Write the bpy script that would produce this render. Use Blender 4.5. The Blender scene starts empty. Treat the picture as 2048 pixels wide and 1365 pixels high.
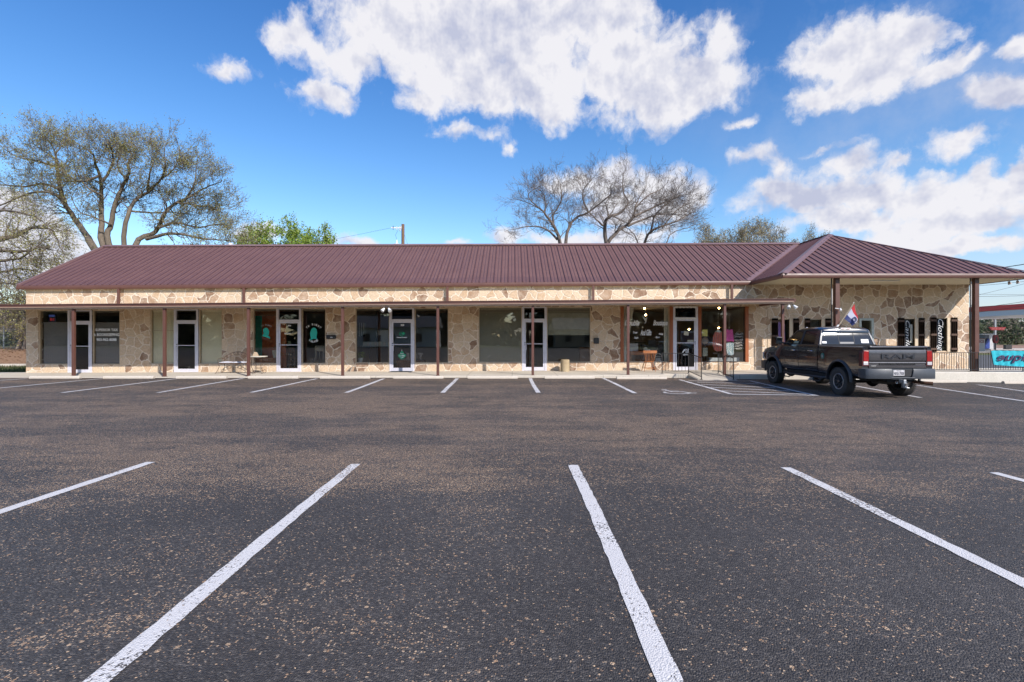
import bpy, bmesh, math, random
from mathutils import Vector, Matrix
R = math.radians
D = bpy.data
SC = bpy.context.scene
COL = SC.collection
H = 1.62          # camera height
HZ = 675.0        # horizon row measured on the photograph (2048 px wide)
FOC = 1000.0      # focal length in those pixels
FY = 22.9         # facade plane distance

def zlot(x):
    return -0.007*max(0.0, x-2.0) - 0.006*max(0.0, x-12.0)

def FX(px, d=FY): return (px-1024.0)*d/FOC
def FZ(py, d=FY): return H+(HZ-py)*d/FOC

def onlot(px, py):
    y = H*FOC/(py-HZ)
    for _ in range(8):
        x = (px-1024.0)*y/FOC
        y = (H-zlot(x))*FOC/(py-HZ)
    return Vector(((px-1024.0)*y/FOC, y))

# ---------------------------------------------------------------- mesh builder
class MB:
    def __init__(s): s.v = []; s.f = []
    def add(s, vs, fs):
        n = len(s.v); s.v.extend(vs); s.f.extend([tuple(i+n for i in f) for f in fs]); return s
    def box(s, x0, x1, y0, y1, z0, z1):
        vs = [(x0,y0,z0),(x1,y0,z0),(x1,y1,z0),(x0,y1,z0),(x0,y0,z1),(x1,y0,z1),(x1,y1,z1),(x0,y1,z1)]
        return s.add(vs, [(0,3,2,1),(4,5,6,7),(0,1,5,4),(1,2,6,5),(2,3,7,6),(3,0,4,7)])
    def boxs(s, x0, x1, y0, y1, z0, z1, dz):      # box whose right end stands dz higher
        vs = [(x0,y0,z0),(x1,y0,z0+dz),(x1,y1,z0+dz),(x0,y1,z0),(x0,y0,z1),(x1,y0,z1+dz),(x1,y1,z1+dz),(x0,y1,z1)]
        return s.add(vs, [(0,3,2,1),(4,5,6,7),(0,1,5,4),(1,2,6,5),(2,3,7,6),(3,0,4,7)])
    def beam(s, a, b, w, h, up=(0,0,1)):
        a = Vector(a); b = Vector(b); d = (b-a).normalized(); up = Vector(up)
        if abs(d.dot(up)) > .99: up = Vector((0,1,0))
        x = d.cross(up).normalized()*w/2; z = x.cross(d).normalized()*h/2
        vs = [tuple(p+i*x+j*z) for p in (a,b) for i,j in ((-1,-1),(1,-1),(1,1),(-1,1))]
        return s.add(vs, [(0,1,2,3),(7,6,5,4),(0,4,5,1),(1,5,6,2),(2,6,7,3),(3,7,4,0)])
    def poly(s, pts): return s.add([tuple(p) for p in pts], [tuple(range(len(pts)))])
    def tube(s, pts, rad, n=6, closed=False):
        pts = [Vector(p) for p in pts]
        if not isinstance(rad, (list, tuple)): rad = [rad]*len(pts)
        base = len(s.v); m = len(pts); px = None
        for i, p in enumerate(pts):
            a = pts[i-1] if i > 0 else p; b = pts[i+1] if i < m-1 else p
            if closed: a = pts[i-1]; b = pts[(i+1) % m]
            d = b-a
            if d.length < 1e-9: d = Vector((0,0,1))
            d.normalize()
            if px is None:
                px = d.orthogonal().normalized()
            else:
                px = px-d*px.dot(d)
                px = px.normalized() if px.length > 1e-6 else d.orthogonal().normalized()
            py = d.cross(px)
            for k in range(n):
                t = 2*math.pi*k/n
                s.v.append(tuple(p+(px*math.cos(t)+py*math.sin(t))*rad[i]))
        L = m if closed else m-1
        for i in range(L):
            j = (i+1) % m
            for k in range(n):
                k2 = (k+1) % n
                s.f.append((base+i*n+k, base+i*n+k2, base+j*n+k2, base+j*n+k))
        if not closed and n > 3:
            s.f.append(tuple(base+k for k in range(n))[::-1])
            s.f.append(tuple(base+(m-1)*n+k for k in range(n)))
        return s
    def lathe(s, prof, n=24, c=(0,0,0), axis='z'):
        base = len(s.v)
        for r, h in prof:
            for k in range(n):
                t = 2*math.pi*k/n; a = r*math.cos(t); b = r*math.sin(t)
                p = {'z': (a,b,h), 'x': (h,a,b), 'y': (a,h,b)}[axis]
                s.v.append((p[0]+c[0], p[1]+c[1], p[2]+c[2]))
        for i in range(len(prof)-1):
            for k in range(n):
                k2 = (k+1) % n
                s.f.append((base+i*n+k, base+i*n+k2, base+(i+1)*n+k2, base+(i+1)*n+k))
        return s
    def disc(s, c, r, n=20, axis='y', r2=None):
        vs = []
        for k in range(n):
            t = 2*math.pi*k/n; a = r*math.cos(t); b = (r2 or r)*math.sin(t)
            p = {'z': (a,b,0), 'x': (0,a,b), 'y': (a,0,b)}[axis]
            vs.append((p[0]+c[0], p[1]+c[1], p[2]+c[2]))
        return s.add(vs, [tuple(range(n))])
    def prism(s, poly, a, b, plane='xz'):          # poly in plane, extruded a..b along the remaining axis
        n = len(poly)
        def P(u, v, w): return {'xz': (u,w,v), 'yz': (w,u,v), 'xy': (u,v,w)}[plane]
        vs = [P(u,v,a) for u,v in poly]+[P(u,v,b) for u,v in poly]
        fs = [tuple(range(n)), tuple(range(2*n-1, n-1, -1))]
        for i in range(n):
            j = (i+1) % n; fs.append((i, i+n, j+n, j))
        return s.add(vs, fs)
    def loft(s, rings, cap=True, closed=True):
        base = len(s.v); n = len(rings[0])
        for r in rings: s.v.extend([tuple(p) for p in r])
        for i in range(len(rings)-1):
            for k in range(n if closed else n-1):
                k2 = (k+1) % n
                s.f.append((base+i*n+k, base+i*n+k2, base+(i+1)*n+k2, base+(i+1)*n+k))
        if cap:
            s.f.append(tuple(base+k for k in range(n))[::-1]); m = base+(len(rings)-1)*n
            s.f.append(tuple(m+k for k in range(n)))
        return s
    def xf(s, M):
        s.v = [tuple(M @ Vector(p)) for p in s.v]; return s
    def join(s, o):
        return s.add(o.v, o.f)
    def mesh(s, name, fix=True):
        me = D.meshes.new(name); me.from_pydata(s.v, [], s.f); me.validate()
        if fix:
            bm = bmesh.new(); bm.from_mesh(me); bmesh.ops.recalc_face_normals(bm, faces=bm.faces); bm.to_mesh(me); bm.free()
        me.update(); return me

def sm(me, ang=35):
    me.polygons.foreach_set('use_smooth', [True]*len(me.polygons)); me.set_sharp_from_angle(angle=R(ang))

def obj(name, mb, mat=None, parent=None, smooth=None, bevel=0, loc=None, fix=True, world=True):
    """one mesh object; when parent is an Empty away from the origin and world=True the coordinates are world ones"""
    if isinstance(mb, MB):
        if parent is not None and world:
            o_ = origin(parent)
            if o_.length > 0: mb.v = [(a-o_.x, b-o_.y, c-o_.z) for a,b,c in mb.v]
        elif loc is not None and world:
            mb.v = [(a-loc[0], b-loc[1], c-loc[2]) for a,b,c in mb.v]
        me = mb.mesh(name, fix)
    else: me = mb
    if mat is not None: me.materials.append(mat)
    if smooth: sm(me, smooth)
    o = D.objects.new(name, me); COL.objects.link(o)
    if parent is not None: o.parent = parent
    if loc is not None: o.location = loc
    if bevel:
        m = o.modifiers.new('bevel', 'BEVEL'); m.width = bevel; m.segments = 2; m.limit_method = 'ANGLE'; m.angle_limit = R(40)
    return o

def origin(o):
    v = Vector((0,0,0))
    while o is not None:
        v = v+Vector(o.location); o = o.parent
    return v

def tag(o, label=None, cat=None, group=None, kind=None):
    if label: o['label'] = label
    if cat: o['category'] = cat
    if group: o['group'] = group
    if kind: o['kind'] = kind
    return o

def thing(name, label, cat, loc=(0,0,0), rz=0, group=None):
    o = D.objects.new(name, None); COL.objects.link(o); o.location = loc; o.rotation_euler = (0,0,rz)
    o.empty_display_size = .2
    return tag(o, label, cat, group)

def dup(o, loc=None, rz=None, label=None, group=None, parent=None):
    c = o.copy(); COL.objects.link(c)
    if parent is not None: c.parent = parent
    if loc is not None: c.location = loc
    if rz is not None: c.rotation_euler = (0,0,rz)
    if label: c['label'] = label
    if group: c['group'] = group
    for ch in [x for x in D.objects if x.parent == o]:
        dup(ch, parent=c)
    return c

# ---------------------------------------------------------------- text
def text_mb(s, bold=0.0, shear=0.0, res=3):
    cu = D.curves.new('t', 'FONT'); cu.body = s; cu.size = 1.0; cu.offset = bold; cu.shear = shear
    cu.resolution_u = res; cu.fill_mode = 'FRONT'
    o = D.objects.new('t', cu); COL.objects.link(o)
    dg = bpy.context.evaluated_depsgraph_get(); dg.update()
    me = D.meshes.new_from_object(o.evaluated_get(dg))
    mb = MB(); mb.v = [tuple(v.co) for v in me.vertices]; mb.f = [tuple(p.vertices) for p in me.polygons]
    D.objects.remove(o); D.meshes.remove(me); D.curves.remove(cu)
    return mb

def fit_text(s, x0, x1, z0, z1, y, bold=0.0, shear=0.0, mirror=False, rot=False, thick=0.0, wave=0.0):
    mb = text_mb(s, bold, shear)
    v = mb.v
    if rot: v = [(b, -a, c) for a,b,c in v]       # reads from the top down
    ax = min(p[0] for p in v); bx = max(p[0] for p in v); ay = min(p[1] for p in v); by = max(p[1] for p in v)
    out = []
    for p in v:
        u = (p[0]-ax)/(bx-ax); w = (p[1]-ay)/(by-ay)
        if mirror: u = 1-u
        out.append((x0+(x1-x0)*u, y, z0+(z1-z0)*w+wave*(u-.5)))
    mb.v = out
    if thick:
        n = len(mb.v)
        fs = set()
        for f in mb.f:
            for i in range(len(f)): fs.add((f[i], f[(i+1) % len(f)]))
        mb.v = mb.v+[(a, b+thick, c) for a,b,c in mb.v]
        base = list(mb.f)
        mb.f += [tuple(i+n for i in f[::-1]) for f in base]
        mb.f += [(a, b, b+n, a+n) for a,b in fs if (b,a) not in fs]
    return mb

def arc_text(s, cx, cz, r, a0, a1, h, y, bold=.02, wratio=.8):
    """letters along an arc, a0..a1 in degrees measured from +x; upright outside when h>0"""
    out = MB(); n = len(s)
    for i, ch in enumerate(s):
        if ch == ' ': continue
        a = R(a0+(a1-a0)*i/(n-1)); mb = text_mb(ch, bold)
        ax = min(p[0] for p in mb.v); bx = max(p[0] for p in mb.v)
        w = h*wratio; c = Vector((cx+r*math.cos(a), cz+r*math.sin(a))); top = a0 > a1
        t = (a-math.pi/2) if top else (a+math.pi/2)
        for_v = []
        for p in mb.v:
            u = ((p[0]-ax)/(max(bx-ax, .25))-.5)*w; v = (p[1]/.7)*h
            for_v.append((c.x+u*math.cos(t)-v*math.sin(t), y, c.y+u*math.sin(t)+v*math.cos(t)))
        mb.v = for_v; out.join(mb)
    return out

# ---------------------------------------------------------------- materials
def newmat(name):
    m = D.materials.new(name); m.use_nodes = True; nt = m.node_tree
    return m, nt, nt.nodes['Principled BSDF']

def N(nt, typ, **kw):
    n = nt.nodes.new(typ)
    for k, v in kw.items():
        if k == 'op': n.operation = v
        elif k == 'bt': n.blend_type = v
        elif k == 'dt': n.data_type = v
        else: setattr(n, k, v)
    return n

def L(nt, a, b): nt.links.new(a, b)

def mathn(nt, op, a, b=None, c=None, clamp=False):
    n = nt.nodes.new('ShaderNodeMath'); n.operation = op; n.use_clamp = clamp
    for i, x in enumerate((a, b, c)):
        if x is None: continue
        if isinstance(x, (int, float)): n.inputs[i].default_value = x
        else: nt.links.new(x, n.inputs[i])
    return n.outputs[0]

def vmath(nt, op, a, b=None):
    n = nt.nodes.new('ShaderNodeVectorMath'); n.operation = op
    for i, x in enumerate((a, b)):
        if x is None: continue
        if isinstance(x, tuple): n.inputs[i].default_value = x
        else: nt.links.new(x, n.inputs[i])
    return n

def noise(nt, vec, scale, detail=4, rough=.55, dims='3D'):
    n = nt.nodes.new('ShaderNodeTexNoise'); n.noise_dimensions = dims
    n.inputs['Scale'].default_value = scale; n.inputs['Detail'].default_value = detail; n.inputs['Roughness'].default_value = rough
    if vec is not None: nt.links.new(vec, n.inputs['Vector'])
    return n

def ramp(nt, fac, stops, interp='LINEAR'):
    n = nt.nodes.new('ShaderNodeValToRGB'); cr = n.color_ramp; cr.interpolation = interp
    while len(cr.elements) < len(stops): cr.elements.new(.5)
    for e, (p, c) in zip(cr.elements, stops):
        e.position = p; e.color = (c[0], c[1], c[2], 1) if isinstance(c, tuple) else (c, c, c, 1)
    nt.links.new(fac, n.inputs[0]); return n.outputs[0]

def mix(nt, fac, a, b, bt='MIX'):
    n = nt.nodes.new('ShaderNodeMix'); n.data_type = 'RGBA'; n.blend_type = bt
    for sock, x in ((n.inputs[0], fac), (n.inputs[6], a), (n.inputs[7], b)):
        if isinstance(x, (int, float)): sock.default_value = x
        elif isinstance(x, tuple): sock.default_value = (x[0], x[1], x[2], 1)
        else: nt.links.new(x, sock)
    return n.outputs[2]

def maprange(nt, v, a, b, c=0, d=1, smooth=False):
    n = nt.nodes.new('ShaderNodeMapRange'); n.clamp = True
    if smooth: n.interpolation_type = 'SMOOTHSTEP'
    nt.links.new(v, n.inputs[0])
    for i, x in enumerate((a, b, c, d)):
        if isinstance(x, (int, float)): n.inputs[i+1].default_value = x
        else: nt.links.new(x, n.inputs[i+1])
    return n.outputs[0]

def bump(nt, bsdf, h, strength=.3, dist=.01):
    b = nt.nodes.new('ShaderNodeBump'); b.inputs['Strength'].default_value = strength; b.inputs['Distance'].default_value = dist
    nt.links.new(h, b.inputs['Height']); nt.links.new(b.outputs[0], bsdf.inputs['Normal'])

MATS = {}
def M(name, col=(.5,.5,.5), rough=.6, metal=0.0, var=.12, scale=6, bmp=0.0, bscale=60, coat=0, spec=.5, trans=0, emit=None, es=1):
    if name in MATS: return MATS[name]
    m, nt, b = newmat(name)
    tc = N(nt, 'ShaderNodeTexCoord').outputs['Object']
    n1 = noise(nt, tc, scale, 5)
    f = maprange(nt, n1.outputs[0], .3, .7, 1-var, 1+var)
    c = mix(nt, 1.0, col, f, 'MULTIPLY') if var else None
    if c is not None: L(nt, c, b.inputs['Base Color'])
    else: b.inputs['Base Color'].default_value = (*col, 1)
    L(nt, maprange(nt, n1.outputs[0], .3, .7, max(.02, rough*.88), min(1, rough*1.12)), b.inputs['Roughness'])
    b.inputs['Metallic'].default_value = metal; b.inputs['Specular IOR Level'].default_value = spec
    b.inputs['Coat Weight'].default_value = coat; b.inputs['Coat Roughness'].default_value = .04
    if bmp: bump(nt, b, noise(nt, tc, bscale, 3).outputs[0], bmp, .004)
    if emit: b.inputs['Emission Color'].default_value = (*emit, 1); b.inputs['Emission Strength'].default_value = es
    MATS[name] = m; return m
# ================================================================ materials of the place
def stone_mat():
    m, nt, b = newmat('flagstone veneer')
    tc = N(nt, 'ShaderNodeTexCoord').outputs['Object']
    sx = N(nt, 'ShaderNodeSeparateXYZ'); L(nt, tc, sx.inputs[0])
    cb = N(nt, 'ShaderNodeCombineXYZ'); L(nt, mathn(nt, 'ADD', sx.outputs[0], sx.outputs[1]), cb.inputs[0]); L(nt, sx.outputs[2], cb.inputs[1])
    w = noise(nt, cb.outputs[0], 2.2, 3, .6, '2D'); w2 = vmath(nt, 'SUBTRACT', w.outputs['Color'], (.5,.5,.5))
    w3 = vmath(nt, 'SCALE', w2.outputs[0]); w3.inputs['Scale'].default_value = .24
    p = vmath(nt, 'ADD', cb.outputs[0], w3.outputs[0]).outputs[0]
    def vor(feat):
        v = N(nt, 'ShaderNodeTexVoronoi', voronoi_dimensions='2D', feature=feat); v.inputs['Scale'].default_value = 2.6
        v.inputs['Randomness'].default_value = .95; L(nt, p, v.inputs['Vector']); return v
    v1 = vor('F1'); ve = vor('DISTANCE_TO_EDGE')
    cs = N(nt, 'ShaderNodeSeparateColor'); L(nt, v1.outputs['Color'], cs.inputs[0])
    stone = ramp(nt, cs.outputs[0], [(0,(.24,.14,.085)),(.13,(.36,.23,.145)),(.27,(.51,.355,.225)),(.52,(.56,.42,.285)),(.78,(.61,.465,.32))], 'CONSTANT')
    nv = noise(nt, cb.outputs[0], 3.2, 6, .65, '2D')
    stone = mix(nt, maprange(nt, nv.outputs[0], .38, .68, 0, .42), stone, (.66,.54,.42))
    nv2 = noise(nt, cb.outputs[0], 14, 5, .7, '2D')
    stone = mix(nt, 1.0, stone, maprange(nt, nv2.outputs[0], .3, .7, .84, 1.16), 'MULTIPLY')
    edge = mathn(nt, 'ADD', ve.outputs['Distance'], maprange(nt, nv2.outputs[0], .3, .7, -.022, .022))
    k = maprange(nt, edge, .035, .075, 0, 1)
    mort = mix(nt, 1.0, (.74,.62,.49), maprange(nt, nv.outputs[0], .3, .7, .88, 1.1), 'MULTIPLY')
    L(nt, mix(nt, k, mort, stone), b.inputs['Base Color'])
    b.inputs['Roughness'].default_value = .85
    hh = mathn(nt, 'ADD', mathn(nt, 'MULTIPLY', k, 1.0), mathn(nt, 'MULTIPLY', nv2.outputs[0], .8))
    bump(nt, b, hh, .8, .02)
    return m
STONE = stone_mat()

def asphalt_nodes(nt, tc):
    big = N(nt, 'ShaderNodeMapping'); big.inputs['Scale'].default_value = (.11, .75, 1); L(nt, tc, big.inputs[0])
    nb = noise(nt, big.outputs[0], 1.0, 5, .62, '2D'); nb2 = noise(nt, tc, .55, 5, .6, '2D')
    patch = maprange(nt, mathn(nt, 'ADD', mathn(nt, 'MULTIPLY', nb.outputs[0], .65), mathn(nt, 'MULTIPLY', nb2.outputs[0], .35)), 0.46, 0.58, 0, 1)
    cm = N(nt, 'ShaderNodeMapping'); cm.inputs['Scale'].default_value = (.45, 1.5, 1); L(nt, tc, cm.inputs[0])
    clump = maprange(nt, noise(nt, cm.outputs[0], 2.4, 6, .75, '2D').outputs[0], .38, .64, .38, 1.15)
    # the far half of the lot carries more of the tan chips, two wheel-swept bands stay dark
    sx = N(nt, 'ShaderNodeSeparateXYZ'); L(nt, tc, sx.inputs[0])
    wob = noise(nt, tc, .9, 4, .6, '2D')
    prof = ramp(nt, mathn(nt, 'MULTIPLY', mathn(nt, 'MULTIPLY', sx.outputs[1], maprange(nt, wob.outputs[0], .3, .7, .86, 1.14)), .05), [(0,.16),(.112,.18),(.122,.10),(.127,.25),(.138,.27),(.146,.10),(.18,.10),(.225,.16),(.28,.55),(.33,.85),(.38,.55),(.44,.80),(.60,.85),(.72,.55),(.85,.65),(1,.5)])
    right = maprange(nt, sx.outputs[0], 1.5, 12, 1.15, .5)
    dens = mathn(nt, 'MULTIPLY', mathn(nt, 'MULTIPLY', mathn(nt, 'MULTIPLY', mathn(nt, 'ADD', mathn(nt, 'MULTIPLY', patch, .65), .35), prof), right), clump)
    v = N(nt, 'ShaderNodeTexVoronoi', voronoi_dimensions='2D'); v.inputs['Scale'].default_value = 62; v.inputs['Randomness'].default_value = 1; L(nt, tc, v.inputs['Vector'])
    cs = N(nt, 'ShaderNodeSeparateColor'); L(nt, v.outputs['Color'], cs.inputs[0])
    on = mathn(nt, 'LESS_THAN', cs.outputs[0], mathn(nt, 'MULTIPLY', dens, 1.7))
    small = mathn(nt, 'LESS_THAN', v.outputs['Distance'], mathn(nt, 'ADD', mathn(nt, 'MULTIPLY', cs.outputs[1], .32), .16))
    chip = mathn(nt, 'MULTIPLY', on, small)
    vb = N(nt, 'ShaderNodeTexVoronoi', voronoi_dimensions='2D'); vb.inputs['Scale'].default_value = 24; L(nt, tc, vb.inputs['Vector'])
    cb2 = N(nt, 'ShaderNodeSeparateColor'); L(nt, vb.outputs['Color'], cb2.inputs[0])
    big_on = mathn(nt, 'MULTIPLY', mathn(nt, 'LESS_THAN', cb2.outputs[0], mathn(nt, 'MULTIPLY', dens, .22)), mathn(nt, 'LESS_THAN', vb.outputs['Distance'], .30))
    chip = mathn(nt, 'MAXIMUM', chip, big_on)
    ag = N(nt, 'ShaderNodeTexVoronoi', voronoi_dimensions='2D'); ag.inputs['Scale'].default_value = 95; L(nt, tc, ag.inputs['Vector'])
    ca = N(nt, 'ShaderNodeSeparateColor'); L(nt, ag.outputs['Color'], ca.inputs[0])
    base = ramp(nt, ca.outputs[0], [(0,(.035,.030,.028)),(.5,(.057,.049,.045)),(.85,(.088,.076,.069)),(1,(.155,.132,.112))])
    base = mix(nt, 1.0, base, maprange(nt, nb2.outputs[0], .3, .7, .85, 1.15), 'MULTIPLY')
    dust = noise(nt, big.outputs[0], 2.3, 6, .7, '2D')
    base = mix(nt, mathn(nt, 'MULTIPLY', maprange(nt, dust.outputs[0], .5, .72, 0, .24), prof), base, (.20,.145,.11))
    chipc = mix(nt, cs.outputs[2], (.28,.16,.09), (.52,.37,.24))
    col = mix(nt, chip, base, chipc)
    h = mathn(nt, 'ADD', mathn(nt, 'MULTIPLY', ag.outputs['Distance'], -1.0), mathn(nt, 'MULTIPLY', chip, .6))
    return col, h, ca.outputs[1], nb2.outputs[0]

def asphalt_mat():
    m, nt, b = newmat('asphalt with tan chips')
    tc = N(nt, 'ShaderNodeTexCoord').outputs['Object']
    col, h, r, _ = asphalt_nodes(nt, tc)
    L(nt, col, b.inputs['Base Color']); L(nt, maprange(nt, r, 0, 1, .55, .9), b.inputs['Roughness'])
    b.inputs['Specular IOR Level'].default_value = .45
    bump(nt, b, h, .8, .009); return m
ASPH = asphalt_mat()

def line_mat():
    m, nt, b = newmat('worn white road paint')
    tc = N(nt, 'ShaderNodeTexCoord').outputs['Object']
    col, h, r, nb = asphalt_nodes(nt, tc)
    n1 = noise(nt, tc, 38, 6, .75, '2D'); n2 = noise(nt, tc, 1.3, 4, .6, '2D')
    thr = maprange(nt, n2.outputs[0], .38, .66, .31, .48)
    k = maprange(nt, mathn(nt, 'SUBTRACT', n1.outputs[0], thr), -.015, .02, 0, 1)
    pc = mix(nt, 1.0, (.66,.625,.60), maprange(nt, n2.outputs[0], .3, .7, .9, 1.1), 'MULTIPLY')
    L(nt, mix(nt, k, col, pc), b.inputs['Base Color']); b.inputs['Roughness'].default_value = .7
    bump(nt, b, h, .5, .007); return m
LINE = line_mat()

def roof_mat():
    m, nt, b = newmat('brown metal roofing')
    tc = N(nt, 'ShaderNodeTexCoord').outputs['Object']
    n1 = noise(nt, tc, 1.1, 6, .65); n2 = noise(nt, tc, 16, 4, .6)
    st = N(nt, 'ShaderNodeMapping'); st.inputs['Scale'].default_value = (3.2, .22, .22); L(nt, tc, st.inputs[0])
    n3 = noise(nt, st.outputs[0], 1.0, 5, .65)
    c = mix(nt, maprange(nt, n1.outputs[0], .35, .7, 0, 1), (.155,.080,.068), (.186,.099,.085))
    c = mix(nt, maprange(nt, n3.outputs[0], .52, .72, 0, .4), c, (.12,.064,.066))
    sy = N(nt, 'ShaderNodeSeparateXYZ'); L(nt, tc, sy.inputs[0])
    band = maprange(nt, mathn(nt, 'ADD', sy.outputs[1], mathn(nt, 'MULTIPLY', n1.outputs[0], .35)), .55, .62, .32, 0)
    c = mix(nt, band, c, (.10,.052,.06))
    L(nt, mix(nt, 1.0, c, maprange(nt, n2.outputs[0], .3, .7, .93, 1.07), 'MULTIPLY'), b.inputs['Base Color'])
    b.inputs['Roughness'].default_value = .52; b.inputs['Specular IOR Level'].default_value = .35
    bump(nt, b, n1.outputs[0], .35, .03); return m
ROOF = roof_mat()
RIB = M('brown roof seam', (.095,.045,.045), .45, var=.15, scale=1)
TRIM = M('brown painted trim', (.118,.050,.036), .45, var=.08, scale=3, bmp=.08, bscale=30)
TRIMR = M('brown ridge cap metal', (.21,.125,.12), .42, var=.10, scale=2)
SOFFIT = M('cream painted soffit', (.62,.54,.38), .7, var=.07, scale=2)
BEIGE = M('beige painted lumber', (.60,.48,.34), .7, var=.10, scale=4)
ALU = M('mill aluminium frame', (.66,.64,.70), .42, metal=.15, var=.07, scale=5)
CEDAR = M('stained cedar board', (.30,.085,.022), .5, var=.35, scale=9)
SHUT = M('dark brown shutter wood', (.085,.047,.030), .7, var=.3, scale=14, bmp=.3, bscale=80)
CONC = None
def concrete_mat(name, c1, c2, joint=None):
    m, nt, b = newmat(name)
    tc = N(nt, 'ShaderNodeTexCoord').outputs['Object']
    n1 = noise(nt, tc, .9, 6, .65); n2 = noise(nt, tc, 30, 5, .7)
    c = mix(nt, maprange(nt, n1.outputs[0], .3, .72, 0, 1), c1, c2)
    c = mix(nt, 1.0, c, maprange(nt, n2.outputs[0], .3, .7, .86, 1.12), 'MULTIPLY')
    if joint:
        sx = N(nt, 'ShaderNodeSeparateXYZ'); L(nt, tc, sx.inputs[0])
        fr = mathn(nt, 'FRACT', mathn(nt, 'DIVIDE', sx.outputs[0], joint))
        j = mathn(nt, 'LESS_THAN', fr, .012)
        c = mix(nt, mathn(nt, 'MULTIPLY', j, .6), c, (.16,.14,.11))
    L(nt, c, b.inputs['Base Color']); b.inputs['Roughness'].default_value = .88
    bump(nt, b, n2.outputs[0], .25, .006); return m
CONC = concrete_mat('pale concrete', (.50,.435,.35), (.60,.535,.44), 1.82)
CONC2 = concrete_mat('cast concrete', (.50,.43,.35), (.62,.55,.46))
STUCCO = concrete_mat('off white stucco', (.58,.53,.44), (.68,.62,.53))

def glass_mat(name, tint=(.95,.94,.91), refl=1.25, dark=0.0):
    m = D.materials.new(name); m.use_nodes = True; nt = m.node_tree; nt.nodes.clear()
    out = N(nt, 'ShaderNodeOutputMaterial'); tr = N(nt, 'ShaderNodeBsdfTransparent'); gl = N(nt, 'ShaderNodeBsdfGlossy')
    tr.inputs[0].default_value = (*tint, 1); gl.inputs['Roughness'].default_value = .0; gl.inputs['Color'].default_value = (1,1,1,1)
    tc = N(nt, 'ShaderNodeTexCoord').outputs['Object']; nn = noise(nt, tc, .9, 2)
    bp = N(nt, 'ShaderNodeBump'); bp.inputs['Strength'].default_value = .10; bp.inputs['Distance'].default_value = .012; L(nt, nn.outputs[0], bp.inputs['Height']); L(nt, bp.outputs[0], gl.inputs['Normal'])
    lw = N(nt, 'ShaderNodeLayerWeight'); lw.inputs['Blend'].default_value = .5
    fr = mathn(nt, 'ADD', mathn(nt, 'MULTIPLY', mathn(nt, 'POWER', lw.outputs['Facing'], 5.0), .9), .05)
    mx = N(nt, 'ShaderNodeMixShader'); L(nt, mathn(nt, 'MULTIPLY', fr, refl, clamp=True), mx.inputs[0])
    L(nt, tr.outputs[0], mx.inputs[1]); L(nt, gl.outputs[0], mx.inputs[2]); L(nt, mx.outputs[0], out.inputs[0]); return m
GLASS = glass_mat('shop window glass')
GLASSD = glass_mat('tinted film glass', (.22,.24,.22), 1.0)

def wood_mat(name, c1, c2, sc=(1,1,8), rough=.5):
    m, nt, b = newmat(name)
    tc = N(nt, 'ShaderNodeTexCoord').outputs['Object']; mp = N(nt, 'ShaderNodeMapping'); mp.inputs['Scale'].default_value = sc; L(nt, tc, mp.inputs[0])
    n1 = noise(nt, mp.outputs[0], 6, 6, .65)
    L(nt, mix(nt, maprange(nt, n1.outputs[0], .3, .7, 0, 1), c1, c2), b.inputs['Base Color']); b.inputs['Roughness'].default_value = rough
    bump(nt, b, n1.outputs[0], .2, .003); return m
WOODO = wood_mat('orange varnished wood', (.28,.095,.030), (.42,.16,.055), (6,6,1))
CEDAR = wood_mat('stained cedar plank', (.24,.062,.016), (.36,.11,.030), (9,9,1), .45)
SHUT = wood_mat('weathered brown shutter wood', (.060,.034,.022), (.125,.070,.045), (12,12,.8), .8)
BROWNW = wood_mat('dark panel wood', (.10,.042,.02), (.17,.075,.035), (5,5,1))
WHITE = M('white enamel', (.78,.78,.76), .4, var=.05)
BLACK = M('black painted iron', (.02,.018,.018), .5, var=.15)
RUST = M('brown wrought iron', (.10,.055,.035), .6, var=.25, scale=20)
LETW = M('white vinyl lettering', (.80,.80,.80), .5, var=.03)
LETG = M('pale grey vinyl lettering', (.32,.31,.31), .6, var=.05)
TEAL = M('teal vinyl', (.015,.42,.34), .5, var=.05)
BLIND = M('grey woven roller shade', (.20,.215,.215), .85, var=.08, scale=2, bmp=.1, bscale=300)
BLINDB = M('beige vertical blind', (.42,.41,.31), .8, var=.05, scale=2)
BLINDD = M('olive grey window film', (.19,.19,.15), .5, var=.10, scale=1.5)
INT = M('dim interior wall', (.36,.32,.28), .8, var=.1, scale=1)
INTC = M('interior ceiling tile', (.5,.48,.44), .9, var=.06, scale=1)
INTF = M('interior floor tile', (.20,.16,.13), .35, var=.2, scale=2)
STEEL = M('galvanised steel', (.42,.43,.44), .42, metal=.8, var=.1)
BARK = None
def bark_mat(name, c1, c2):
    m, nt, b = newmat(name)
    tc = N(nt, 'ShaderNodeTexCoord').outputs['Object']; mp = N(nt, 'ShaderNodeMapping'); mp.inputs['Scale'].default_value = (1,1,.35); L(nt, tc, mp.inputs[0])
    n1 = noise(nt, mp.outputs[0], 9, 6, .7)
    L(nt, mix(nt, maprange(nt, n1.outputs[0], .3, .7, 0, 1), c1, c2), b.inputs['Base Color']); b.inputs['Roughness'].default_value = .95
    bump(nt, b, n1.outputs[0], .6, .03); return m
BARK = bark_mat('grey brown bark', (.095,.073,.053), (.20,.16,.12))
BARKB = bark_mat('pale bare bark', (.115,.09,.075), (.26,.21,.175))
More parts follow.
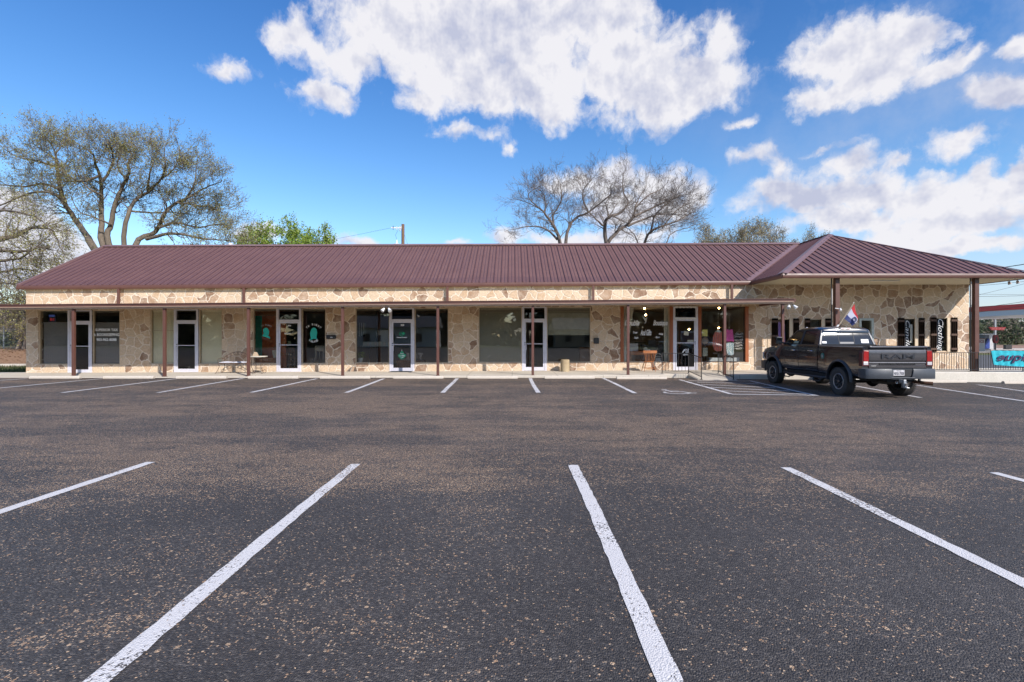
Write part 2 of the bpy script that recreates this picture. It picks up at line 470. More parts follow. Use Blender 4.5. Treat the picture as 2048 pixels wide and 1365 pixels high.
def leaf_mat(name, c1, c2, c3):
    m, nt, b = newmat(name)
    g = N(nt, 'ShaderNodeNewGeometry'); tc = N(nt, 'ShaderNodeTexCoord').outputs['Object']
    n1 = noise(nt, tc, 1.4, 4, .6)
    c = mix(nt, maprange(nt, n1.outputs[0], .38, .62, 0, 1), c1, c2)
    c = mix(nt, maprange(nt, g.outputs['Random Per Island'], .6, 1, 0, 1), c, c3)
    L(nt, c, b.inputs['Base Color']); b.inputs['Roughness'].default_value = .6
    tr = N(nt, 'ShaderNodeBsdfTranslucent'); L(nt, c, tr.inputs[0]); mx = N(nt, 'ShaderNodeMixShader'); mx.inputs[0].default_value = .35
    out = nt.nodes['Material Output']; L(nt, b.outputs[0], mx.inputs[1]); L(nt, tr.outputs[0], mx.inputs[2]); L(nt, mx.outputs[0], out.inputs[0]); return m
LEAF_OAK = leaf_mat('budding olive leaves', (.29,.27,.08), (.37,.31,.13), (.26,.28,.06))
LEAF_GRN = leaf_mat('spring green leaves', (.20,.32,.04), (.29,.40,.06), (.40,.42,.10))
LEAF_TAN = leaf_mat('tan budding leaves', (.42,.35,.19), (.48,.40,.25), (.36,.33,.14))
LEAF_BRN = leaf_mat('brown winter twigs', (.21,.17,.125), (.27,.22,.165), (.18,.18,.09))
LEAF_DRK = leaf_mat('dark evergreen leaves', (.045,.065,.02), (.065,.085,.028), (.08,.09,.03))
# ================================================================ sky, sun, camera
SUNV = Vector((.78, -1.0, .885)).normalized()
SUN_EL = math.asin(SUNV.z); SUN_AZ = math.atan2(SUNV.x, SUNV.y)     # from +Y towards +X
def build_world():
    w = D.worlds.new('World'); SC.world = w; w.use_nodes = True; nt = w.node_tree; nt.nodes.clear()
    out = N(nt, 'ShaderNodeOutputWorld'); bg = N(nt, 'ShaderNodeBackground'); L(nt, bg.outputs[0], out.inputs[0])
    bg.inputs['Strength'].default_value = .15
    sky = N(nt, 'ShaderNodeTexSky'); sky.sky_type = 'NISHITA'; sky.sun_disc = False
    sky.sun_elevation = SUN_EL; sky.sun_rotation = SUN_AZ; sky.altitude = 100
    sky.air_density = 1.0; sky.dust_density = .35; sky.ozone_density = 2.2
    hs = N(nt, 'ShaderNodeHueSaturation'); hs.inputs['Saturation'].default_value = 1.25; hs.inputs['Value'].default_value = 1.0; L(nt, sky.outputs[0], hs.inputs['Color'])
    tc = N(nt, 'ShaderNodeTexCoord').outputs['Generated']
    nrm = vmath(nt, 'NORMALIZE', tc).outputs[0]
    sx = N(nt, 'ShaderNodeSeparateXYZ'); L(nt, nrm, sx.inputs[0])
    az = mathn(nt, 'ARCTAN2', sx.outputs[0], sx.outputs[1]); el = mathn(nt, 'ARCSINE', sx.outputs[2])
    cb = N(nt, 'ShaderNodeCombineXYZ'); L(nt, az, cb.inputs[0]); L(nt, el, cb.inputs[1])
    # domain warp makes the edges of the cumulus billow
    w1 = noise(nt, cb.outputs[0], 9, 7, .62, '2D'); wv = vmath(nt, 'SUBTRACT', w1.outputs['Color'], (.5,.5,.5))
    ws = vmath(nt, 'SCALE', wv.outputs[0]); ws.inputs['Scale'].default_value = .07
    P = vmath(nt, 'ADD', cb.outputs[0], ws.outputs[0]).outputs[0]
    blobs = [(760,60,120,90),(890,80,190,125),(1020,50,210,120),(1140,40,150,130),(1080,160,150,80),(1110,222,58,34),(1250,130,150,95),(1330,190,140,72),(1390,165,105,62),(1240,30,75,90),(712,120,48,42),(920,150,130,62),
      (860,195,60,28),(590,72,58,44),(632,98,40,30),(655,192,50,26),(450,143,32,12),(930,268,42,13),(1455,78,28,42),(1480,243,18,10),(985,206,24,16),(1022,290,8,10),
      (1680,108,112,70),(1800,85,120,66),(1740,160,140,52),(1880,145,80,38),(1640,195,62,26),(2040,110,30,13),(2010,195,62,24),
      (1905,284,62,25),(1650,292,32,7),(1500,315,48,12),(1560,335,34,26),(1700,325,30,22),(1790,322,26,9),
      (1560,385,66,34),(1640,405,110,42),(1730,385,95,48),(1840,395,120,50),(1960,385,120,52),(2050,362,90,46),(1700,440,165,34),(1900,450,220,44),(1950,500,160,24),
      (1150,368,66,26),(1230,362,66,28),(1320,375,66,38),(1380,382,40,26),(1270,420,120,34),(1095,476,90,16),(1250,472,90,20),
      (40,432,90,46),(95,480,120,50),(10,525,100,60),(130,540,70,34),(720,486,46,8),(500,472,50,13),(920,485,18,6),(-160,300,120,60),(2250,250,160,70)]
    fld = None
    for (x, y, rx, ry) in blobs:
        A = math.atan((x-1024)/FOC); E = math.atan((HZ-y)/FOC*math.cos(A)); ca = math.cos(A)
        sxs = ca*ca/FOC; sys = math.cos(E)**2*ca/FOC
        d = vmath(nt, 'SUBTRACT', P, (A, E, 0)).outputs[0]
        d = vmath(nt, 'MULTIPLY', d, (1/(rx*sxs*(1.02 if rx*ry > 2500 else 1.35)), 1/(ry*sys*(1.02 if rx*ry > 2500 else 1.35)), 0)).outputs[0]
        wt = max(.38, min(1, (rx*ry)**.5/62))
        q = mathn(nt, 'MULTIPLY_ADD', vmath(nt, 'LENGTH', d).outputs['Value'], -wt, wt)
        if fld is None: fld = q
        else:
            n = nt.nodes.new('ShaderNodeMath'); n.operation = 'SMOOTH_MAX'; nt.links.new(fld, n.inputs[0]); nt.links.new(q, n.inputs[1]); n.inputs[2].default_value = .18; fld = n.outputs[0]
    # clouds elsewhere in the sky (behind the viewer)
    gen = noise(nt, nrm, 2.1, 6, .6)
    back = mathn(nt, 'SUBTRACT', maprange(nt, gen.outputs[0], .48, .72, -.6, .7), maprange(nt, mathn(nt, 'ABSOLUTE', az), .95, 1.25, 2, 0))
    fld = mathn(nt, 'MAXIMUM', fld, back)
    n2 = noise(nt, P, 26, 7, .62, '2D'); n3 = noise(nt, cb.outputs[0], 5, 2, .5, '2D')
    nm = noise(nt, cb.outputs[0], 12, 3, .5, '2D')
    fld = mathn(nt, 'ADD', fld, mathn(nt, 'MULTIPLY', mathn(nt, 'SUBTRACT', nm.outputs[0], .46), .95))
    f2 = mathn(nt, 'ADD', fld, mathn(nt, 'MULTIPLY', mathn(nt, 'SUBTRACT', n2.outputs[0], .5), .85))
    alpha = maprange(nt, f2, -.12, .44, 0, .98, True)
    # broad thin veil at upper right
    veil = mathn(nt, 'MULTIPLY', maprange(nt, noise(nt, cb.outputs[0], 4.5, 6, .65, '2D').outputs[0], .42, .75, 0, .55), maprange(nt, az, .25, .7, 0, 1))
    veil = mathn(nt, 'MULTIPLY', veil, maprange(nt, mathn(nt, 'ABSOLUTE', mathn(nt, 'SUBTRACT', el, .42)), .05, .35, 1, .25))
    low = mathn(nt, 'MULTIPLY', maprange(nt, el, .06, .22, .55, 0), maprange(nt, az, .30, .75, 0, 1))
    # lit cloud: bright rims, lavender grey bellies
    sh = mathn(nt, 'ADD', maprange(nt, fld, .25, 1.1, 0, .55), mathn(nt, 'MULTIPLY', mathn(nt, 'SUBTRACT', n3.outputs[0], .45), 1.5))
    up = noise(nt, vmath(nt, 'ADD', cb.outputs[0], (.010, .022, 0)).outputs[0], 12, 4, .6, '2D'); dn = noise(nt, cb.outputs[0], 12, 4, .6, '2D')
    sh = mathn(nt, 'ADD', sh, mathn(nt, 'MULTIPLY', mathn(nt, 'SUBTRACT', up.outputs[0], dn.outputs[0]), 3.0), clamp=True)
    cc = mix(nt, sh, (4.35,4.3,4.5), (2.65,2.8,3.55))
    deep = mix(nt, maprange(nt, el, .12, .62, 0, 1, True), hs.outputs[0], mix(nt, 1.0, hs.outputs[0], (.66,.80,.97), 'MULTIPLY'))
    deep = mix(nt, 1.0, deep, (1.03,.985,.98), 'MULTIPLY')
    skyc = mix(nt, mathn(nt, 'MAXIMUM', veil, low), deep, (2.2,2.7,3.8))
    L(nt, mix(nt, alpha, skyc, cc), bg.inputs['Color'])
    w.cycles.sampling_method = 'MANUAL'; w.cycles.sample_map_resolution = 512
    sun = D.lights.new('sun', 'SUN'); sun.energy = 4.1; sun.angle = R(.53); sun.color = (1.0, .945, .885)
    so = D.objects.new('sun', sun); COL.objects.link(so); so.location = (20,-30,40)
    so.rotation_euler = (-SUNV).to_track_quat('-Z', 'Y').to_euler()
    cam = D.cameras.new('camera'); co = D.objects.new('camera', cam); COL.objects.link(co); SC.camera = co
    co.location = (0,0,H); co.rotation_euler = (R(90),0,0)
    cam.sensor_width = 36; cam.lens = 36*FOC/2048; cam.shift_y = -(682.5-HZ)/2048; cam.clip_start = .05; cam.clip_end = 2000
    SC.view_settings.view_transform = 'Standard'; SC.view_settings.look = 'None'; SC.view_settings.exposure = .46; SC.view_settings.gamma = 1
    SC.render.engine = 'CYCLES'; cy = SC.cycles
    cy.max_bounces = 7; cy.diffuse_bounces = 3; cy.glossy_bounces = 3; cy.transmission_bounces = 4; cy.transparent_max_bounces = 10
    cy.use_denoising = True; cy.sample_clamp_indirect = 6; cy.caustics_reflective = False; cy.caustics_refractive = False
    SC.render.film_transparent = False
build_world()
# ================================================================ ground
def terr(x, y):
    """height of the land away from the paved lot"""
    k = min(1, max(0, (-14-x)/6.0)); k = k*k*(3-2*k)
    if y < 28.6: r = -.03
    elif y < 34: r = -.03+.85*((y-28.6)/5.4)**.8
    elif y < 200: r = .82+.5*min(1, (y-34)/40)
    else: r = 1.3
    far = -.12
    return r*k+(1-k)*far
def grass_ground_mat():
    m, nt, b = newmat('leaf littered grass'); tc = N(nt, 'ShaderNodeTexCoord').outputs['Object']
    n1 = noise(nt, tc, .35, 6, .65); n2 = noise(nt, tc, 14, 6, .75)
    sx = N(nt, 'ShaderNodeSeparateXYZ'); L(nt, tc, sx.inputs[0])
    g = mix(nt, n2.outputs[0], (.05,.085,.015), (.13,.15,.035))
    lf = mix(nt, n2.outputs[0], (.17,.09,.04), (.36,.21,.12))
    bandk = ramp(nt, mathn(nt, 'MULTIPLY', sx.outputs[1], .01), [(0,.05),(.27,.05),(.285,.95),(.325,.9),(.345,.3),(.5,.15),(1,.2)])
    k = maprange(nt, mathn(nt, 'ADD', mathn(nt, 'MULTIPLY', n1.outputs[0], .7), mathn(nt, 'MULTIPLY', bandk, .6)), .42, .62, 0, 1)
    L(nt, mix(nt, k, g, lf), b.inputs['Base Color']); b.inputs['Roughness'].default_value = .95
    bump(nt, b, n2.outputs[0], .8, .05); return m
GRASSG = grass_ground_mat()
def build_ground():
    # land: one sheet to the horizon, graded
    xs = [-900,-400,-200,-120,-80,-60,-50,-44,-38,-34,-30,-28,-26,-24,-22,-20,-18,-16,-14,-10,0,10,20,26,35,60,120,250,500,900]
    ys = [-500,-200,-80,-40,-20,0,15,20,23,24,25.5,27,28.6,29,29.6,30.5,31.5,33,34,37,40,50,60,75,100,150,200,300,600,1400]
    mb = MB(); nx = len(xs)
    for y in ys:
        for x in xs:
            z = terr(x, y) if y > 22.5 else -.3
            if -24 < x < 22 and 22 < y < 46: z = -.25
            mb.v.append((x, y, z))
    for j in range(len(ys)-1):
        for i in range(nx-1): mb.f.append((j*nx+i, j*nx+i+1, (j+1)*nx+i+1, (j+1)*nx+i))
    tag(obj('ground', mb, GRASSG, smooth=60), kind='structure', label='grass and leaf litter around the shops')
    # the lot
    X = [-70,-40,-22,-10,0,2,6,10,12,16,20,30,45,70]
    mb = MB(); ys = [-30,0,10,20.3]
    for y in ys:
        for x in X: mb.v.append((x, y, zlot(x)))
    for j in range(3):
        for i in range(len(X)-1): mb.f.append((j*len(X)+i, j*len(X)+i+1, (j+1)*len(X)+i+1, (j+1)*len(X)+i))
    lot = obj('parking_lot', mb, ASPH); tag(lot, kind='structure', label='dark asphalt lot scattered with tan chips')
    rnd = random.Random(4)
    def strip(name, a, b, w, seg=40, wob=.006, lift=.005):
        a = Vector(a); b = Vector(b); d = (b-a); n = Vector((-d.y, d.x)).normalized(); m = MB()
        ph = rnd.uniform(0, 9); seg = max(4, int(d.length/.12))
        for i in range(seg+1):
            t = i/seg; c = a+d*t+n*(.012*math.sin(ph+t*5))
            for s in (-1, 1):
                q = c+n*s*(w/2+rnd.uniform(-wob, wob)); m.v.append((q.x, q.y, zlot(q.x)+lift))
        for i in range(seg): m.f.append((2*i, 2*i+1, 2*i+3, 2*i+2))
        return obj(name, m, LINE, lot)
    # near row, carried on past the lower edge of the view
    for (x0, y0, x1, y1, ext) in ((300,925,0,1025,4.0),(712,929,192,1365,1.6),(1145,931,1344,1365,1.6),(1570,936,2048,1167,2.6),(1988,946,2048,962,3.5)):
        a = onlot(x0, y0); b = onlot(x1, y1); b = b+(b-a).normalized()*ext
        strip('painted_line', a, b, .125)
    # front row
    for (x0, y0, x1, y1) in ((54,758,-40,763.5),(205,758,-60,782),(352,758,125,786),(486,757.5,315,786),(634,758,502,785.5),(768,758,692,786),(914,757.5,886,786),(1060,757,1076,786),(1206,757,1271,787),
                             (1360,760,1461,788.5),(1498,762,1634,792),(1690,769,1842,796),(1832,771,2090,809),(1955,770,2110,792)):
        strip('painted_line', onlot(x0, y0), onlot(x1, y1), .13)
    # hatched aisle
    def zp(x, y): return onlot(1300+x/5.12, 740+y/5.12)
    for a, b in (((480,128),(1110,143)),((520,150),(1280,186)),((620,180),(1430,219)),((740,216),(1600,251)),((834,251),(1690,263)),((390,114),(1010,117))):
        strip('painted_line', zp(*a), zp(*b), .11)
    # wheelchair mark
    c = onlot(1353, 784.5); m = MB()
    def seg2(pts, w=.085):
        for i in range(len(pts)-1):
            p = Vector(pts[i]); q = Vector(pts[i+1]); d = (q-p).normalized(); n = Vector((-d.y, d.x))*w/2; d = d*w*.3
            m.add([(c.x+u.x, c.y+u.y, zlot(c.x)+.008+i*.0001) for u in (p-n-d, q-n+d, q+n+d, p+n-d)], [(0,1,2,3)])
    seg2([(.36*math.cos(t)-.05, .33*math.sin(t)-.20) for t in [R(150+i*20) for i in range(11)]])
    seg2([(-.18,.42),(-.12,.02),(.18,.02),(.30,-.36),(.46,-.33)]); seg2([(-.15,.22),(.12,.20)], .07)
    m.add([(c.x-.20+.09*math.cos(t), c.y+.56+.09*math.sin(t), zlot(c.x)+.006) for t in [R(i*30) for i in range(12)]], [tuple(range(12))])
    obj('wheelchair_symbol', m, LINE, lot)
    # pavement in front of the shops
    def wz(x): return .085+.004*x if x < 10 else .125+.006*(min(x,20)-10)
    mb = MB()
    def slab(x0, x1, yf, yb=23.2, front=None):
        n = max(1, int((x1-x0)/2)); 
        for i in range(n):
            a = x0+(x1-x0)*i/n; b = x0+(x1-x0)*(i+1)/n; fa = (front or wz)(a); fb = (front or wz)(b)
            za, zb = wz(a), wz(b)
            mb.add([(a,yf+.02,fa),(b,yf+.02,fb),(b,yb,zb),(a,yb,za),(a,yf,fa-.02),(b,yf,fb-.02),(b,yf,-.5),(a,yf,-.5)], [(0,1,2,3),(4,5,1,0),(7,6,5,4)])
    def wf(x): return wz(x) if x < 12 else min(.24, wz(x)+(x-12)*.045)
    slab(-45, 6.2, 20.0); slab(6.2, 7.22, 20.5); slab(7.22, 8.72, 20.8); slab(8.72, 12, 20.0); slab(12, 12.01, 20.0, front=wf)
    # side faces at the notch
    for x, y0, y1 in ((6.2,20.0,20.5),(8.72,20.0,20.8),(7.22,20.5,20.8)):
        mb.add([(x,y0,wz(x)),(x,y1,wz(x)),(x,y1,-.4),(x,y0,-.4)], [(0,1,2,3)])
    tag(obj('pavement', mb, CONC), kind='structure', label='pale concrete walk along the shop fronts')
    mb = MB(); slab(12.01, 40, 19.75, front=wf)
    mb.add([(12.01,19.75,wf(12)),(12.01,20.02,wz(12)),(12.01,20.02,-.4),(12.01,19.75,-.4)], [(0,1,2,3)])
    tag(obj('terrace', mb, STUCCO), kind='structure', label='raised cream terrace under the hipped porch')
    mb = MB()
    a = wz(8)-.001
    mb.prism([(19.32, zlot(8)+.004),(20.80, a),(20.80,-.3),(19.32,-.3)], 7.22, 8.72, 'yz')
    tag(obj('ramp', mb, CONC), kind='structure', label='short concrete kerb ramp between black handrails')
    # pale kerb and the far drive at left
    mb = MB(); mb.box(-60, -22.4, 28.3, 28.6, -.2, .10)
    tag(obj('kerb', mb, STUCCO), kind='structure', label='pale kerb behind the grass strip at left')
    # grass strip tufts (uncountable)
    mb = MB(); r = random.Random(9)
    for i in range(5200):
        x = r.uniform(-32, -21.4); y = r.uniform(23.35, 28.2)
        h = r.uniform(.06, .17)*(1.5 if r.random() < .08 else 1); a = r.uniform(0, 6.3); w = .012
        z = terr(x, y); dx, dy = math.cos(a)*w, math.sin(a)*w; lx, ly = r.uniform(-.05,.05), r.uniform(-.05,.05)
        mb.add([(x-dx,y-dy,z),(x+dx,y+dy,z),(x+lx,y+ly,z+h)], [(0,1,2)])
    tag(obj('grass', mb, LEAF_DRK, fix=False), kind='stuff', label='strip of green grass beside the walk')
    mb = MB()
    for i in range(2600):
        x = r.uniform(-46, -21); y = r.uniform(28.8, 36); z = terr(x, y)+.01; s = r.uniform(.03,.07); a = r.uniform(0,6.3)
        mb.add([(x+s*math.cos(a),y+s*math.sin(a),z),(x-s*math.sin(a),y+s*math.cos(a),z+r.uniform(0,.04)),(x-s*math.cos(a),y-s*math.sin(a),z),(x+s*math.sin(a),y-s*math.cos(a),z+r.uniform(0,.04))], [(0,1,2,3)])
    tag(obj('fallen_leaves', mb, leaf_mat('fallen tan leaves',(.26,.14,.07),(.36,.21,.12),(.42,.28,.17)), fix=False), kind='stuff', label='fallen brown leaves on the bank at left')
    return wz
WZ = build_ground()

def wheel_stops():
    spots = [(57,165,'first from the left, in front of the tax office blinds'),(212,305,'between the tax office window and the next brown post'),(353,455,'in front of the beige blinds'),
             (498,597,'in front of the cafe table and the barber shop door'),(641,741,'in front of the black mailbox'),(788,886,'in front of the door marked 303'),(936,1035,'in front of the olive filmed window'),
             (1088,1190,'in front of the stone stump'),(1234,1332,'in front of the spindle chair'),(1822,1937,'behind the pickup truck by the terrace wall'),(2003,2110,'by the terrace wall under the turquoise banner')]
    proto = None
    for i, (a, b, lab) in enumerate(spots):
        d = 19.62 if i < 9 else 19.25
        xa, xb = (a-1024)*d/FOC, (b-1024)*d/FOC; xc = (xa+xb)/2
        if proto is None:
            proto = thing('wheel_stop', '', 'wheel stop'); m = MB(); h = .98
            m.prism([(-.08,0),(.08,0),(.075,.05),(.045,.105),(-.045,.105),(-.075,.05)], -h, h, 'yz')
            obj('bar', m, CONC2, proto, bevel=.012)
            for s in (-1, 1):
                m = MB(); m.lathe([(0,.112),(.016,.112),(.018,.10)], 8, (s*.72,0,0)); obj('anchor_pin', m, RUST, proto)
            o = proto
        else: o = dup(proto)
        o.location = (xc, d, zlot(xc)); o['label'] = 'pale concrete wheel stop, '+lab; o['group'] = 'wheel stops along the walk'
wheel_stops()
# ================================================================ the shop building
BLD = thing('shop_building', 'long single storey flagstone shop building with brown metal roof and covered walk', 'building', (0,22.9,0))
WX0, WX1 = -22.26, 20.93
def sh(x): return .0065*min(x, 10.9)
def rect(a, b, t, bt): return (FX(a), FX(b), FZ(bt), FZ(t))
# openings: (left px, right px, top py, bottom py)
OPEN = dict(
 a1=(76.5,135.5,620.6,729.6), ad=(135.5,184.2,620.6,747.5), a2=(184.2,239.4,620.6,729.6),
 b1=(300,347.8,619,728.7), bd=(347.8,397,619,746), b2=(397,444,619,728.7),
 c1=(505,553,617,728), cd=(553,602.6,617,745), c2=(602.6,651.4,617,728),
 d1=(710.5,779,616.4,727), dd=(779,829,616.4,744), d2=(829,897,616.4,727),
 e1=(957,1044,614,725.8), ed=(1044,1093.6,614,742.5), e2=(1093.6,1182,614,725.5),
 f1=(1240.8,1346,613.4,724.4), fd=(1346,1396,613.4,742), f2=(1396,1497,613.4,724.4),
 w1=(1555.7,1585,638,707), w2=(1620,1649,638,706), wd=(1718,1747,637,741), w3=(1808,1836,637,704), w4=(1872.6,1900.5,636,703.7))
def ez(x): return 4.118+.0065*x
def wall_front():
    ops = [rect(*v) for v in OPEN.values()]
    xs = sorted(set([WX0, WX1, 11.72]+[v for o in ops for v in o[:2]])); m = MB()
    y0, y1 = 22.9, 23.15
    xs = sorted(set(xs+[10.95])); zs = sorted(set([-.3, 3.90]+[v for o in ops for v in o[2:]]))
    def inside(x, z): return any(o[0] < x < o[1] and o[2] < z < o[3] for o in ops)
    for i in range(len(xs)-1):
        a, b = xs[i], xs[i+1]; k = 0
        while k < len(zs)-1:
            if inside((a+b)/2, (zs[k]+zs[k+1])/2): k += 1; continue
            j = k
            while j+1 < len(zs)-1 and not inside((a+b)/2, (zs[j+1]+zs[j+2])/2): j += 1
            z0, z1 = zs[k], zs[j+1]
            za = zb_ = z1
            if j+1 == len(zs)-1:
                if a >= 10.9: za = zb_ = 4.10
                else: za, zb_ = ez(a)-.05, ez(b)-.05
            m.add([(a,y0,z0),(b,y0,z0),(b,y0,zb_),(a,y0,za)], [(0,1,2,3)]); m.add([(a,y1,z0),(b,y1,z0),(b,y1,zb_),(a,y1,za)], [(3,2,1,0)])
            k = j+1
    for (a, b, z0, z1) in ops:
        m.add([(a,y0,z0),(b,y0,z0),(b,y1,z0),(a,y1,z0)], [(0,1,2,3)]); m.add([(a,y0,z1),(b,y0,z1),(b,y1,z1),(a,y1,z1)], [(3,2,1,0)])
        for x in (a, b):
            m.add([(x,y0,z0),(x,y1,z0),(x,y1,z1),(x,y0,z1)], [(0,1,2,3)])
    # returns
    m.add([(WX0,22.9,-.3),(WX0,32,-.3),(WX0,32,3.9),(WX0,22.9,3.9)], [(0,1,2,3)])
    m.add([(WX1,22.9,-.3),(WX1,38,-.3),(WX1,38,4.1),(WX1,22.9,4.1)], [(3,2,1,0)])
    m.add([(10.95,22.9,3.9),(10.95,23.15,3.9),(10.95,23.15,4.1),(10.95,22.9,4.1)], [(0,1,2,3)])
    obj('stone_wall', m, STONE, BLD, fix=False)
    # gable triangle and rear
    m = MB(); m.add([(WX0,22.8,3.75),(WX0,32.4,3.75),(WX0,27.6,6.45)], [(0,1,2)]); m.add([(WX0,32.3,-.3),(10.5,32.3,-.3),(10.5,32.3,4),(WX0,32.3,4)], [(0,1,2,3)])
    m.add([(10.5,38,-.3),(WX1,38,-.3),(WX1,38,4.1),(10.5,38,4.1)], [(0,1,2,3)]); m.add([(10.5,32.3,-.3),(10.5,38,-.3),(10.5,38,4.1),(10.5,32.3,4.1)], [(0,1,2,3)])
    obj('rear_wall', m, STUCCO, BLD)
wall_front()

# ---- roofs
EY, RY, EZ, RZ = 22.75, 27.6, 4.118, 6.71
def ez(x): return EZ+.0065*x
def rz(x): return RZ+.0035*x
def lroof(x, t): return Vector((x, EY+(RY-EY)*t, ez(x)*(1-t)+rz(x)*t))   # left wing front slope
WC = Vector((10.9, 20.15, 4.18)); APX = Vector((16.0, 25.25, 6.80)); WCR = Vector((21.1, 20.15, 4.18)); RIDB = Vector((16.0, 36, 6.80))
def wroofL(y, u): return Vector((10.9+5.1*u, y, 4.18+2.62*u))
def tval(x):     # t on left roof where it meets the wing's west slope
    lo, hi = 0, 1
    for _ in range(30):
        t = (lo+hi)/2; p = lroof(x, t); zw = 4.18+2.62*(x-10.9)/5.1
        if p.z > zw: hi = t
        else: lo = t
    return lo
def roof():
    GX = -22.45
    m = MB(); XE = 15.95
    def sheet(lo, hi): m.add([tuple(p) for p in (lo[0], lo[1], hi[1], hi[0])], [(0,1,2,3)])
    # main front slope, cut along the valley
    xe = [GX+i*(10.9-GX)/100 for i in range(101)]+[12,13,14,15,15.9]
    for a, b in zip(xe, xe[1:]): m.poly([lroof(a, tval(a) if a > 10.9 else 0), lroof(b, tval(b) if b > 10.9 else 0), lroof(b,1), lroof(a,1)])
    back = [Vector((GX, 32.5, ez(GX))), Vector((15.9, 32.5, ez(15.9))), lroof(15.9,1), lroof(GX,1)]; m.poly(back)
    o = obj('roof', m, ROOF, BLD)
    # standing ribs
    m = MB(); x = GX+.165
    nrm = Vector((0,-.47,.88))
    while x < 15.6:
        t1 = 1.0; t0 = 0.0
        if x > 10.9: t0 = tval(x)+.05
        if t0 < .97:
            a = lroof(x, t0); b = lroof(x, .985)
            w = .021
            m.add([(a.x-w*1.6,a.y,a.z+.001),(a.x-w*.6,a.y-.012,a.z+.034),(a.x+w*.6,a.y-.012,a.z+.034),(a.x+w*1.6,a.y,a.z+.001),
                   (b.x-w*1.6,b.y,b.z+.001),(b.x-w*.6,b.y-.012,b.z+.034),(b.x+w*.6,b.y-.012,b.z+.034),(b.x+w*1.6,b.y,b.z+.001)],
                  [(0,1,5,4),(1,2,6,5),(2,3,7,6),(0,3,2,1)])
            # low stiffening rib mid panel
            c = lroof(x+.165, max(t0, tval(x+.165)+.05 if x+.165 > 10.9 else 0)); d = lroof(x+.165, .985)
            m.add([(c.x-.018,c.y,c.z+.001),(c.x,c.y,c.z+.010),(c.x+.018,c.y,c.z+.001),(d.x-.018,d.y,d.z+.001),(d.x,d.y,d.z+.010),(d.x+.018,d.y,d.z+.001)], [(0,1,4,3),(1,2,5,4)])
        x += .33
    obj('standing_seam', m, RIB, o)
    m = MB()
    a, b = lroof(GX-.02,1), lroof(15.9,1)
    for s in (-1, 1):
        m.add([(a.x,a.y,a.z+.085),(b.x,b.y,b.z+.085),(b.x,b.y+s*.19,b.z-.015),(a.x,a.y+s*.19,a.z-.015)], [(0,1,2,3)])
        m.add([(a.x,a.y+s*.19,a.z-.015),(b.x,b.y+s*.19,b.z-.015),(b.x,b.y+s*.185,b.z-.045),(a.x,a.y+s*.185,a.z-.045)], [(0,1,2,3)])
    # rake trim at the left gable
    for t in ((0,1),):
        p, q = lroof(GX,0), lroof(GX,1)
        m.beam(p+Vector((-.03,0,-.02)), q+Vector((-.03,0,-.02)), .09, .17)
        m.beam(Vector((GX-.03,32.5,ez(GX)-.02)), q+Vector((-.03,0,-.02)), .09, .17)
    obj('ridge_cap', m, TRIMR, o)
    # gutter / fascia, slightly rounded face
    m = MB()
    prof = [(0,0),(-.05,.01),(-.065,.06),(-.062,.13),(-.045,.175),(-.02,.182),(.06,.17),(.06,0)]
    def gut(p, q, out):          # p,q bottom-inner line, out = outward horizontal direction
        rings = [[tuple(e+out*(-u)+Vector((0,0,v))) for u,v in prof] for e in (p, q)]
        m.loft(rings)
    gut(Vector((GX-.06,22.75+.0,ez(GX)-.185)), Vector((10.86,22.75,ez(10.9)-.185)), Vector((0,-1,0)))
    obj('gutter', m, TRIM, o, smooth=30)
    # wing
    m = MB()
    v0 = Vector((10.9,22.75,4.18)); vt = lroof(15.9,1); wl = wroofL(RY, (15.95-10.9)/5.1)
    m.poly([WC, v0]+[Vector((x, lroof(x,tval(x)).y, 4.18+2.62*(x-10.9)/5.1)) for x in (12,13,14,15,15.9)]+[Vector((16.0,RY,6.8)), APX])
    m.poly([WC, APX, WCR]); m.poly([WCR, APX, RIDB, Vector((21.1,38.3,4.18))]); m.poly([Vector((10.9,38.3,4.18)), RIDB, Vector((16,27.6,6.8)), Vector((10.9,32.5,4.18))]); m.poly([Vector((21.1,38.3,4.18)), RIDB, Vector((10.9,38.3,4.18))])
    w = obj('porch_roof', m, ROOF, BLD)
    m = MB(); x = 11.15
    while x < 21.0:
        u = (x-10.9) if x < 16 else (21.1-x); yb = 20.15+u; zt = 4.18+2.62*u/5.1
        if u > .35:
            u -= .12; yb = 20.15+u; zt = 4.18+2.62*u/5.1
            a = Vector((x,20.17,4.19)); b = Vector((x,yb,zt)); wd = .021
            m.add([(a.x-wd*1.6,a.y,a.z-.004),(a.x-wd*.6,a.y-.012,a.z+.032),(a.x+wd*.6,a.y-.012,a.z+.032),(a.x+wd*1.6,a.y,a.z-.004),
                   (b.x-wd*1.6,b.y,b.z+.001),(b.x-wd*.6,b.y-.012,b.z+.036),(b.x+wd*.6,b.y-.012,b.z+.036),(b.x+wd*1.6,b.y,b.z+.001)],
                  [(0,1,5,4),(1,2,6,5),(2,3,7,6),(0,3,2,1)])
        x += .33
    y = 20.5          # ribs of the west slope
    while y < 27.5:
        u1 = min(y-20.15, 5.1)-.12; u0 = 0 if y < 22.75 else (y-22.75)*1.02+.15
        if u1 > u0+.1:
            a = wroofL(y, u0/5.1); b = wroofL(y, u1/5.1)
            m.add([(a.x,y-.03,a.z+.002),(a.x,y,a.z+.034),(a.x,y+.03,a.z+.002),(b.x,y-.03,b.z+.002),(b.x,y,b.z+.034),(b.x,y+.03,b.z+.002)], [(0,1,4,3),(1,2,5,4)])
        y += .33
    obj('standing_seam', m, RIB, w)
    m = MB()
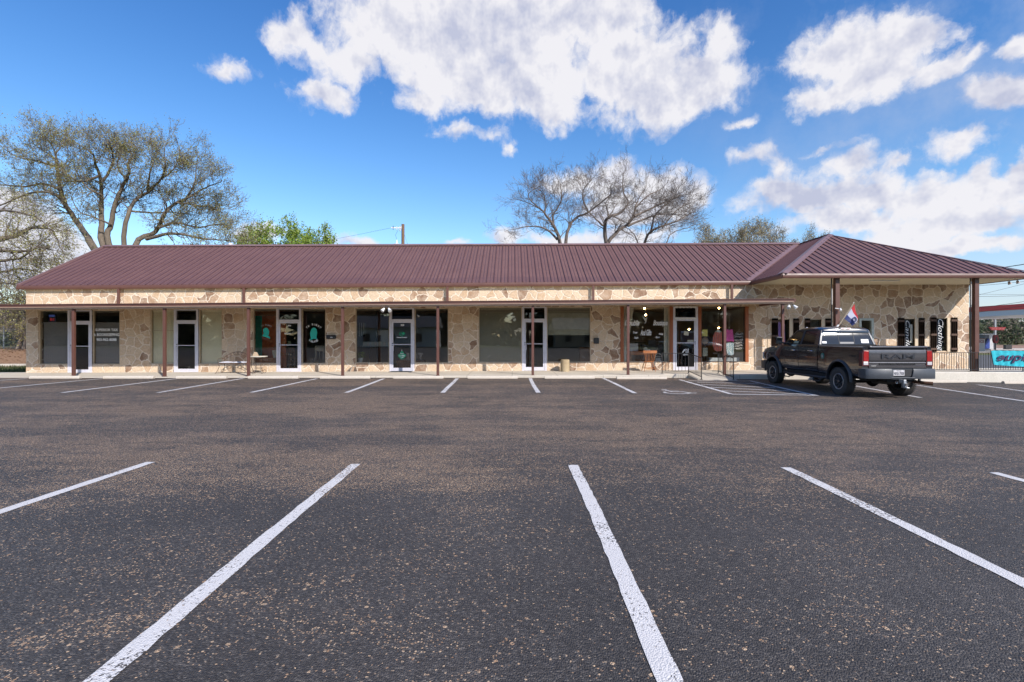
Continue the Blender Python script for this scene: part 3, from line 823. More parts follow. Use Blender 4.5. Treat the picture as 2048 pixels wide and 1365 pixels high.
    def cap(p, q, w_, up=.05):
        d = (q-p).normalized(); s = d.cross(Vector((0,0,1))).normalized()*w_; dn = Vector((0,0,-w_*.30))
        m.add([tuple(p+Vector((0,0,up))), tuple(q+Vector((0,0,up))), tuple(q+s+dn+Vector((0,0,up))), tuple(p+s+dn+Vector((0,0,up))), tuple(q-s+dn+Vector((0,0,up))), tuple(p-s+dn+Vector((0,0,up)))], [(0,1,2,3),(0,5,4,1)])
    cap(WC, APX+Vector((.05,.05,0)), .20); cap(WCR, APX+Vector((-.05,.05,0)), .10); cap(APX, RIDB, .16)
    # valley flashing laid on the main slope
    fl = []
    p0, p1 = Vector((10.9,22.76,4.18)), lroof(15.9, 1); d = (p1-p0).normalized(); s = Vector((-.30,0,0))
    m.add([tuple(p0+s+Vector((0,0,.035))), tuple(p0+Vector((0,0,.035))), tuple(p1+Vector((0,0,.035))), tuple(p1+s+Vector((0,0,.035)))], [(0,1,2,3)])
    m.add([tuple(p0+s+Vector((0,0,.035))), tuple(p1+s+Vector((0,0,.035))), tuple(p1+s), tuple(p0+s)], [(0,1,2,3)])
    obj('hip_cap', m, TRIMR, w)
    m = MB(); zb = 4.005
    gut(Vector((10.88,20.15,zb)), Vector((21.12,20.15,zb)), Vector((0,-1,0)))
    gut(Vector((10.9,22.72,zb)), Vector((10.9,20.13,zb)), Vector((-1,0,0)))
    gut(Vector((21.1,20.13,zb)), Vector((21.1,38.3,zb)), Vector((1,0,0)))
    obj('gutter', m, TRIM, w, smooth=30)
    m = MB(); m.box(10.93, 21.08, 20.18, 22.89, 4.03, 4.06); obj('soffit', m, SOFFIT, w)
    m = MB(); m.box(15.1, 16.25, 20.95, 21.12, 3.985, 4.03); obj('strip_light', m, WHITE, w)
    m = MB(); m.boxs(GX, 10.9, 22.75, 22.92, ez(GX)-.17, ez(GX)-.15, .0065*33.3); obj('soffit', m, SOFFIT, o)
    # small white vents just showing over the ridge
    for x in (-16.1, 1.95, 7.0):
        m = MB(); m.lathe([(.07,0),(.07,.5),(.13,.5),(.13,.62),(.02,.68)], 12, (x, 28.6, 6.35)); obj('roof_vent', m, WHITE, o, smooth=40)
roof()

# ---- covered walk
def canopy():
    CXL, CXR = -22.9, 11.32; s = .0075; k = s*(CXR-CXL)
    def cz(x): return 2.915+s*x
    c = thing('covered_walk', None, None); del_l(c); c.parent = BLD; c.location = (0,-2.8,0)
    m = MB(); z = cz(CXL)
    m.boxs(CXL, CXR, 20.14, 22.895, z+.125, z+.17, k); obj('deck', m, SOFFIT, c)
    m = MB()
    m.boxs(CXL, CXR, 20.06, 20.12, z+.035, z+.165, k); m.boxs(CXL, CXR, 20.03, 20.12, z+.150, z+.178, k); m.boxs(CXL, CXR, 20.035, 20.12, z+.02, z+.042, k)
    m.box(CXR, CXR+.06, 20.05, 22.89, cz(CXR)+.03, cz(CXR)+.175)
    obj('fascia', m, TRIM, c)
    m = MB(); m.boxs(CXL, CXR, 20.07, 20.13, z-.012, z+.018, k); m.boxs(CXL, CXR, 20.055, 20.065, z+.045, z+.056, k); obj('fascia_strip', m, BEIGE, c)
    m = MB(); m.boxs(CXL, CXR, 20.08, 20.15, z-.03, z-.014, k); obj('lower_rail', m, TRIM, c)
    for px in (147.5, 329.3, 497.3, 685.4, 875.8, 1065.5, 1256, 1447, 1562.5):
        x = (px-1024)*.0202; w = .05
        if px > 1400: x = (px-1024)*.0203
        m = MB(); zt = cz(x)-.01
        yb = 20.2; b = WZ(x)
        m.box(x-w, x+w, yb-w, yb+w, b-.02, zt); m.box(x-.075, x+.075, yb-.075, yb+.075, b, b+.012)
        obj('post', m, TRIM, c, bevel=.004)
    # twin flood lamps under the edge
    for px, in ((990.5/5.689*0+774,), (1548.5+32,)):
        x = (px-1024)*.0201; zz = cz(x)-.03; m = MB(); m.tube([(x-.10,20.02,zz-.10),(x-.05,20.05,zz-.01),(x+.05,20.05,zz-.01),(x+.10,20.02,zz-.10)], .018, 6)
        f = obj('flood_lamp', m, BLACK, c)
        for sg in (-1, 1):
            p = Vector((x+sg*.10, 20.0, zz-.09)); d = Vector((sg*.45,-.5,-.7)).normalized(); m = MB()
            m.tube([p-d*.03, p+d*.02, p+d*.13], [.03,.045,.075], 12); obj('bulb', m, WHITE, f, smooth=40)
    # short downspouts from the eave onto the canopy, white lamp at each foot
    for px in (239.3, 489.3, 895.3, 1186, 1462.5):
        x = FX(px, 22.8); m = MB(); m.box(x-.052, x+.052, 22.70, 22.78, cz(x)+.25, ez(x)-.18); m.beam((x,22.74,cz(x)+.30),(x,22.55,cz(x)+.20), .09, .07)
        d = obj('downspout', m, TRIM, c, bevel=.006)
        m = MB(); m.tube([(x-.01,22.62,cz(x)+.28),(x-.015,22.50,cz(x)+.25)], [.03,.055], 10); obj('white_elbow', m, WHITE, d)
    return c
def del_l(o):
    for k in ('label','category','group'):
        if k in o: del o[k]
CANOPY = canopy()

# ---- porch posts
def porch_posts():
    for px in (1673.5, 1951.5):
        x = (px-1024)*.0204; y = 20.42; m = MB(); b = WZ(x); m.box(x-.085, x+.085, y-.085, y+.085, b-.02, 4.03); m.box(x-.13, x+.13, y-.13, y+.13, b, b+.015+.05)
        p = obj('porch_post', m, TRIM, BLD, bevel=.006)
        m = MB(); xx = x-.20; m.tube([(xx,y,4.03),(xx,y,b+.05)], .022, 8); 
        obj('conduit', m, BLACK, p)
        m = MB(); m.tube([(xx-.0,y-.03,3.6+(.3 if px > 1800 else 0)),(xx,y-.03,2.95)], .022, 8); obj('white_pipe', m, M('pale conduit',(.55,.50,.45),.5) , p)
    x = (1682-1024)*.0202; m = MB(); m.tube([(x-.18,20.3,2.80),(x-.06,20.28,2.78),(x+.0,20.25,2.76)], .014, 6); f = obj('flood_lamp', m, WHITE, BLD)
    m = MB(); m.tube([(x,20.25,2.79),(x-.01,20.2,2.69)], [.03,.05], 10); obj('bulb', m, WHITE, f)
    for i, px in enumerate((2010,2030)):
        x = 21.0; y = 21.2 - i*.35; m = MB(); m.tube([(x+.06,y,3.99),(x+.10,y-.02,3.86)], [.035,.07], 10); obj('flood_lamp', m, M('dull eave lamp',(.40,.36,.36),.5), BLD)
porch_posts()

# ---- frames and glazing
def inset_frame(m, x0, x1, z0, z1, w, y0, y1, wb=None, wt=None):
    wb = w if wb is None else wb; wt = w if wt is None else wt
    m.box(x0, x0+w, y0, y1, z0, z1); m.box(x1-w, x1, y0, y1, z0, z1); m.box(x0+w, x1-w, y0, y1, z0, z0+wb); m.box(x0+w, x1-w, y0, y1, z1-wt, z1)
def window(key, w=.035, glass=None, fmat=None, name='window'):
    x0, x1, z0, z1 = rect(*OPEN[key]); m = MB(); g = .0015
    inset_frame(m, x0+g, x1-g, z0+g, z1-g, w, 22.93, 23.03); f = obj(name, m, fmat or BEIGE, BLD)
    m = MB(); m.box(x0+w*.9, x1-w*.9, 22.975, 22.981, z0+w*.9, z1-w*.9); obj('pane', m, glass or GLASS, f)
    return f
DOORS = {}
def door(key, top, hand='l', fw=.055):
    """aluminium door frame with transom; top = py of the door leaf's head"""
    x0, x1, z0, z1 = rect(*OPEN[key]); g = .0015; zt = FZ(top); m = MB()
    inset_frame(m, x0+g, x1-g, z0+g, z1-g, fw+.045, 22.885, 23.04, wb=.01, wt=.05); m.box(x0+.1, x1-.1, 22.89, 23.035, zt, zt+.085)
    f = obj('door_frame', m, ALU, BLD, bevel=.003)
    m = MB(); m.box(x0+.1, x1-.1, 22.965, 22.971, zt+.085, z1-.05); obj('transom_pane', m, GLASSD, f)
    a, b = x0+.105, x1-.105; zb = z0+.02; m = MB()
    inset_frame(m, a, b, zb, zt-.005, .065, 22.90, 22.945, wb=.16, wt=.075)
    zr = zb+.16+(zt-zb-.235)*.515; m.box(a+.065, b-.065, 22.905, 22.94, zr-.012, zr+.022)
    d = obj('door', m, ALU, BLD, bevel=.003)
    m = MB(); m.box(a+.06, b-.06, 22.920, 22.926, zb+.155, zt-.075); obj('pane', m, GLASS, d)
    hx = a+.085 if hand == 'l' else b-.085; s = 1
    m = MB(); m.tube([(hx,22.90,zr-.03),(hx,22.84,zr-.03),(hx,22.84,zr-.27),(hx,22.90,zr-.27)], .014, 8); obj('handle', m, ALU, d, smooth=40)
    m = MB(); lx = a+.03 if hand == 'l' else b-.03
    m.lathe([(0,-.012),(.022,-.010),(.024,0)], 12, (lx,22.90,zr+.05), 'y'); obj('lock', m, BLACK, d)
    m = MB(); m.lathe([(0,-.012),(.018,-.010),(.02,0)], 12, (lx,22.90,zr-.04), 'y'); obj('lock', m, BLACK, d)
    DOORS[key] = (d, a, b, zb, zt); return d
WIN = {k: window(k) for k in ('a1','a2','b1','b2','c1','c2','d1','d2','e1','e2')}
for k, t in (('ad',646),('bd',644.5),('cd',643.5),('dd',642.5),('ed',641.5),('fd',638.5)): door(k, t, 'r' if k == 'fd' else 'l')
# boutique windows with cedar boards at both sides
for k in ('f1','f2'):
    x0, x1, z0, z1 = rect(*OPEN[k]); w = .15; m = MB(); inset_frame(m, x0+w, x1-w, z0+.0015, z1-.0015, .03, 22.95, 23.03); f = obj('window', m, BLACK if k == 'f2' else BEIGE, BLD)
    m = MB(); m.box(x0+w+.02, x1-w-.02, 22.98, 22.986, z0+.02, z1-.02); obj('pane', m, GLASS, f)
    for a, b in ((x0+.002, x0+w), (x1-w, x1-.002)):
        m = MB(); m.box(a, b, 22.87, 23.0, z0+.002, z1-.002); obj('side_board', m, CEDAR, f, bevel=.004)
    WIN[k] = f
# scalloped white trim over the boutique door
x0, x1, z0, z1 = rect(*OPEN['fd'])
for zz in (FZ(614.6), FZ(637.6)):
    n = 42; a, b = x0+.08, x1-.08; m = MB()
    m.prism([(a+(b-a)*i/n, zz-.015-.035*abs(math.sin(math.pi*6*i/n))) for i in range(n+1)]+[(b,zz+.03),(a,zz+.03)], 22.862, 22.884)
    obj('scalloped_trim', m, WHITE, DOORS['fd'][0])
# porch windows with shutters
def porch_window(key, sl, sr, lab=None):
    x0, x1, z0, z1 = rect(*OPEN[key]); f = window(key, .03, GLASS, BEIGE)
    m = MB(); m.box(x1-.14, x1+.02, 22.885, 22.93, z0, z1); obj('jamb_board', m, BEIGE, f)
    for a, b in (sl, sr):
        if b <= a: continue
        xa, xb = FX(a), FX(b); n = 3; m = MB(); w = (xb-xa)/n
        for i in range(n): m.box(xa+i*w+.004, xa+(i+1)*w-.004, 22.862, 22.89, z0-.01, z1+.01)
        m.box(xa-.004, xb+.004, 22.862, 22.863, z0-.01, z1+.01)
        for t in (.08,.5,.92):
            z = z0+(z1-z0)*t; m.box(xa, xb, 22.838, 22.8615, z-.045, z+.045)
        obj('shutter', m, SHUT, f, bevel=.003)
    return f
PW = {'w1': porch_window('w1', (1543,1555.2), (1586,1597.4)), 'w2': porch_window('w2', (1609,1619.5), (1650,1663)),
      'w3': porch_window('w3', (1794.8,1807.5), (1836.5,1848)), 'w4': porch_window('w4', (1860.3,1872), (1901,1913.7))}
x0, x1, z0, z1 = rect(*OPEN['wd']); m = MB(); inset_frame(m, x0+.002, x1-.002, z0, z1-.002, .10, 22.87, 23.0); d = obj('porch_door', m, M('pale green grey door paint',(.42,.46,.42),.5), BLD, bevel=.004)
m = MB(); m.box(x0+.09, x1-.09, 22.93, 22.936, z0+.09, z1-.09); obj('pane', m, GLASS, d)
# vertical joint / cable on the wing wall
m = MB(); m.tube([(11.70,22.885,3.98),(11.71,22.885,2.2),(11.70,22.885,.15)], .009, 5); obj('wall_cable', m, BEIGE, BLD)

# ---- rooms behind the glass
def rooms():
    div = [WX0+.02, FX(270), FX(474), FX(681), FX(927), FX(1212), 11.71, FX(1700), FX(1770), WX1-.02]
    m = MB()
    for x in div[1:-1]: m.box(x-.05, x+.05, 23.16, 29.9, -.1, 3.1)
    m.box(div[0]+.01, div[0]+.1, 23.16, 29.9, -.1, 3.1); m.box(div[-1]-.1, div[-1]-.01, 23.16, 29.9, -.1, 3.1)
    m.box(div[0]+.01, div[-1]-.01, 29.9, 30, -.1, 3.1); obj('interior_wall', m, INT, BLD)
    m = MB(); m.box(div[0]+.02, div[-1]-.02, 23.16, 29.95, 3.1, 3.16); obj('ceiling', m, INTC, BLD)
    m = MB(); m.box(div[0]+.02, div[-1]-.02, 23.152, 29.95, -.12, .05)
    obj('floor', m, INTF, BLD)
rooms()
# ================================================================ lettering, blinds and goods
YL = 22.915      # door lettering plane is in front of the door pane
def zx(px, d=FY): return FX(px, d)
def zy(py, d=FY): return FZ(py, d)
YW = 22.968      # window lettering, just outside the panes (pane 22.975)
def lett(s, l, r, t, b, mat, parent, y=YW, name='lettering', **kw):
    return obj(name, fit_text(s, FX(l,y), FX(r,y), FZ(b,y), FZ(t,y), y, **kw), mat, parent, fix=False)
# tax office
lett('SUPERIOR TAX', 190.5, 236, 657.5, 662.8, LETW, WIN['a2'], bold=.03)
lett('& BOOKKEEPING', 187.5, 238.6, 667, 672.6, LETW, WIN['a2'], bold=.03)
lett('903-962-8088', 193, 233, 676.8, 682.6, LETW, WIN['a2'], bold=.03)
def shade(key, t, b, mat, inset=.06, name='roller_shade', y=23.10, l=None, r=None):
    x0, x1, z0, z1 = rect(*OPEN[key])
    if l: x0 = FX(l)
    if r: x1 = FX(r)
    m = MB(); m.box(x0+inset, x1-inset, y, y+.012, FZ(b), FZ(t)); m.box(x0+inset, x1-inset, y-.006, y+.018, FZ(b)-.02, FZ(b)); return obj(name, m, mat, WIN.get(key) or BLD)
def slats(key, t, b, mat, pitch=.09, y=23.04, l=None, r=None):
    x0, x1, z0, z1 = rect(*OPEN[key]); m = MB(); x = (FX(l) if l else x0+.05); xe = (FX(r) if r else x1-.05)
    while x < xe:
        m.add([(x,y+.006,FZ(b)),(x+pitch*1.06,y-.003,FZ(b)),(x+pitch*1.06,y-.003,FZ(t)),(x,y+.006,FZ(t))], [(0,1,2,3)]); x += pitch
    m.box(x0+.05, x1-.05, y-.02, y+.03, FZ(t)-.01, FZ(t)+.03)
    return obj('vertical_blind', m, mat, WIN[key], fix=False)
GRB = M('blue grey woven shade', (.215,.215,.225), .85, var=.06, scale=2)
slats('a1', 646, 727.5, GRB, .10, l=82); slats('a2', 646.5, 727.5, GRB, .10)
BB = M('beige blind slat', (.80,.78,.60), .8, var=.05)
slats('b1', 622, 727, BB, .09); slats('b2', 622, 727, BB, .09)
m = MB(); x0, x1, z0, z1 = rect(*OPEN['b1']); m.box(x0+.04, x1-.04, 22.99, 23.0, FZ(662), FZ(661)); obj('head_rail', m, BEIGE, WIN['b1'])
# small lit sign in the tax office, hung behind the glass
t = thing('window_sign', 'small blue and red square sign hung high behind the leftmost window', 'sign', (FX(105),23.2,FZ(640)))
m = MB(); m.box(FX(98,23.2), FX(113,23.2), 23.16, 23.20, FZ(645,23.2), FZ(629,23.2)); obj('panel', m, M('navy plastic',(.015,.015,.07),.4), t)
m = MB(); m.box(FX(100,23.2), FX(111,23.2), 23.15, 23.158, FZ(634,23.2), FZ(630.5,23.2)); obj('blue_band', m, M('blue sign',(.06,.10,.35),.5,emit=(.05,.1,.4),es=.25), t)
obj('lettering', fit_text('B1', FX(102,23.2), FX(110,23.2), FZ(642,23.2), FZ(637,23.2), 23.155, bold=.03), M('red sign',(.5,.03,.03),.5,emit=(.5,.02,.03),es=.25), t, fix=False)
m = MB()
m.tube([(FX(105),23.18,FZ(629)),(FX(105),23.18,3.1)], .003, 4); obj('cord', m, BLACK, t)

# barber shop
lett('304', 575, 582, 650, 653.2, LETW, DOORS['cd'][0], YL, bold=.03)
lett('HOURS', 569, 581.5, 666, 668.8, LETW, DOORS['cd'][0], YL, bold=.03)
m = MB(); y = YL; m.beam((FX(582,y),y,FZ(668.5,y)), (FX(584,y),y,FZ(666.9,y)), .03,.001); m.beam((FX(583.5,y),y,FZ(668.3,y)), (FX(587,y),y,FZ(663,y)), .03,.001); obj('tick_mark', m, LETW, DOORS['cd'][0])
man = [(255,500),(262,470),(290,450),(330,450),(350,465),(365,500),(378,525),(370,540),(372,570),(360,585),(345,590),(350,600),(380,620),(395,650),(388,668),(360,650),(320,635),(290,625),(245,615),(242,600),(262,570),(270,550),(258,525)]
wom = [(1210,460),(1240,445),(1270,450),(1305,485),(1300,500),(1312,540),(1300,590),(1295,630),(1305,660),(1310,690),(1290,670),(1250,660),(1210,672),(1180,700),(1163,705),(1165,680),(1190,640),(1175,610),(1172,560),(1180,520),(1195,480)]
def emblem(pts, parent):
    m = MB(); pl = [(FX(500+x/9.75,YW), FZ(610+y_/9.75,YW)) for x,y_ in pts]; m.prism(pl, YW, YW+.002); 
    return obj('head_emblem', m, TEAL, parent)
emblem(man, WIN['c1']); emblem(wom, WIN['c2'])
cx, cz_ = FX(500+1240/9.75,YW), FZ(610+560/9.75,YW)
obj('lettering', arc_text('TN POINT', cx, cz_, .37, 138, 42, .085, YW, .03, .72), LETW, WIN['c2'], fix=False)
obj('lettering', arc_text('PALACE', cx, cz_-.05, .36, 238, 302, .085, YW, .03, .8), LETW, WIN['c2'], fix=False)
cx, cz_ = FX(500+315/9.75,YW), FZ(610+540/9.75,YW)
obj('lettering', arc_text('TN POINT', cx, cz_, .31, 125, 50, .075, YW, .02, .8), LETG, WIN['c1'], fix=False)
obj('lettering', arc_text('PALACE', cx, cz_-.0, .33, 235, 290, .07, YW, .02, .8), M('dusty red vinyl',(.25,.09,.08),.6), WIN['c1'], fix=False)
# interior of the barber shop: teal and rust painted back partition
t = thing('partition_panel', 'teal and rust painted partition inside the shop with head emblems', 'partition', (FX(530,24.4),24.4,.05))
m = MB(); m.box(FX(500,24.4), FX(524,24.4), 24.40, 24.44, .05, 2.75); obj('teal_board', m, M('deep teal paint',(.03,.45,.36),.6,var=.2), t)
m = MB(); m.box(FX(524,24.4), FX(572,24.4), 24.405, 24.44, .05, 2.75); obj('rust_board', m, M('rust brown paint',(.55,.14,.05),.6,var=.25), t)
m = MB(); m.box(FX(500,24.3), FX(560,24.3), 24.36, 24.404, FZ(632,24.3), FZ(622,24.3)); obj('header_board', m, WOODO, t)
t = thing('display_bench', 'low orange wooden bench inside the barber shop window', 'bench', (FX(530,23.6),23.6,.05))
m = MB(); m.box(FX(508,23.5), FX(552,23.5), 23.35, 23.75, FZ(718.5,23.5), FZ(716,23.5)); m.box(FX(509,23.5), FX(551,23.5), 23.37, 23.40, FZ(727,23.5), FZ(718.5,23.5)); obj('top', m, WOODO, t)
for x in (510, 549):
    m = MB(); m.box(FX(x,23.5)-.03, FX(x,23.5)+.03, 23.4, 23.7, .05, FZ(718.5,23.5)); obj('leg', m, WOODO, t)
t = thing('flower_pitcher', 'white ribbed pitcher with a sprig on the wooden bench', 'pitcher', (FX(549,23.5),23.55,FZ(716,23.5)))
m = MB(); m.lathe([(0,0),(.075,0),(.10,.15),(.125,.34),(.13,.35),(.118,.34),(.09,.1),(0,.02)], 14, (FX(549,23.5),23.55,FZ(716,23.5))); obj('vase', m, M('cream ceramic',(.55,.5,.4),.5), t, smooth=40)
m = MB(); q = Vector((FX(549,23.5),23.55,FZ(702,23.5))); rn = random.Random(2)
for i in range(9):
    e = q+Vector((rn.uniform(-.13,.1),rn.uniform(-.1,.1),rn.uniform(.1,.26))); m.tube([q, (q+e)/2+Vector((.02,0,.02)), e], .003, 3); m.lathe([(0,-.014),(.014,0),(0,.014)], 5, tuple(e))
obj('sprig', m, M('pale dried blossom',(.5,.45,.42),.8), t)
def side_chair(name, lab, px0, px1, pt, pb, y, mat, cat='chair'):
    x0, x1 = FX(px0,y), FX(px1,y); zt, zb = FZ(pt,y), .05; zs = zb+.45; t = thing(name, lab, cat, ((x0+x1)/2, y, zb))
    m = MB(); m.box(x0, x1, y-.02, y+.42, zs-.04, zs); obj('seat', m, mat, t, bevel=.01)
    m = MB(); m.box(x0+.01, x1-.01, y-.03, y, zt-.26, zt); 
    for i in range(3): m.box(x0+.05+i*(x1-x0-.14)/2, x0+.09+i*(x1-x0-.14)/2, y-.025, y-.005, zs, zt-.25)
    obj('backrest', m, mat, t, bevel=.008)
    for a in (x0+.02, x1-.02):
        for b in (y-.01, y+.38):
            m = MB(); m.beam((a,b,zb), (a,b,zs if b > y else zt-.1), .035, .035); obj('leg', m, mat, t)
    return t
side_chair('dining_chair', 'grey wooden chair inside the barber shop right window', 630, 649, 692, 745, 23.55, M('grey painted wood',(.22,.21,.17),.6,var=.15))
side_chair('waiting_chair', 'brown armchair seen through the barber shop door', 574, 590, 695, 745, 24.6, BROWNW)
t = thing('metal_pail', 'small metal pail beside the grey wooden chair', 'pail', (FX(623,23.5),23.5,.05))
m = MB(); zc = FZ(727,23.5); m.lathe([(0,0),(.075,0),(.11,.22),(.115,.225),(.1,.215),(.07,.02),(0,.02)], 14, (FX(624,23.5),23.5,zc)); obj('bucket', m, STEEL, t, smooth=40)
m = MB(); m.box(FX(618,23.5), FX(631,23.5), 23.38, 23.64, zc-.03, zc); m.box(FX(624,23.5)-.03, FX(624,23.5)+.03, 23.47, 23.53, .05, zc-.03); obj('stand', m, BROWNW, t)

# unit with door 303
lett('303', 801, 808.3, 648.6, 652.6, LETW, DOORS['dd'][0], YL, bold=.03)
lett('Lifting Princess', 793.8, 813.8, 674, 676.8, LETW, DOORS['dd'][0], YL, bold=.04)
def heart(cx, cz, w, h, n=26):
    o = []
    for i in range(n):
        t = 2*math.pi*i/n; x = 16*math.sin(t)**3/16; z = (13*math.cos(t)-5*math.cos(2*t)-2*math.cos(3*t)-math.cos(4*t))/16
        o.append((cx+x*w/2, cz+z*h/2))
    return o
m = MB(); hh = heart(FX(804.5,YL), FZ(668.5,YL), .25, .23); m.tube([(a,YL-.002,b) for a,b in hh], .011, 4, True)
h2 = heart(FX(806,YL), FZ(667.8,YL), .14, .13); m.prism(h2, YL-.004, YL-.001); m.tube([(FX(799.5,YL),YL-.003,FZ(671.5,YL)),(FX(800.5,YL),YL-.003,FZ(668,YL)),(FX(802,YL),YL-.003,FZ(671,YL))], .012, 4)
obj('heart_logo', m, M('green vinyl',(.01,.33,.17),.5), DOORS['dd'][0])
dk = M('emerald clover board', (.02,.32,.16), .5, var=.2)
t = thing('clover_sign', 'green clover shaped sign hung on the door marked 303', 'sign', (FX(804,22.89),22.89,FZ(711,22.89)))
m = MB(); y = 22.885
for i, (a, b, r) in enumerate(((0,.10,.085),(-.10,-.01,.085),(.10,-.01,.085),(0,-.12,.07),(0,-.02,.09),(-.06,-.09,.06),(.06,-.09,.06))): m.lathe([(0,-.012-i*.0006),(r,-.012-i*.0006),(r,.004)], 16, (FX(804,y)+a,y,FZ(711,y)+b), 'y')
obj('board', m, dk, t)
m = MB(); m.tube([(FX(804,y),y,FZ(706,y)),(FX(804,y)-.01,y,FZ(699.5,y))], .012, 5); obj('hanger', m, WHITE, t)
obj('lettering', fit_text('SHOP', FX(801,y), FX(807.5,y), FZ(708.8,y), FZ(706.5,y), y-.022, bold=.03).join(fit_text('CLOSED', FX(798,y), FX(810,y), FZ(713,y), FZ(710.4,y), y-.022, bold=.03)).join(fit_text('UP', FX(802,y), FX(807,y), FZ(717,y), FZ(714.4,y), y-.022, bold=.03)), LETW, t, fix=False)
# LIFT marquee letters on the floor inside
LM = M('weathered tin letter', (.34,.30,.28), .6, var=.2)
for ch, l, r, y in (('L',800.5,810,23.5),('I',812.6,819,23.5),('F',829.5,835.5,23.45),('T',836.2,846,23.45)):
    g = fit_text(ch, FX(l,y), FX(r,y), FZ(721 if ch != 'T' else 720,y), FZ(706.5,y), y, bold=.05, thick=.05)
    tag(obj('marquee_letter', g, LM, fix=False), 'grey tin letter %s standing inside the shop marked 303' % ch, 'letter', 'marquee letters on the sill')
m = MB(); m.box(FX(795,23.5), FX(850,23.5), 23.35, 23.7, FZ(727,23.5), FZ(721,23.5)-.004); m.box(FX(796,23.5), FX(849,23.5), 23.37, 23.68, .05, FZ(727,23.5))
tag(obj('display_plinth', m, BROWNW), 'low dark plinth carrying the tin letters', 'plinth')
# long table with goods
t = thing('display_table', 'long dark table inside the left window of the unit marked 303', 'table', (FX(750,24.8),24.8,.05)); y = 24.8; zt = FZ(692,y)
m = MB(); m.box(FX(723,y), FX(795,y), 24.5, 25.2, zt-.04, zt); obj('tabletop', m, M('pale table top',(.22,.22,.20),.5), t)
for a in (725, 741, 758, 790):
    m = MB(); m.box(FX(a,y)-.025, FX(a,y)+.025, 24.55, 24.6, .05, zt-.04); obj('leg', m, BLACK, t)
rn = random.Random(7); k = 0
cols = [(.48,.46,.38),(.40,.42,.36),(.5,.42,.36),(.42,.45,.46)]
bm_ = [M('packet %d' % i, c, .6) for i, c in enumerate(cols)]
px = 726
proto = None
while px < 782:
    w = rn.uniform(3.4, 5.2); m = MB(); h = rn.uniform(7.6,8.6)*.0246
    m.box(FX(px,24.55), FX(px+w-.5,24.55), 24.53, 24.6, zt, zt+h)
    o = obj('packet', m, bm_[k % 4]); tag(o, '%s packet, %s in the row on the long dark display table' % (['cream','sage','peach','grey blue'][k % 4], ['first','second','third','fourth','fifth','sixth','seventh','eighth','ninth','tenth','eleventh','twelfth','thirteenth','fourteenth','fifteenth','sixteenth'][k]+' from the left'), 'packet', 'packets lined up on the display table'); px += w; k += 1
t = thing('notice_board', 'white board with a dark picture leaning behind the display table', 'board', (FX(762,25.4),25.4,zt)); y = 25.4
m = MB(); m.box(FX(752,y), FX(776,y), y, y+.03, FZ(686,y), FZ(661,y)); obj('panel', m, M('white board',(.55,.55,.56),.5), t)
m = MB(); m.box(FX(752,y), FX(762,y), y-.01, y, FZ(686,y), FZ(671,y)); obj('dark_picture', m, M('dark picture',(.04,.045,.05),.6), t)
t = thing('garment_rack', 'tall rack with clothes at the left of the display table', 'rack', (FX(722,24.4),24.4,.05)); y = 24.4
m = MB(); m.box(FX(712,y), FX(714,y), y, y+.04, .05, 2.5); m.box(FX(744,y)-.03, FX(744,y)+.03, y+.9, y+.96, .05, 3.0); obj('upright', m, BLACK, t)
for i in range(6):
    m = MB(); a = 716+i*1.9; m.box(FX(a,y), FX(a+1.4,y), y+.05, y+.4, FZ(672+rn.uniform(-3,5),y), FZ(646,y)); obj('garment', m, bm_[i % 4] if i % 2 else M('dark garment',(.06,.06,.07),.8), t)
t = thing('potted_plant', 'green leafy plant low in the window of the unit marked 303', 'plant', (FX(721,23.6),23.6,.05)); y = 23.6
m = MB(); m.lathe([(0,0),(.09,0),(.12,.2),(.1,.2),(0,.17)], 12, (FX(721,y),y,.45)); obj('pot', m, WHITE, t)
m = MB(); m.box(FX(716,y), FX(727,y), y-.12, y+.12, .05, .45); obj('stand', m, BROWNW, t)
m = MB()
for i in range(160):
    a = rn.uniform(0,6.3); q = Vector((FX(721,y),y,.66)); r_ = rn.uniform(.05,.24); p = q+Vector((r_*math.cos(a), r_*math.sin(a)*.7, rn.uniform(-.02,.28))); s = rn.uniform(.02,.045)
    d = Vector((rn.uniform(-1,1),rn.uniform(-1,1),rn.uniform(-.6,.6))).normalized(); e = d.orthogonal().normalized()
    m.add([tuple(p-d*s), tuple(p+e*s*.5), tuple(p+d*s), tuple(p-e*s*.5)], [(0,1,2,3)])
obj('foliage', m, LEAF_GRN, t, fix=False)
# filmed windows of the empty unit
m = MB(); x0, x1, z0, z1 = rect(*OPEN['e1']); m.box(x0+.03, x1-.03, 22.99, 22.995, z0+.03, z1-.03); obj('sun_film', m, BLINDD, WIN['e1'])
m = MB(); m.box(x0+.05, x1-.05, 23.02, 23.03, z0+.03, z1-.03); obj('backing_sheet', m, M('grey backing',(.25,.25,.21),.8), WIN['e1'])
m = MB(); x0, x1, z0, z1 = rect(*OPEN['e2']); m.box(x0+.04, x1-.04, 23.02, 23.03, FZ(670.5), z1-.28); obj('half_shade', m, M('grey green shade',(.30,.31,.26),.8), WIN['e2'])
m = MB(); m.box(x0+.035, x1-.035, 23.0, 23.01, z1-.29, z1-.03); obj('top_film', m, BLINDD, WIN['e2'])
m = MB(); m.box(FX(1160,25), FX(1183,25), 25, 25.5, .05, FZ(695,25)); tag(obj('storage_crate', m, WOODO, bevel=.02), 'dim brown crate inside the right filmed window', 'crate')
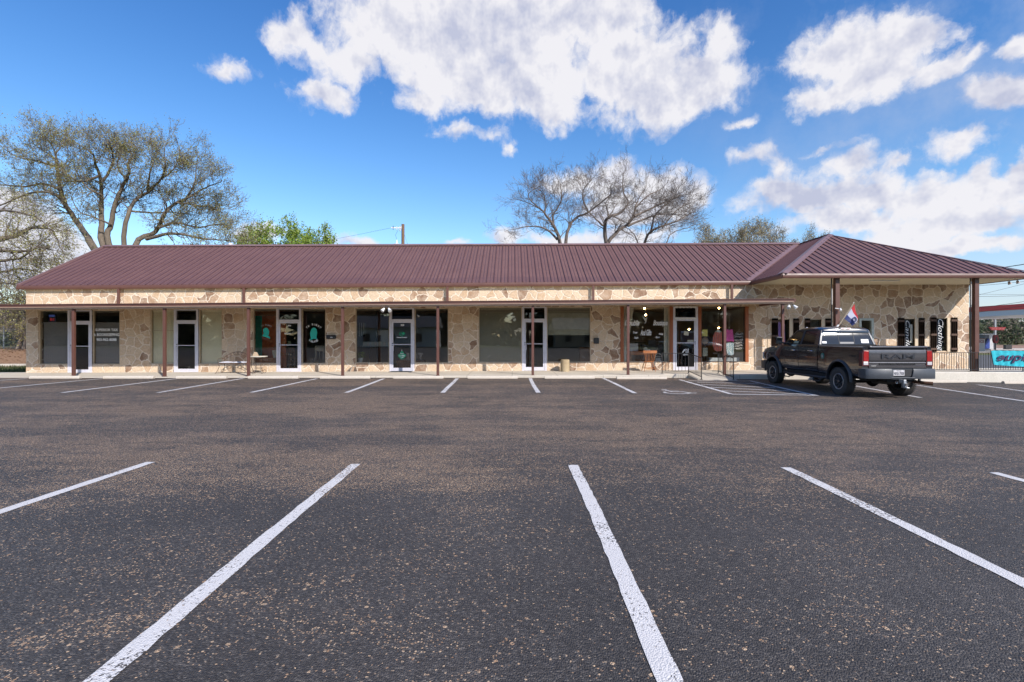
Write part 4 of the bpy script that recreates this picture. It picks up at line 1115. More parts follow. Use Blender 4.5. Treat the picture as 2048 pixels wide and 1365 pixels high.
# boutique
f = WIN['f1']; LS = dict(bold=.03, shear=.35)
lett('Double', 1249, 1279, 640.5, 652, LETW, f, **LS); lett('J', 1289.5, 1294.5, 633.5, 647.5, LETW, f, bold=.0, shear=.35)
lett('Boutique', 1306.5, 1335.5, 641, 654.5, LETW, f, **LS); lett('And Gifts', 1281, 1303, 659.5, 671.5, LETW, f, **LS)
for s, l, r, t_, b in (('Tues',1266,1275,663,667.5),('10am',1268,1276.5,673.5,678),('Friday',1317.5,1327,666,671.5),('-5pm',1309.5,1319,673,677.5)): lett(s, l, r, t_, b, LETW, f, **LS)
def curtain(px0, px1, pt, pb, y, lab, gather=0, top=None):
    m = MB(); n = 26; rows = 14; z0, z1 = FZ(pb,y), FZ(pt,y)
    for j in range(rows+1):
        t = j/rows
        l_ = px0; r_ = px1
        if gather: r_ = px1 if t > .97 else px0+(px1-px0)*(.40+.60*max(0, (t-.28)/.72)**1.1) if t > .28 else px0+(px1-px0)*(.40+(.28-t)*.5)
        for i in range(n+1):
            u = i/n; m.v.append((FX(l_+(r_-l_)*u, y), y+.03*math.sin(u*21+t*.8), z0+(z1-z0)*t))
    for j in range(rows):
        for i in range(n): m.f.append((j*(n+1)+i, j*(n+1)+i+1, (j+1)*(n+1)+i+1, (j+1)*(n+1)+i))
    tag(obj('curtain', m, M('cream curtain cloth',(.85,.84,.76),.85,var=.05), smooth=80, fix=False), lab, 'curtain', 'cream curtains in the boutique window')
curtain(1248.5, 1268, 616, 722, 23.2, 'cream curtain tied back at the left side of the boutique window', 1)
curtain(1328, 1338.5, 616, 722, 23.2, 'narrow cream curtain hanging straight at the right side of the boutique window')
m = MB(); m.tube([(FX(1249,23.17),23.17,FZ(615.5,23.17)),(FX(1338,23.17),23.17,FZ(615.5,23.17))], .012, 6); tag(obj('curtain_rod', m, BEIGE), 'pale rod holding the boutique curtains', 'curtain rod')
BULB = M('warm lit bulb', (1,.8,.5), .5, var=0, emit=(1.0,.62,.25), es=26)
for i, (px, py, y, lab) in enumerate(((1289,617,24.0,'lit bulb pendant at the head of the lettered boutique window'),(1291.5,630.5,26,'lit bulb pendant deeper behind the lettered boutique window'),(1438,616.5,24.0,'lit bulb pendant at the head of the window with hanging clothes'),
                                      (1437.5,656,25.0,'low warm lamp glowing above the striped kimono'),(1378,659,25.5,'warm lamp glowing behind the boutique door'))):
    x = FX(px,y); z = FZ(py,y); t = thing('pendant_light', lab, 'lamp', (x,y,z), 0, 'warm lamps inside the boutique')
    m = MB(); m.lathe([(0,-.05),(.035,-.035),(.048,0),(.03,.04),(0,.06)], 12, (x,y,z)); obj('bulb', m, BULB, t, smooth=60)
    m = MB(); m.tube([(x,y,z+.05),(x,y,3.1)], .006, 4); obj('cord', m, BLACK, t)
    if i > 2: m = MB(); m.lathe([(.03,.09),(.16,.03),(.17,.02)], 16, (x,y,z)); obj('shade', m, M('brass shade',(.45,.25,.08),.4,metal=.6), t, smooth=60)
# desk inside
y = 23.5; t = thing('writing_desk', 'orange wooden desk behind the spindle chair, inside the boutique', 'desk', (FX(1285,y),y,.05)); zt = FZ(703,y)
m = MB(); m.box(FX(1257,y), FX(1311,y), 23.3, 23.9, zt-.03, zt); obj('desktop', m, WOODO, t)
m = MB(); m.box(FX(1261,y), FX(1308,y), 23.34, 23.36, zt-.17, zt-.03); obj('apron', m, WOODO, t)
for a in (1260, 1307):
    for b in (23.35, 23.85):
        m = MB(); m.box(FX(a,y)-.025, FX(a,y)+.025, b-.02, b+.02, .05, zt-.03); obj('leg', m, WOODO, t)
m = MB(); m.box(FX(1258.5,23.45), FX(1276,23.45), 23.45, 23.47, zt+.005, FZ(687.5,23.45)); tag(obj('framed_print', m, M('white printed board',(.50,.51,.54),.6)), 'white framed print standing on the boutique desk', 'picture')
m = MB(); m.lathe([(.0,-.012),(.10,-.010),(.10,.01),(0,.012)], 20, (FX(1291,23.45),23.45,zt+.10), 'y'); tag(obj('round_plaque', m, M('pale disc',(.5,.5,.47),.6)), 'round pale plaque standing on the desk', 'plaque')
m = MB(); m.box(FX(1295,23.5), FX(1300,23.5), 23.45, 23.6, zt, zt+.09); tag(obj('card_box', m, WHITE), 'small white card box beside the round plaque', 'box')
y = 26; m = MB(); m.box(FX(1285,y), FX(1325,y), 26, 26.5, .05, FZ(690,y)); m.box(FX(1298,y), FX(1314,y), 26.1,26.3, FZ(690,y)+.005, FZ(681,y)); tag(obj('shop_counter', m, M('bluish counter',(.12,.14,.17),.6)), 'dim counter deep inside the boutique', 'counter')
m = MB(); y = 27; m.box(FX(1270,y), FX(1334,y), y, y+.05, 1.3, 1.34); m.box(FX(1318,y), FX(1334,y), y-.2, y, .05, 1.25)
tag(obj('wall_shelf', m, M('green shelf',(.05,.10,.09),.6)), 'dark green shelf at the back of the boutique', 'shelf')
# little white house ornament
y = 23.25; t = thing('house_lantern', 'little white arched lantern house in the lower right of the lettered window', 'lantern', (FX(1317,y),y,FZ(722.5,y)))
m = MB(); a, b = FX(1310.5,y), FX(1323.5,y); zb = FZ(722.5,y); zs = FZ(714,y); c = (a+b)/2
arch = [(a,y,zb),(a,y,zs)]+[(c-(c-a)*math.cos(R(i*15)), y, zs+.15*math.sin(R(i*15))) for i in range(1,12)]+[(b,y,zs),(b,y,zb)]
m.tube(arch, .013, 4); m.tube([(a,y,zb),(b,y,zb)], .013, 4); m.tube([(a,y,zs+.01),(b,y,zs+.01)], .01, 4); obj('frame', m, WHITE, t)
m = MB()
for i in range(3):
    q = a+.05+i*.075; m.box(q, q+.05, y+.02, y+.05, zb+.01, zb+.13)
obj('candle', m, WHITE, t)
m = MB(); m.box(FX(1300,23.3), FX(1338,23.3), 23.16, 23.5, .05, FZ(723,23.25)); tag(obj('window_ledge', m, BLACK), 'dark ledge below the lettered boutique window', 'ledge')
# clothes
def cloth(name, lab, pts, y, mat, cat, hang=None, th=.05, org=(1340,605,8.53)):
    P = [(FX(org[0]+a/org[2],y), FZ(org[1]+b/org[2],y)) for a,b in pts]
    c = Vector((sum(p[0] for p in P)/len(P), y, sum(p[1] for p in P)/len(P)))
    t = thing(name, lab, cat, tuple(c), 0, 'clothes hung in the boutique windows')
    bm = bmesh.new(); vs = [bm.verts.new((p[0],y,p[1])) for p in P]; f = bm.faces.new(vs)
    bmesh.ops.triangulate(bm, faces=[f]); 
    for _ in range(3): bmesh.ops.subdivide_edges(bm, edges=[e for e in bm.edges if e.calc_length() > .05], cuts=1)
    bmesh.ops.triangulate(bm, faces=bm.faces[:])
    m = MB(); bm.verts.ensure_lookup_table(); idx = {v: i for i, v in enumerate(bm.verts)}; n = len(bm.verts); z0 = min(p[1] for p in P)
    for s in (0, 1):
        for v in bm.verts: m.v.append((v.co.x, y+s*th+.018*math.sin(v.co.x*55+v.co.z*3)*(1 if s == 0 else -1), v.co.z))
    for fc in bm.faces:
        q = [idx[v] for v in fc.verts]; m.f.append(tuple(q)); m.f.append(tuple(i+n for i in q[::-1]))
    for e in bm.edges:
        if len(e.link_faces) == 1: a, b = idx[e.verts[0]], idx[e.verts[1]]; m.f.append((a, b, b+n, a+n))
    bm.free(); obj('fabric', m, mat, t, smooth=60)
    m = MB(); hx, hz = hang; hx = FX(org[0]+hx/org[2],y); hz = FZ(org[1]+hz/org[2],y)
    m.tube([(hx,y+.02,hz-.06),(hx,y+.02,hz+.02),(hx+.02,y+.02,hz+.05),(hx+.045,y+.02,hz+.02)], .006, 5); m.tube([(hx-.14,y+.02,hz-.13),(hx,y+.02,hz-.05),(hx+.14,y+.02,hz-.13)], .008, 5); m.tube([(hx,y+.02,hz+.05),(hx,y+.02,3.08)], .003, 3)
    obj('hanger', m, WHITE, t); return t
def wave_mat(name, c1, c2, c3, scale, dist, ax):
    m, nt, b = newmat(name); tc = N(nt, 'ShaderNodeTexCoord').outputs['Object']
    w = N(nt, 'ShaderNodeTexWave'); w.bands_direction = ax; w.inputs['Scale'].default_value = scale; w.inputs['Distortion'].default_value = dist; w.inputs['Detail'].default_value = 3; w.inputs['Detail Scale'].default_value = 1.5
    L(nt, tc, w.inputs['Vector']); L(nt, ramp(nt, w.outputs['Fac'], [(0,c1),(.40,c2),(.55,c3),(.86,c1)], 'CONSTANT'), b.inputs['Base Color']); b.inputs['Roughness'].default_value = .8; return m
KIM = wave_mat('red striped kimono cloth', (.75,.17,.12), (.50,.47,.42), (.15,.15,.22), 3.4, 1.0, 'X')
ZEB = wave_mat('zebra print cloth', (.02,.018,.022), (.02,.018,.022), (.85,.83,.86), 2.4, 5.0, 'Z')
PNK = wave_mat('magenta checked cloth', (.85,.12,.50), (.90,.40,.70), (.85,.12,.50), 14, 2.0, 'DIAGONAL')
TIE = wave_mat('blue white tie dye cloth', (.20,.32,.42), (.50,.62,.70), (.85,.88,.90), 2.6, 9, 'X')
cloth('striped_kimono', 'red and grey striped kimono hanging left of the brown post', [(820,500),(760,515),(735,590),(725,680),(755,695),(765,650),(755,810),(800,838),(870,830),(888,780),(890,560),(885,515),(850,500),(838,560)], 23.0, KIM, 'kimono', (828,462))
cloth('pink_top', 'sleeveless magenta top hanging right of the brown post', [(950,465),(985,462),(1010,485),(1035,462),(1065,465),(1060,540),(1085,620),(1090,670),(1040,660),(990,672),(945,665),(945,610),(962,545)], 23.0, PNK, 'top', (1008,440))
cloth('tie_dye_trousers', 'blue and white tie dyed garment hanging below the magenta top', [(945,690),(1090,690),(1070,730),(1085,890),(1050,905),(1025,800),(1010,900),(980,890),(965,800),(970,730)], 23.01, TIE, 'trousers', (1018,700))
cloth('zebra_dress', 'black and white zebra print dress, rightmost of the hanging clothes', [(1120,515),(1165,515),(1190,545),(1215,515),(1250,520),(1265,570),(1240,590),(1245,640),(1270,790),(1190,812),(1105,795),(1130,640),(1130,590),(1095,560)], 23.0, ZEB, 'dress', (1180,470))
cloth('white_blouse_collar', 'pale grey collar form above the striped kimono', [(795,490),(812,468),(840,468),(855,495),(845,560),(830,520),(805,510)], 22.995, M('pale blouse',(.8,.82,.85),.8), 'blouse', (826,455))
BY = 22.992
def card(name, lab, l, r, t_, b, mat, cat, y=23.0):
    m = MB(); m.box(FX(l,y), FX(r,y), y, y+.006, FZ(b,y), FZ(t_,y)); return tag(obj(name, m, mat), lab, cat)
card('yellow_flyer', 'yellow flyer taped inside the window with hanging clothes', 1404.2, 1415, 659.5, 673, M('yellow paper',(.85,.80,.25),.7), 'flyer')
y = 23.0; t = thing('round_sign', 'round wooden sign hanging under the yellow flyer', 'sign', (FX(1410.3,y),y,FZ(682,y)))
m = MB(); m.lathe([(0,-.01),(.155,-.01),(.155,.012),(0,.012)], 28, (FX(1410.3,y),y+.012,FZ(682,y)), 'y'); obj('disc', m, wood_mat('pale ring wood',(.22,.15,.09),(.34,.25,.16)), t)
obj('lettering', fit_text('Hello', FX(1405,y), FX(1415.5,y), FZ(683.5,y), FZ(679,y), y-.002, bold=.01, shear=.3), LETG, t, fix=False)
y = 23.0; t = thing('hours_sign', 'pale three row hours board hanging below the round wooden sign', 'sign', (FX(1410.3,y),y,FZ(704,y)))
for i in range(3):
    m = MB(); m.box(FX(1405.7,y), FX(1415,y), y, y+.012, FZ(701.3+i*5.7,y), FZ(696.2+i*5.7,y)); p = obj('board', m, M('pale green board',(.50,.54,.48),.6), t)
    obj('lettering', fit_text(['OPEN','TUE-FRI','10-5'][i], FX(1407,y), FX(1413.7,y), FZ(700.2+i*5.7,y), FZ(697.6+i*5.7,y), y-.002, bold=.02), M('grey ink',(.15,.17,.16),.6), p, fix=False)
m = MB(); m.tube([(FX(1408,y),y,FZ(696,y)),(FX(1410.3,y),y,FZ(691,y)),(FX(1413,y),y,FZ(696,y))], .004, 4); obj('hook', m, WHITE, t)
m = MB(); m.box(FX(1415.5,23.4), FX(1441,23.4), 23.2, 23.6, FZ(722.5,23.3), FZ(716,23.3)); m.box(FX(1450,23.4), FX(1475,23.4), 23.2, 23.6, FZ(722.5,23.3), FZ(715.5,23.3)); m.box(FX(1441,23.4), FX(1450,23.4), 23.25, 23.6, FZ(722.5,23.3), FZ(717,23.3)); m.box(FX(1414,23.4), FX(1478,23.4), 23.18, 23.7, .05, FZ(722.5,23.3)-.002)
tag(obj('display_platform', m, M('pale blue platform',(.45,.50,.56),.6)), 'pale display platform under the hanging clothes', 'platform')
leo = wave_mat('leopard print cloth', (.16,.08,.02), (.06,.03,.01), (.22,.12,.04), 9, 8, 'X')
m = MB(); m.box(FX(1417,24), FX(1434,24), 24, 24.4, .4, FZ(687,24)); tag(obj('leopard_screen', m, leo), 'leopard print screen behind the striped kimono', 'screen')
# boutique door signs
D6 = DOORS['fd'][0]; y = YL
m = MB(); m.box(FX(1368,y), FX(1377.5,y), y, y+.003, FZ(671,y), FZ(663,y)); m.xf(Matrix.Translation((FX(1372,y),0,FZ(667,y))) @ Matrix.Rotation(R(8),4,'Y') @ Matrix.Translation((-FX(1372,y),0,-FZ(667,y)))); p = obj('paper_note', m, M('cream paper',(.5,.48,.38),.7), D6)
m = MB(); m.box(FX(1375,y), FX(1387,y), y, y+.003, FZ(685,y), FZ(680.5,y)); p = obj('paper_note', m, M('cream paper'), D6)
obj('lettering', fit_text('OPEN', FX(1376,y), FX(1386,y), FZ(684.3,y), FZ(681.3,y), y-.003, bold=.03), M('grey ink'), p, fix=False)
m = MB(); m.prism([(FX(1364,y),FZ(705.5,y)),(FX(1366.5,y),FZ(705.5,y)),(FX(1371,y),FZ(699.5,y)),(FX(1368.5,y),FZ(698.5,y))], y-.001, y+.001); obj('decal', m, LETW, D6)
for s, a, b, c_, d_ in (('SALE',1370.5,1377.5,698,701.8),('HOME',1371,1377.5,703,706),('GIFTS',1366,1377,708.5,711.3)): lett(s, a, b, c_, d_, LETW, D6, YL, bold=.04)
m = MB(); a_, b_ = DOORS['fd'][1], DOORS['fd'][2]; m.box(a_+.06, b_-.06, 22.93, 22.936, FZ(720,y)-.3, FZ(691,y)); obj('tinted_panel', m, GLASSD, D6)
# porch window scripts
lett('Candle', 1811.5, 1819.5, 641.5, 698, LETW, PW['w3'], bold=-.012, shear=.35, rot=True)
lett('Clothing', 1873.5, 1886.5, 638.5, 702.5, LETW, PW['w4'], bold=-.012, shear=.35, rot=True)
for k in ('w3','w4'):
    x0, x1, z0, z1 = rect(*OPEN[k]); m = MB(); m.box(x0+.02, x1-.16, 23.09, 23.10, z0, z1); obj('dark_lining', m, M('navy lining',(.02,.03,.06),.7), PW[k])
card('price_strip', 'white vertical strip inside the window lettered Candle', 1820.5, 1825, 649, 686, WHITE, 'card', 23.0)
cloth('purple_dress', 'purple dress hanging in the leftmost porch window', [(300,70),(330,30),(360,60),(400,60),(430,75),(420,120),(405,140),(430,400),(300,400),(310,140)], 23.25, wave_mat('purple cloth',(.45,.25,.72),(.55,.35,.8),(.45,.25,.72),6,1,'X'), 'dress', (365,25), org=(1520,640,8.53))
x0, x1, z0, z1 = rect(*OPEN['w2']); m = MB()
for i in range(9): m.box(x0+.04, x1-.18, 23.06, 23.09, z1-.06-i*.05, z1-.055-i*.05+.004)
obj('slatted_blind', m, M('dim slat',(.2,.22,.22),.6), PW['w2'])

# ================================================================ things on the walk
def bench():
    y = 22.0; s = y/1000; cx = FX(471,y); zb = WZ(cx); t = thing('garden_bench', 'arched wrought iron bench against the stone pier left of the barber shop', 'bench', (cx,y,zb)); W = .60
    ZS = zb+.44
    m = MB()
    n = 14; arc = [(cx+W*(2*i/n-1), y+.20, ZS+.24+.26*math.sin(math.pi*i/n)**.8) for i in range(n+1)]
    m.tube([(cx-W,y+.20,ZS-.02)]+arc+[(cx+W,y+.20,ZS-.02)], .014, 6)
    arc2 = [(cx+W*(2*i/n-1)*.98, y+.20, ZS+.12+.26*math.sin(math.pi*i/n)**.8) for i in range(n+1)]; m.tube(arc2, .008, 5)
    for i in range(1, 22):
        u = -1+2*i/22; x = cx+W*u; top = ZS+.12+.26*max(0,math.sin(math.pi*i/22))**.8
        if 4 < i < 18: m.tube([(x,y+.20,ZS+.02),(x,y+.20,top)], .006, 4)
    for i in range(7):
        x = cx-W*.80+i*W*1.6/6; u = (x-cx+W)/(2*W); zc = ZS+.18+.26*math.sin(math.pi*u)**.8
        m.tube([(x+.045*math.cos(R(k*40)), y+.20, zc+.045*math.sin(R(k*40))) for k in range(9)], .007, 4, True)
        m.tube([(x+.02*math.cos(R(k*60)), y+.195, zc+.02*math.sin(R(k*60))) for k in range(6)], .007, 4, True)
    obj('backrest', m, RUST, t)
    m = MB(); m.tube([(cx-W,y-.22,ZS),(cx+W,y-.22,ZS),(cx+W,y+.20,ZS),(cx-W,y+.20,ZS)], .012, 6, True)
    for i in range(1, 16): x = cx-W+2*W*i/16; m.tube([(x,y-.22,ZS),(x,y+.20,ZS)], .005, 4)
    obj('seat', m, RUST, t)
    for sx in (-1, 1):
        m = MB(); m.tube([(cx+sx*W,y+.20,ZS+.2),(cx+sx*(W+.04),y+.02,ZS+.22),(cx+sx*(W+.06),y-.16,ZS+.2),(cx+sx*(W+.05),y-.22,ZS+.12),(cx+sx*W,y-.22,ZS)], .011, 6); obj('armrest', m, RUST, t)
        for sy, yy in ((-1,y-.22),(1,y+.20)):
            m = MB(); m.tube([(cx+sx*W,yy,ZS),(cx+sx*(W-.01),yy,ZS-.16),(cx+sx*(W+.05),yy+sy*.02,zb+.14),(cx+sx*(W+.13),yy+sy*.03,zb+.008),(cx+sx*(W+.16),yy+sy*.03,zb+.012)], .011, 6); obj('leg', m, RUST, t)
    c = thing('seat_cushion', 'white and grey patterned cushions laid on the iron bench', 'cushion', (cx,y,ZS))
    for a, b in ((-.60,-.10),(-.09,.52)):
        rings = []
        m = MB(); x0, x1 = cx+a, cx+b
        for i in range(9):
            u = i/8; e = .055*math.sin(math.pi*min(max(u,.04),.96))**.4; xx = x0+(x1-x0)*u
            rings.append([(xx, y-.02+.21*math.cos(R(k*30)), ZS+.035+e*(1 if math.sin(R(k*30)) >= 0 else .5)*math.sin(R(k*30))) for k in range(12)])
        m.loft(rings); obj('pad', m, wave_mat('white grey print cloth',(.60,.60,.66),(.66,.66,.72),(.35,.36,.44),5,6,'X'), c, smooth=60)
bench()
def cafe_table():
    y = 21.75; cx = FX(517,y); zb = WZ(cx); t = thing('cafe_table', 'small round cream table on scrolled iron legs in front of the barber shop', 'table', (cx,y,zb)); zt = FZ(712.6,y); r = .37
    m = MB(); m.lathe([(0,zt),(r-.01,zt),(r,zt-.012),(r-.01,zt-.035),(0,zt-.03)], 32, (cx,y,0)); obj('tabletop', m, M('cream enamel top',(.58,.54,.46),.5), t, smooth=30)
    for k in range(4):
        a = R(45+90*k+12); ca, sa = math.cos(a), math.sin(a); m = MB()
        def P(r_, z): return (cx+ca*r_, y+sa*r_, z)
        m.tube([P(.20,zt-.03),P(.18,zt-.15),P(.20,zb+.42),P(.13,zb+.28),P(.15,zb+.16),P(.24,zb+.12)]+[P(.27+.075*math.cos(R(90-q*45)), zb+.085+.075*math.sin(R(90-q*45))) for q in range(7)], .009, 6)
        obj('leg', m, RUST, t)
    m = MB(); m.tube([(cx+.17*math.cos(R(k*30)),y+.17*math.sin(R(k*30)),zb+.24) for k in range(12)], .007, 5, True); m.tube([(cx+.19*math.cos(R(k*30)),y+.19*math.sin(R(k*30)),zt-.05) for k in range(12)], .007, 5, True); obj('ring_brace', m, RUST, t)
    x = cx-.12; m = MB(); m.prism([(x-.13,zt+.002),(x+.14,zt+.002),(x+.07,zt+.16),(x-.06,zt+.19)], y-.02, y-.005); tag(obj('table_card', m, M('tan picture card',(.42,.32,.22),.7)), 'tan picture card propped on the round cafe table', 'card')
cafe_table()
def spindle_chair():
    y = 22.25; cx = FX(1297,y); zb = WZ(cx); t = thing('spindle_chair', 'orange varnished spindle back chair outside the boutique window', 'chair', (cx,y,zb)); ZS = zb+.44
    m = MB(); m.lathe([(0,ZS-.035),(.20,ZS-.035),(.235,ZS-.015),(.235,ZS),(.21,ZS+.008),(0,ZS)], 20, (cx,y,0)); obj('seat', m, WOODO, t, smooth=40)
    yb = y-.20; zt = FZ(701.5,y)
    m = MB(); n = 8; rr = [(cx-.30+.60*i/n, yb-.05-.03*math.sin(math.pi*i/n)) for i in range(n+1)]
    m.loft([[(a,b-.012,zt-.115),(a,b+.012,zt-.115),(a,b+.012,zt-.004),(a,b,zt+.006),(a,b-.012,zt-.004)] for a,b in rr]); 
    tr = obj('top_rail', m, WOODO, t, smooth=40)
    for i in range(7):
        u = -1+2*i/6; m = MB(); m.tube([(cx+u*.17,yb+.02,ZS),(cx+u*.235,yb-.045,zt-.10)], .014 if abs(u) == 1 else .010, 6); obj('spindle', m, WOODO, t)
    for sx in (-1, 1):
        for sy in (-1, 1):
            m = MB(); m.tube([(cx+sx*.14,y+sy*.13,ZS-.03),(cx+sx*.20,y+sy*.19,zb+.22),(cx+sx*.25,y+sy*.23,zb)], [.02,.018,.012], 8); obj('leg', m, WOODO, t)
    m = MB()
    for sy in (-1, 1): m.tube([(cx-.215,y+sy*.205,zb+.14),(cx+.215,y+sy*.205,zb+.14)], .010, 6)
    m.tube([(cx-.2,y-.2,zb+.19),(cx-.2,y+.2,zb+.19)], .010, 6); m.tube([(cx+.2,y-.2,zb+.19),(cx+.2,y+.2,zb+.19)], .010, 6); obj('stretcher', m, WOODO, t)
spindle_chair()
def stump():
    y = 22.35; cx = FX(1130,y); zb = WZ(cx); rn = random.Random(3); m = MB(); rings = []
    for j, (r, z) in enumerate(((.19,0),(.205,.05),(.20,.25),(.195,.45),(.19,.52),(.17,.53),(.06,.525))): rings.append([(cx+(r+rn.uniform(-.01,.01))*math.cos(R(k*18)), y+(r+rn.uniform(-.01,.01))*math.sin(R(k*18)), zb+z) for k in range(20)])
    m.loft(rings); tag(obj('stone_stump', m, concrete_mat('rough sandstone',(.30,.22,.12),(.50,.40,.26)), smooth=50, loc=(cx,y,zb)), 'rough tan stone stump under the right filmed window', 'stone stump')
stump()
m = MB(); y = 22.89; m.box(FX(653.5,y), FX(672,y), 22.80, 22.897, FZ(678.5,y), FZ(671.5,y)); t = thing('wall_mailbox', 'black mailbox on the stone pier right of the barber shop', 'mailbox', (FX(663,y),22.85,FZ(675,y))); obj('body', m, BLACK, t, bevel=.01)
m = MB(); m.box(FX(653.2,y), FX(672.3,y), 22.79, 22.897, FZ(671.4,y), FZ(670.6,y)); obj('lid', m, BLACK, t)
obj('lettering', fit_text('302', FX(660.5,22.8), FX(665,22.8), FZ(676.4,22.8), FZ(674,22.8), 22.797, bold=.02), LETW, t, fix=False)
t = thing('meter_box', 'square black box on the stone pier beside the filmed window', 'box', (FX(1192,y),22.86,FZ(682,y)))
m = MB(); m.box(FX(1187.3,y), FX(1197.3,y), 22.80, 22.897, FZ(687.8,y), FZ(676.4,y)); obj('body', m, BLACK, t, bevel=.008)
m = MB(); m.box(FX(1188.6,y), FX(1196,y), 22.79, 22.8, FZ(686.5,y), FZ(678,y)); obj('cover', m, M('dark grey plate',(.035,.033,.03),.5), t)
m = MB(); m.box(FX(781,22.7), FX(825,22.7), 22.30, 22.86, WZ(-5)+.001, WZ(-5)+.014); tag(obj('door_mat', m, M('black rubber mat',(.03,.03,.032),.9,bmp=.4,bscale=200), bevel=.004), 'black mat outside the door marked 303', 'doormat')

# ================================================================ railings
def rail_run(t, a, b, mb_h=.80, n=None, bot=.10, post=(True, True), w=.028, bal=.125):
    """a, b: ground points; posts at both ends, one mesh per rail part"""
    a = Vector(a); b = Vector(b); up = Vector((0,0,1))
    m = MB(); m.beam(a+up*mb_h, b+up*mb_h, .04, .022); obj('handrail', m, BLACK, t)
    m = MB(); m.beam(a+up*bot, b+up*bot, .03, .018); obj('bottom_rail', m, BLACK, t)
    n = max(1, round((b-a).length/bal)); 
    for i in range(1, n):
        m = MB(); p = a+(b-a)*i/n; m.beam(p+up*(bot+.009), p+up*(mb_h-.011), .013, .013); obj('baluster', m, BLACK, t)
    for k, p in zip(post, (a, b)):
        if k: m = MB(); m.beam(p, p+up*(mb_h+.01), w, w); m.beam(p, p+up*.008, .09, .09); obj('post', m, BLACK, t)
w8 = WZ(7.3)
t = thing('ramp_railing', 'black iron handrail on the left side of the kerb ramp', 'railing', (7.3,20.8,w8), 0, 'handrails of the kerb ramp')
rail_run(t, (6.26,20.85,w8), (7.36,20.85,w8), .84, bal=.135); rail_run(t, (7.36,20.85,w8), (7.36,19.42,zlot(7.3)+.02), .84, post=(False, True), bal=.135)
t = thing('ramp_railing', 'black iron handrail on the right side of the kerb ramp', 'railing', (8.6,20.8,w8), 0, 'handrails of the kerb ramp')
rail_run(t, (8.60,20.85,w8), (8.60,19.42,zlot(8.6)+.02), .84, bal=.135)
m = MB(); m.beam((8.35,20.85,w8+.10), (8.60,20.85,w8+.10), .03, .02); m.beam((8.38,20.85,w8+.84), (8.60,20.85,w8+.84), .04, .022); obj('rail_stub', m, BLACK, t)
def terrace_rail():
    y = 19.98; zt = .235
    t = thing('terrace_railing', 'black iron balustrade along the front of the raised terrace', 'railing', (18,y,zt))
    xs = [(1845,),(1942,),(1957,),(2046,),(2150,)]
    X = [(p[0]-1024)*y/1000 for p in xs]
    for i in range(len(X)-1):
        rail_run(t, (X[i],y,zt+.03), (X[i+1],y,zt+.03), .74, bot=.06, bal=.098, post=(True, i == len(X)-2))
    return X
terrace_rail()
def banner():
    y = 19.92; m = MB(); nx, nz = 44, 10; x0, x1 = FX(1981,y), FX(2120,y)
    def P(u, v):
        top = FZ(700.5,y)+.00-.02*math.sin(u*3)+(-.03 if u < .04 else 0); bot = FZ(729.5,y)-.30*min(1,u*2.2)**.7*.28+ (.0)
        x = x0+(x1-x0)*u+(.10*(1-v) if u < .5 else 0)*(1-2*u)
        return (x, y-.012-.022*math.sin(u*62)*(.4+.6*(1-v)), bot+(top-bot)*v)
    for j in range(nz+1):
        for i in range(nx+1): m.v.append(P(i/nx, j/nz))
    for j in range(nz):
        for i in range(nx): m.f.append((j*(nx+1)+i, j*(nx+1)+i+1, (j+1)*(nx+1)+i+1, (j+1)*(nx+1)+i))
    t = thing('vinyl_banner', 'turquoise banner with dark script seen from its back, tied to the terrace railing', 'banner', (x0,y,.6))
    o = obj('sheet', m, M('turquoise banner vinyl',(.02,.42,.50),.5,var=.18,scale=5), t, smooth=80, fix=False)
    g = fit_text('boutique', FX(1991,y), FX(2115,y), FZ(727,y), FZ(706,y), y-.05, bold=.02, shear=-.3, mirror=True); obj('lettering', g, M('dark plum ink',(.05,.02,.07),.6), t, fix=False)
    m = MB()
    for u in (0, .33, .66, 1):
        p = P(u, 1); m.tube([p, (p[0],y+.03,p[2]+.06)], .006, 4)
    m.tube([P(i/20,1) for i in range(21)], .014, 5); m.tube([P(0,v/6) for v in range(7)], .014, 5); obj('hem', m, BLACK, t)
banner()
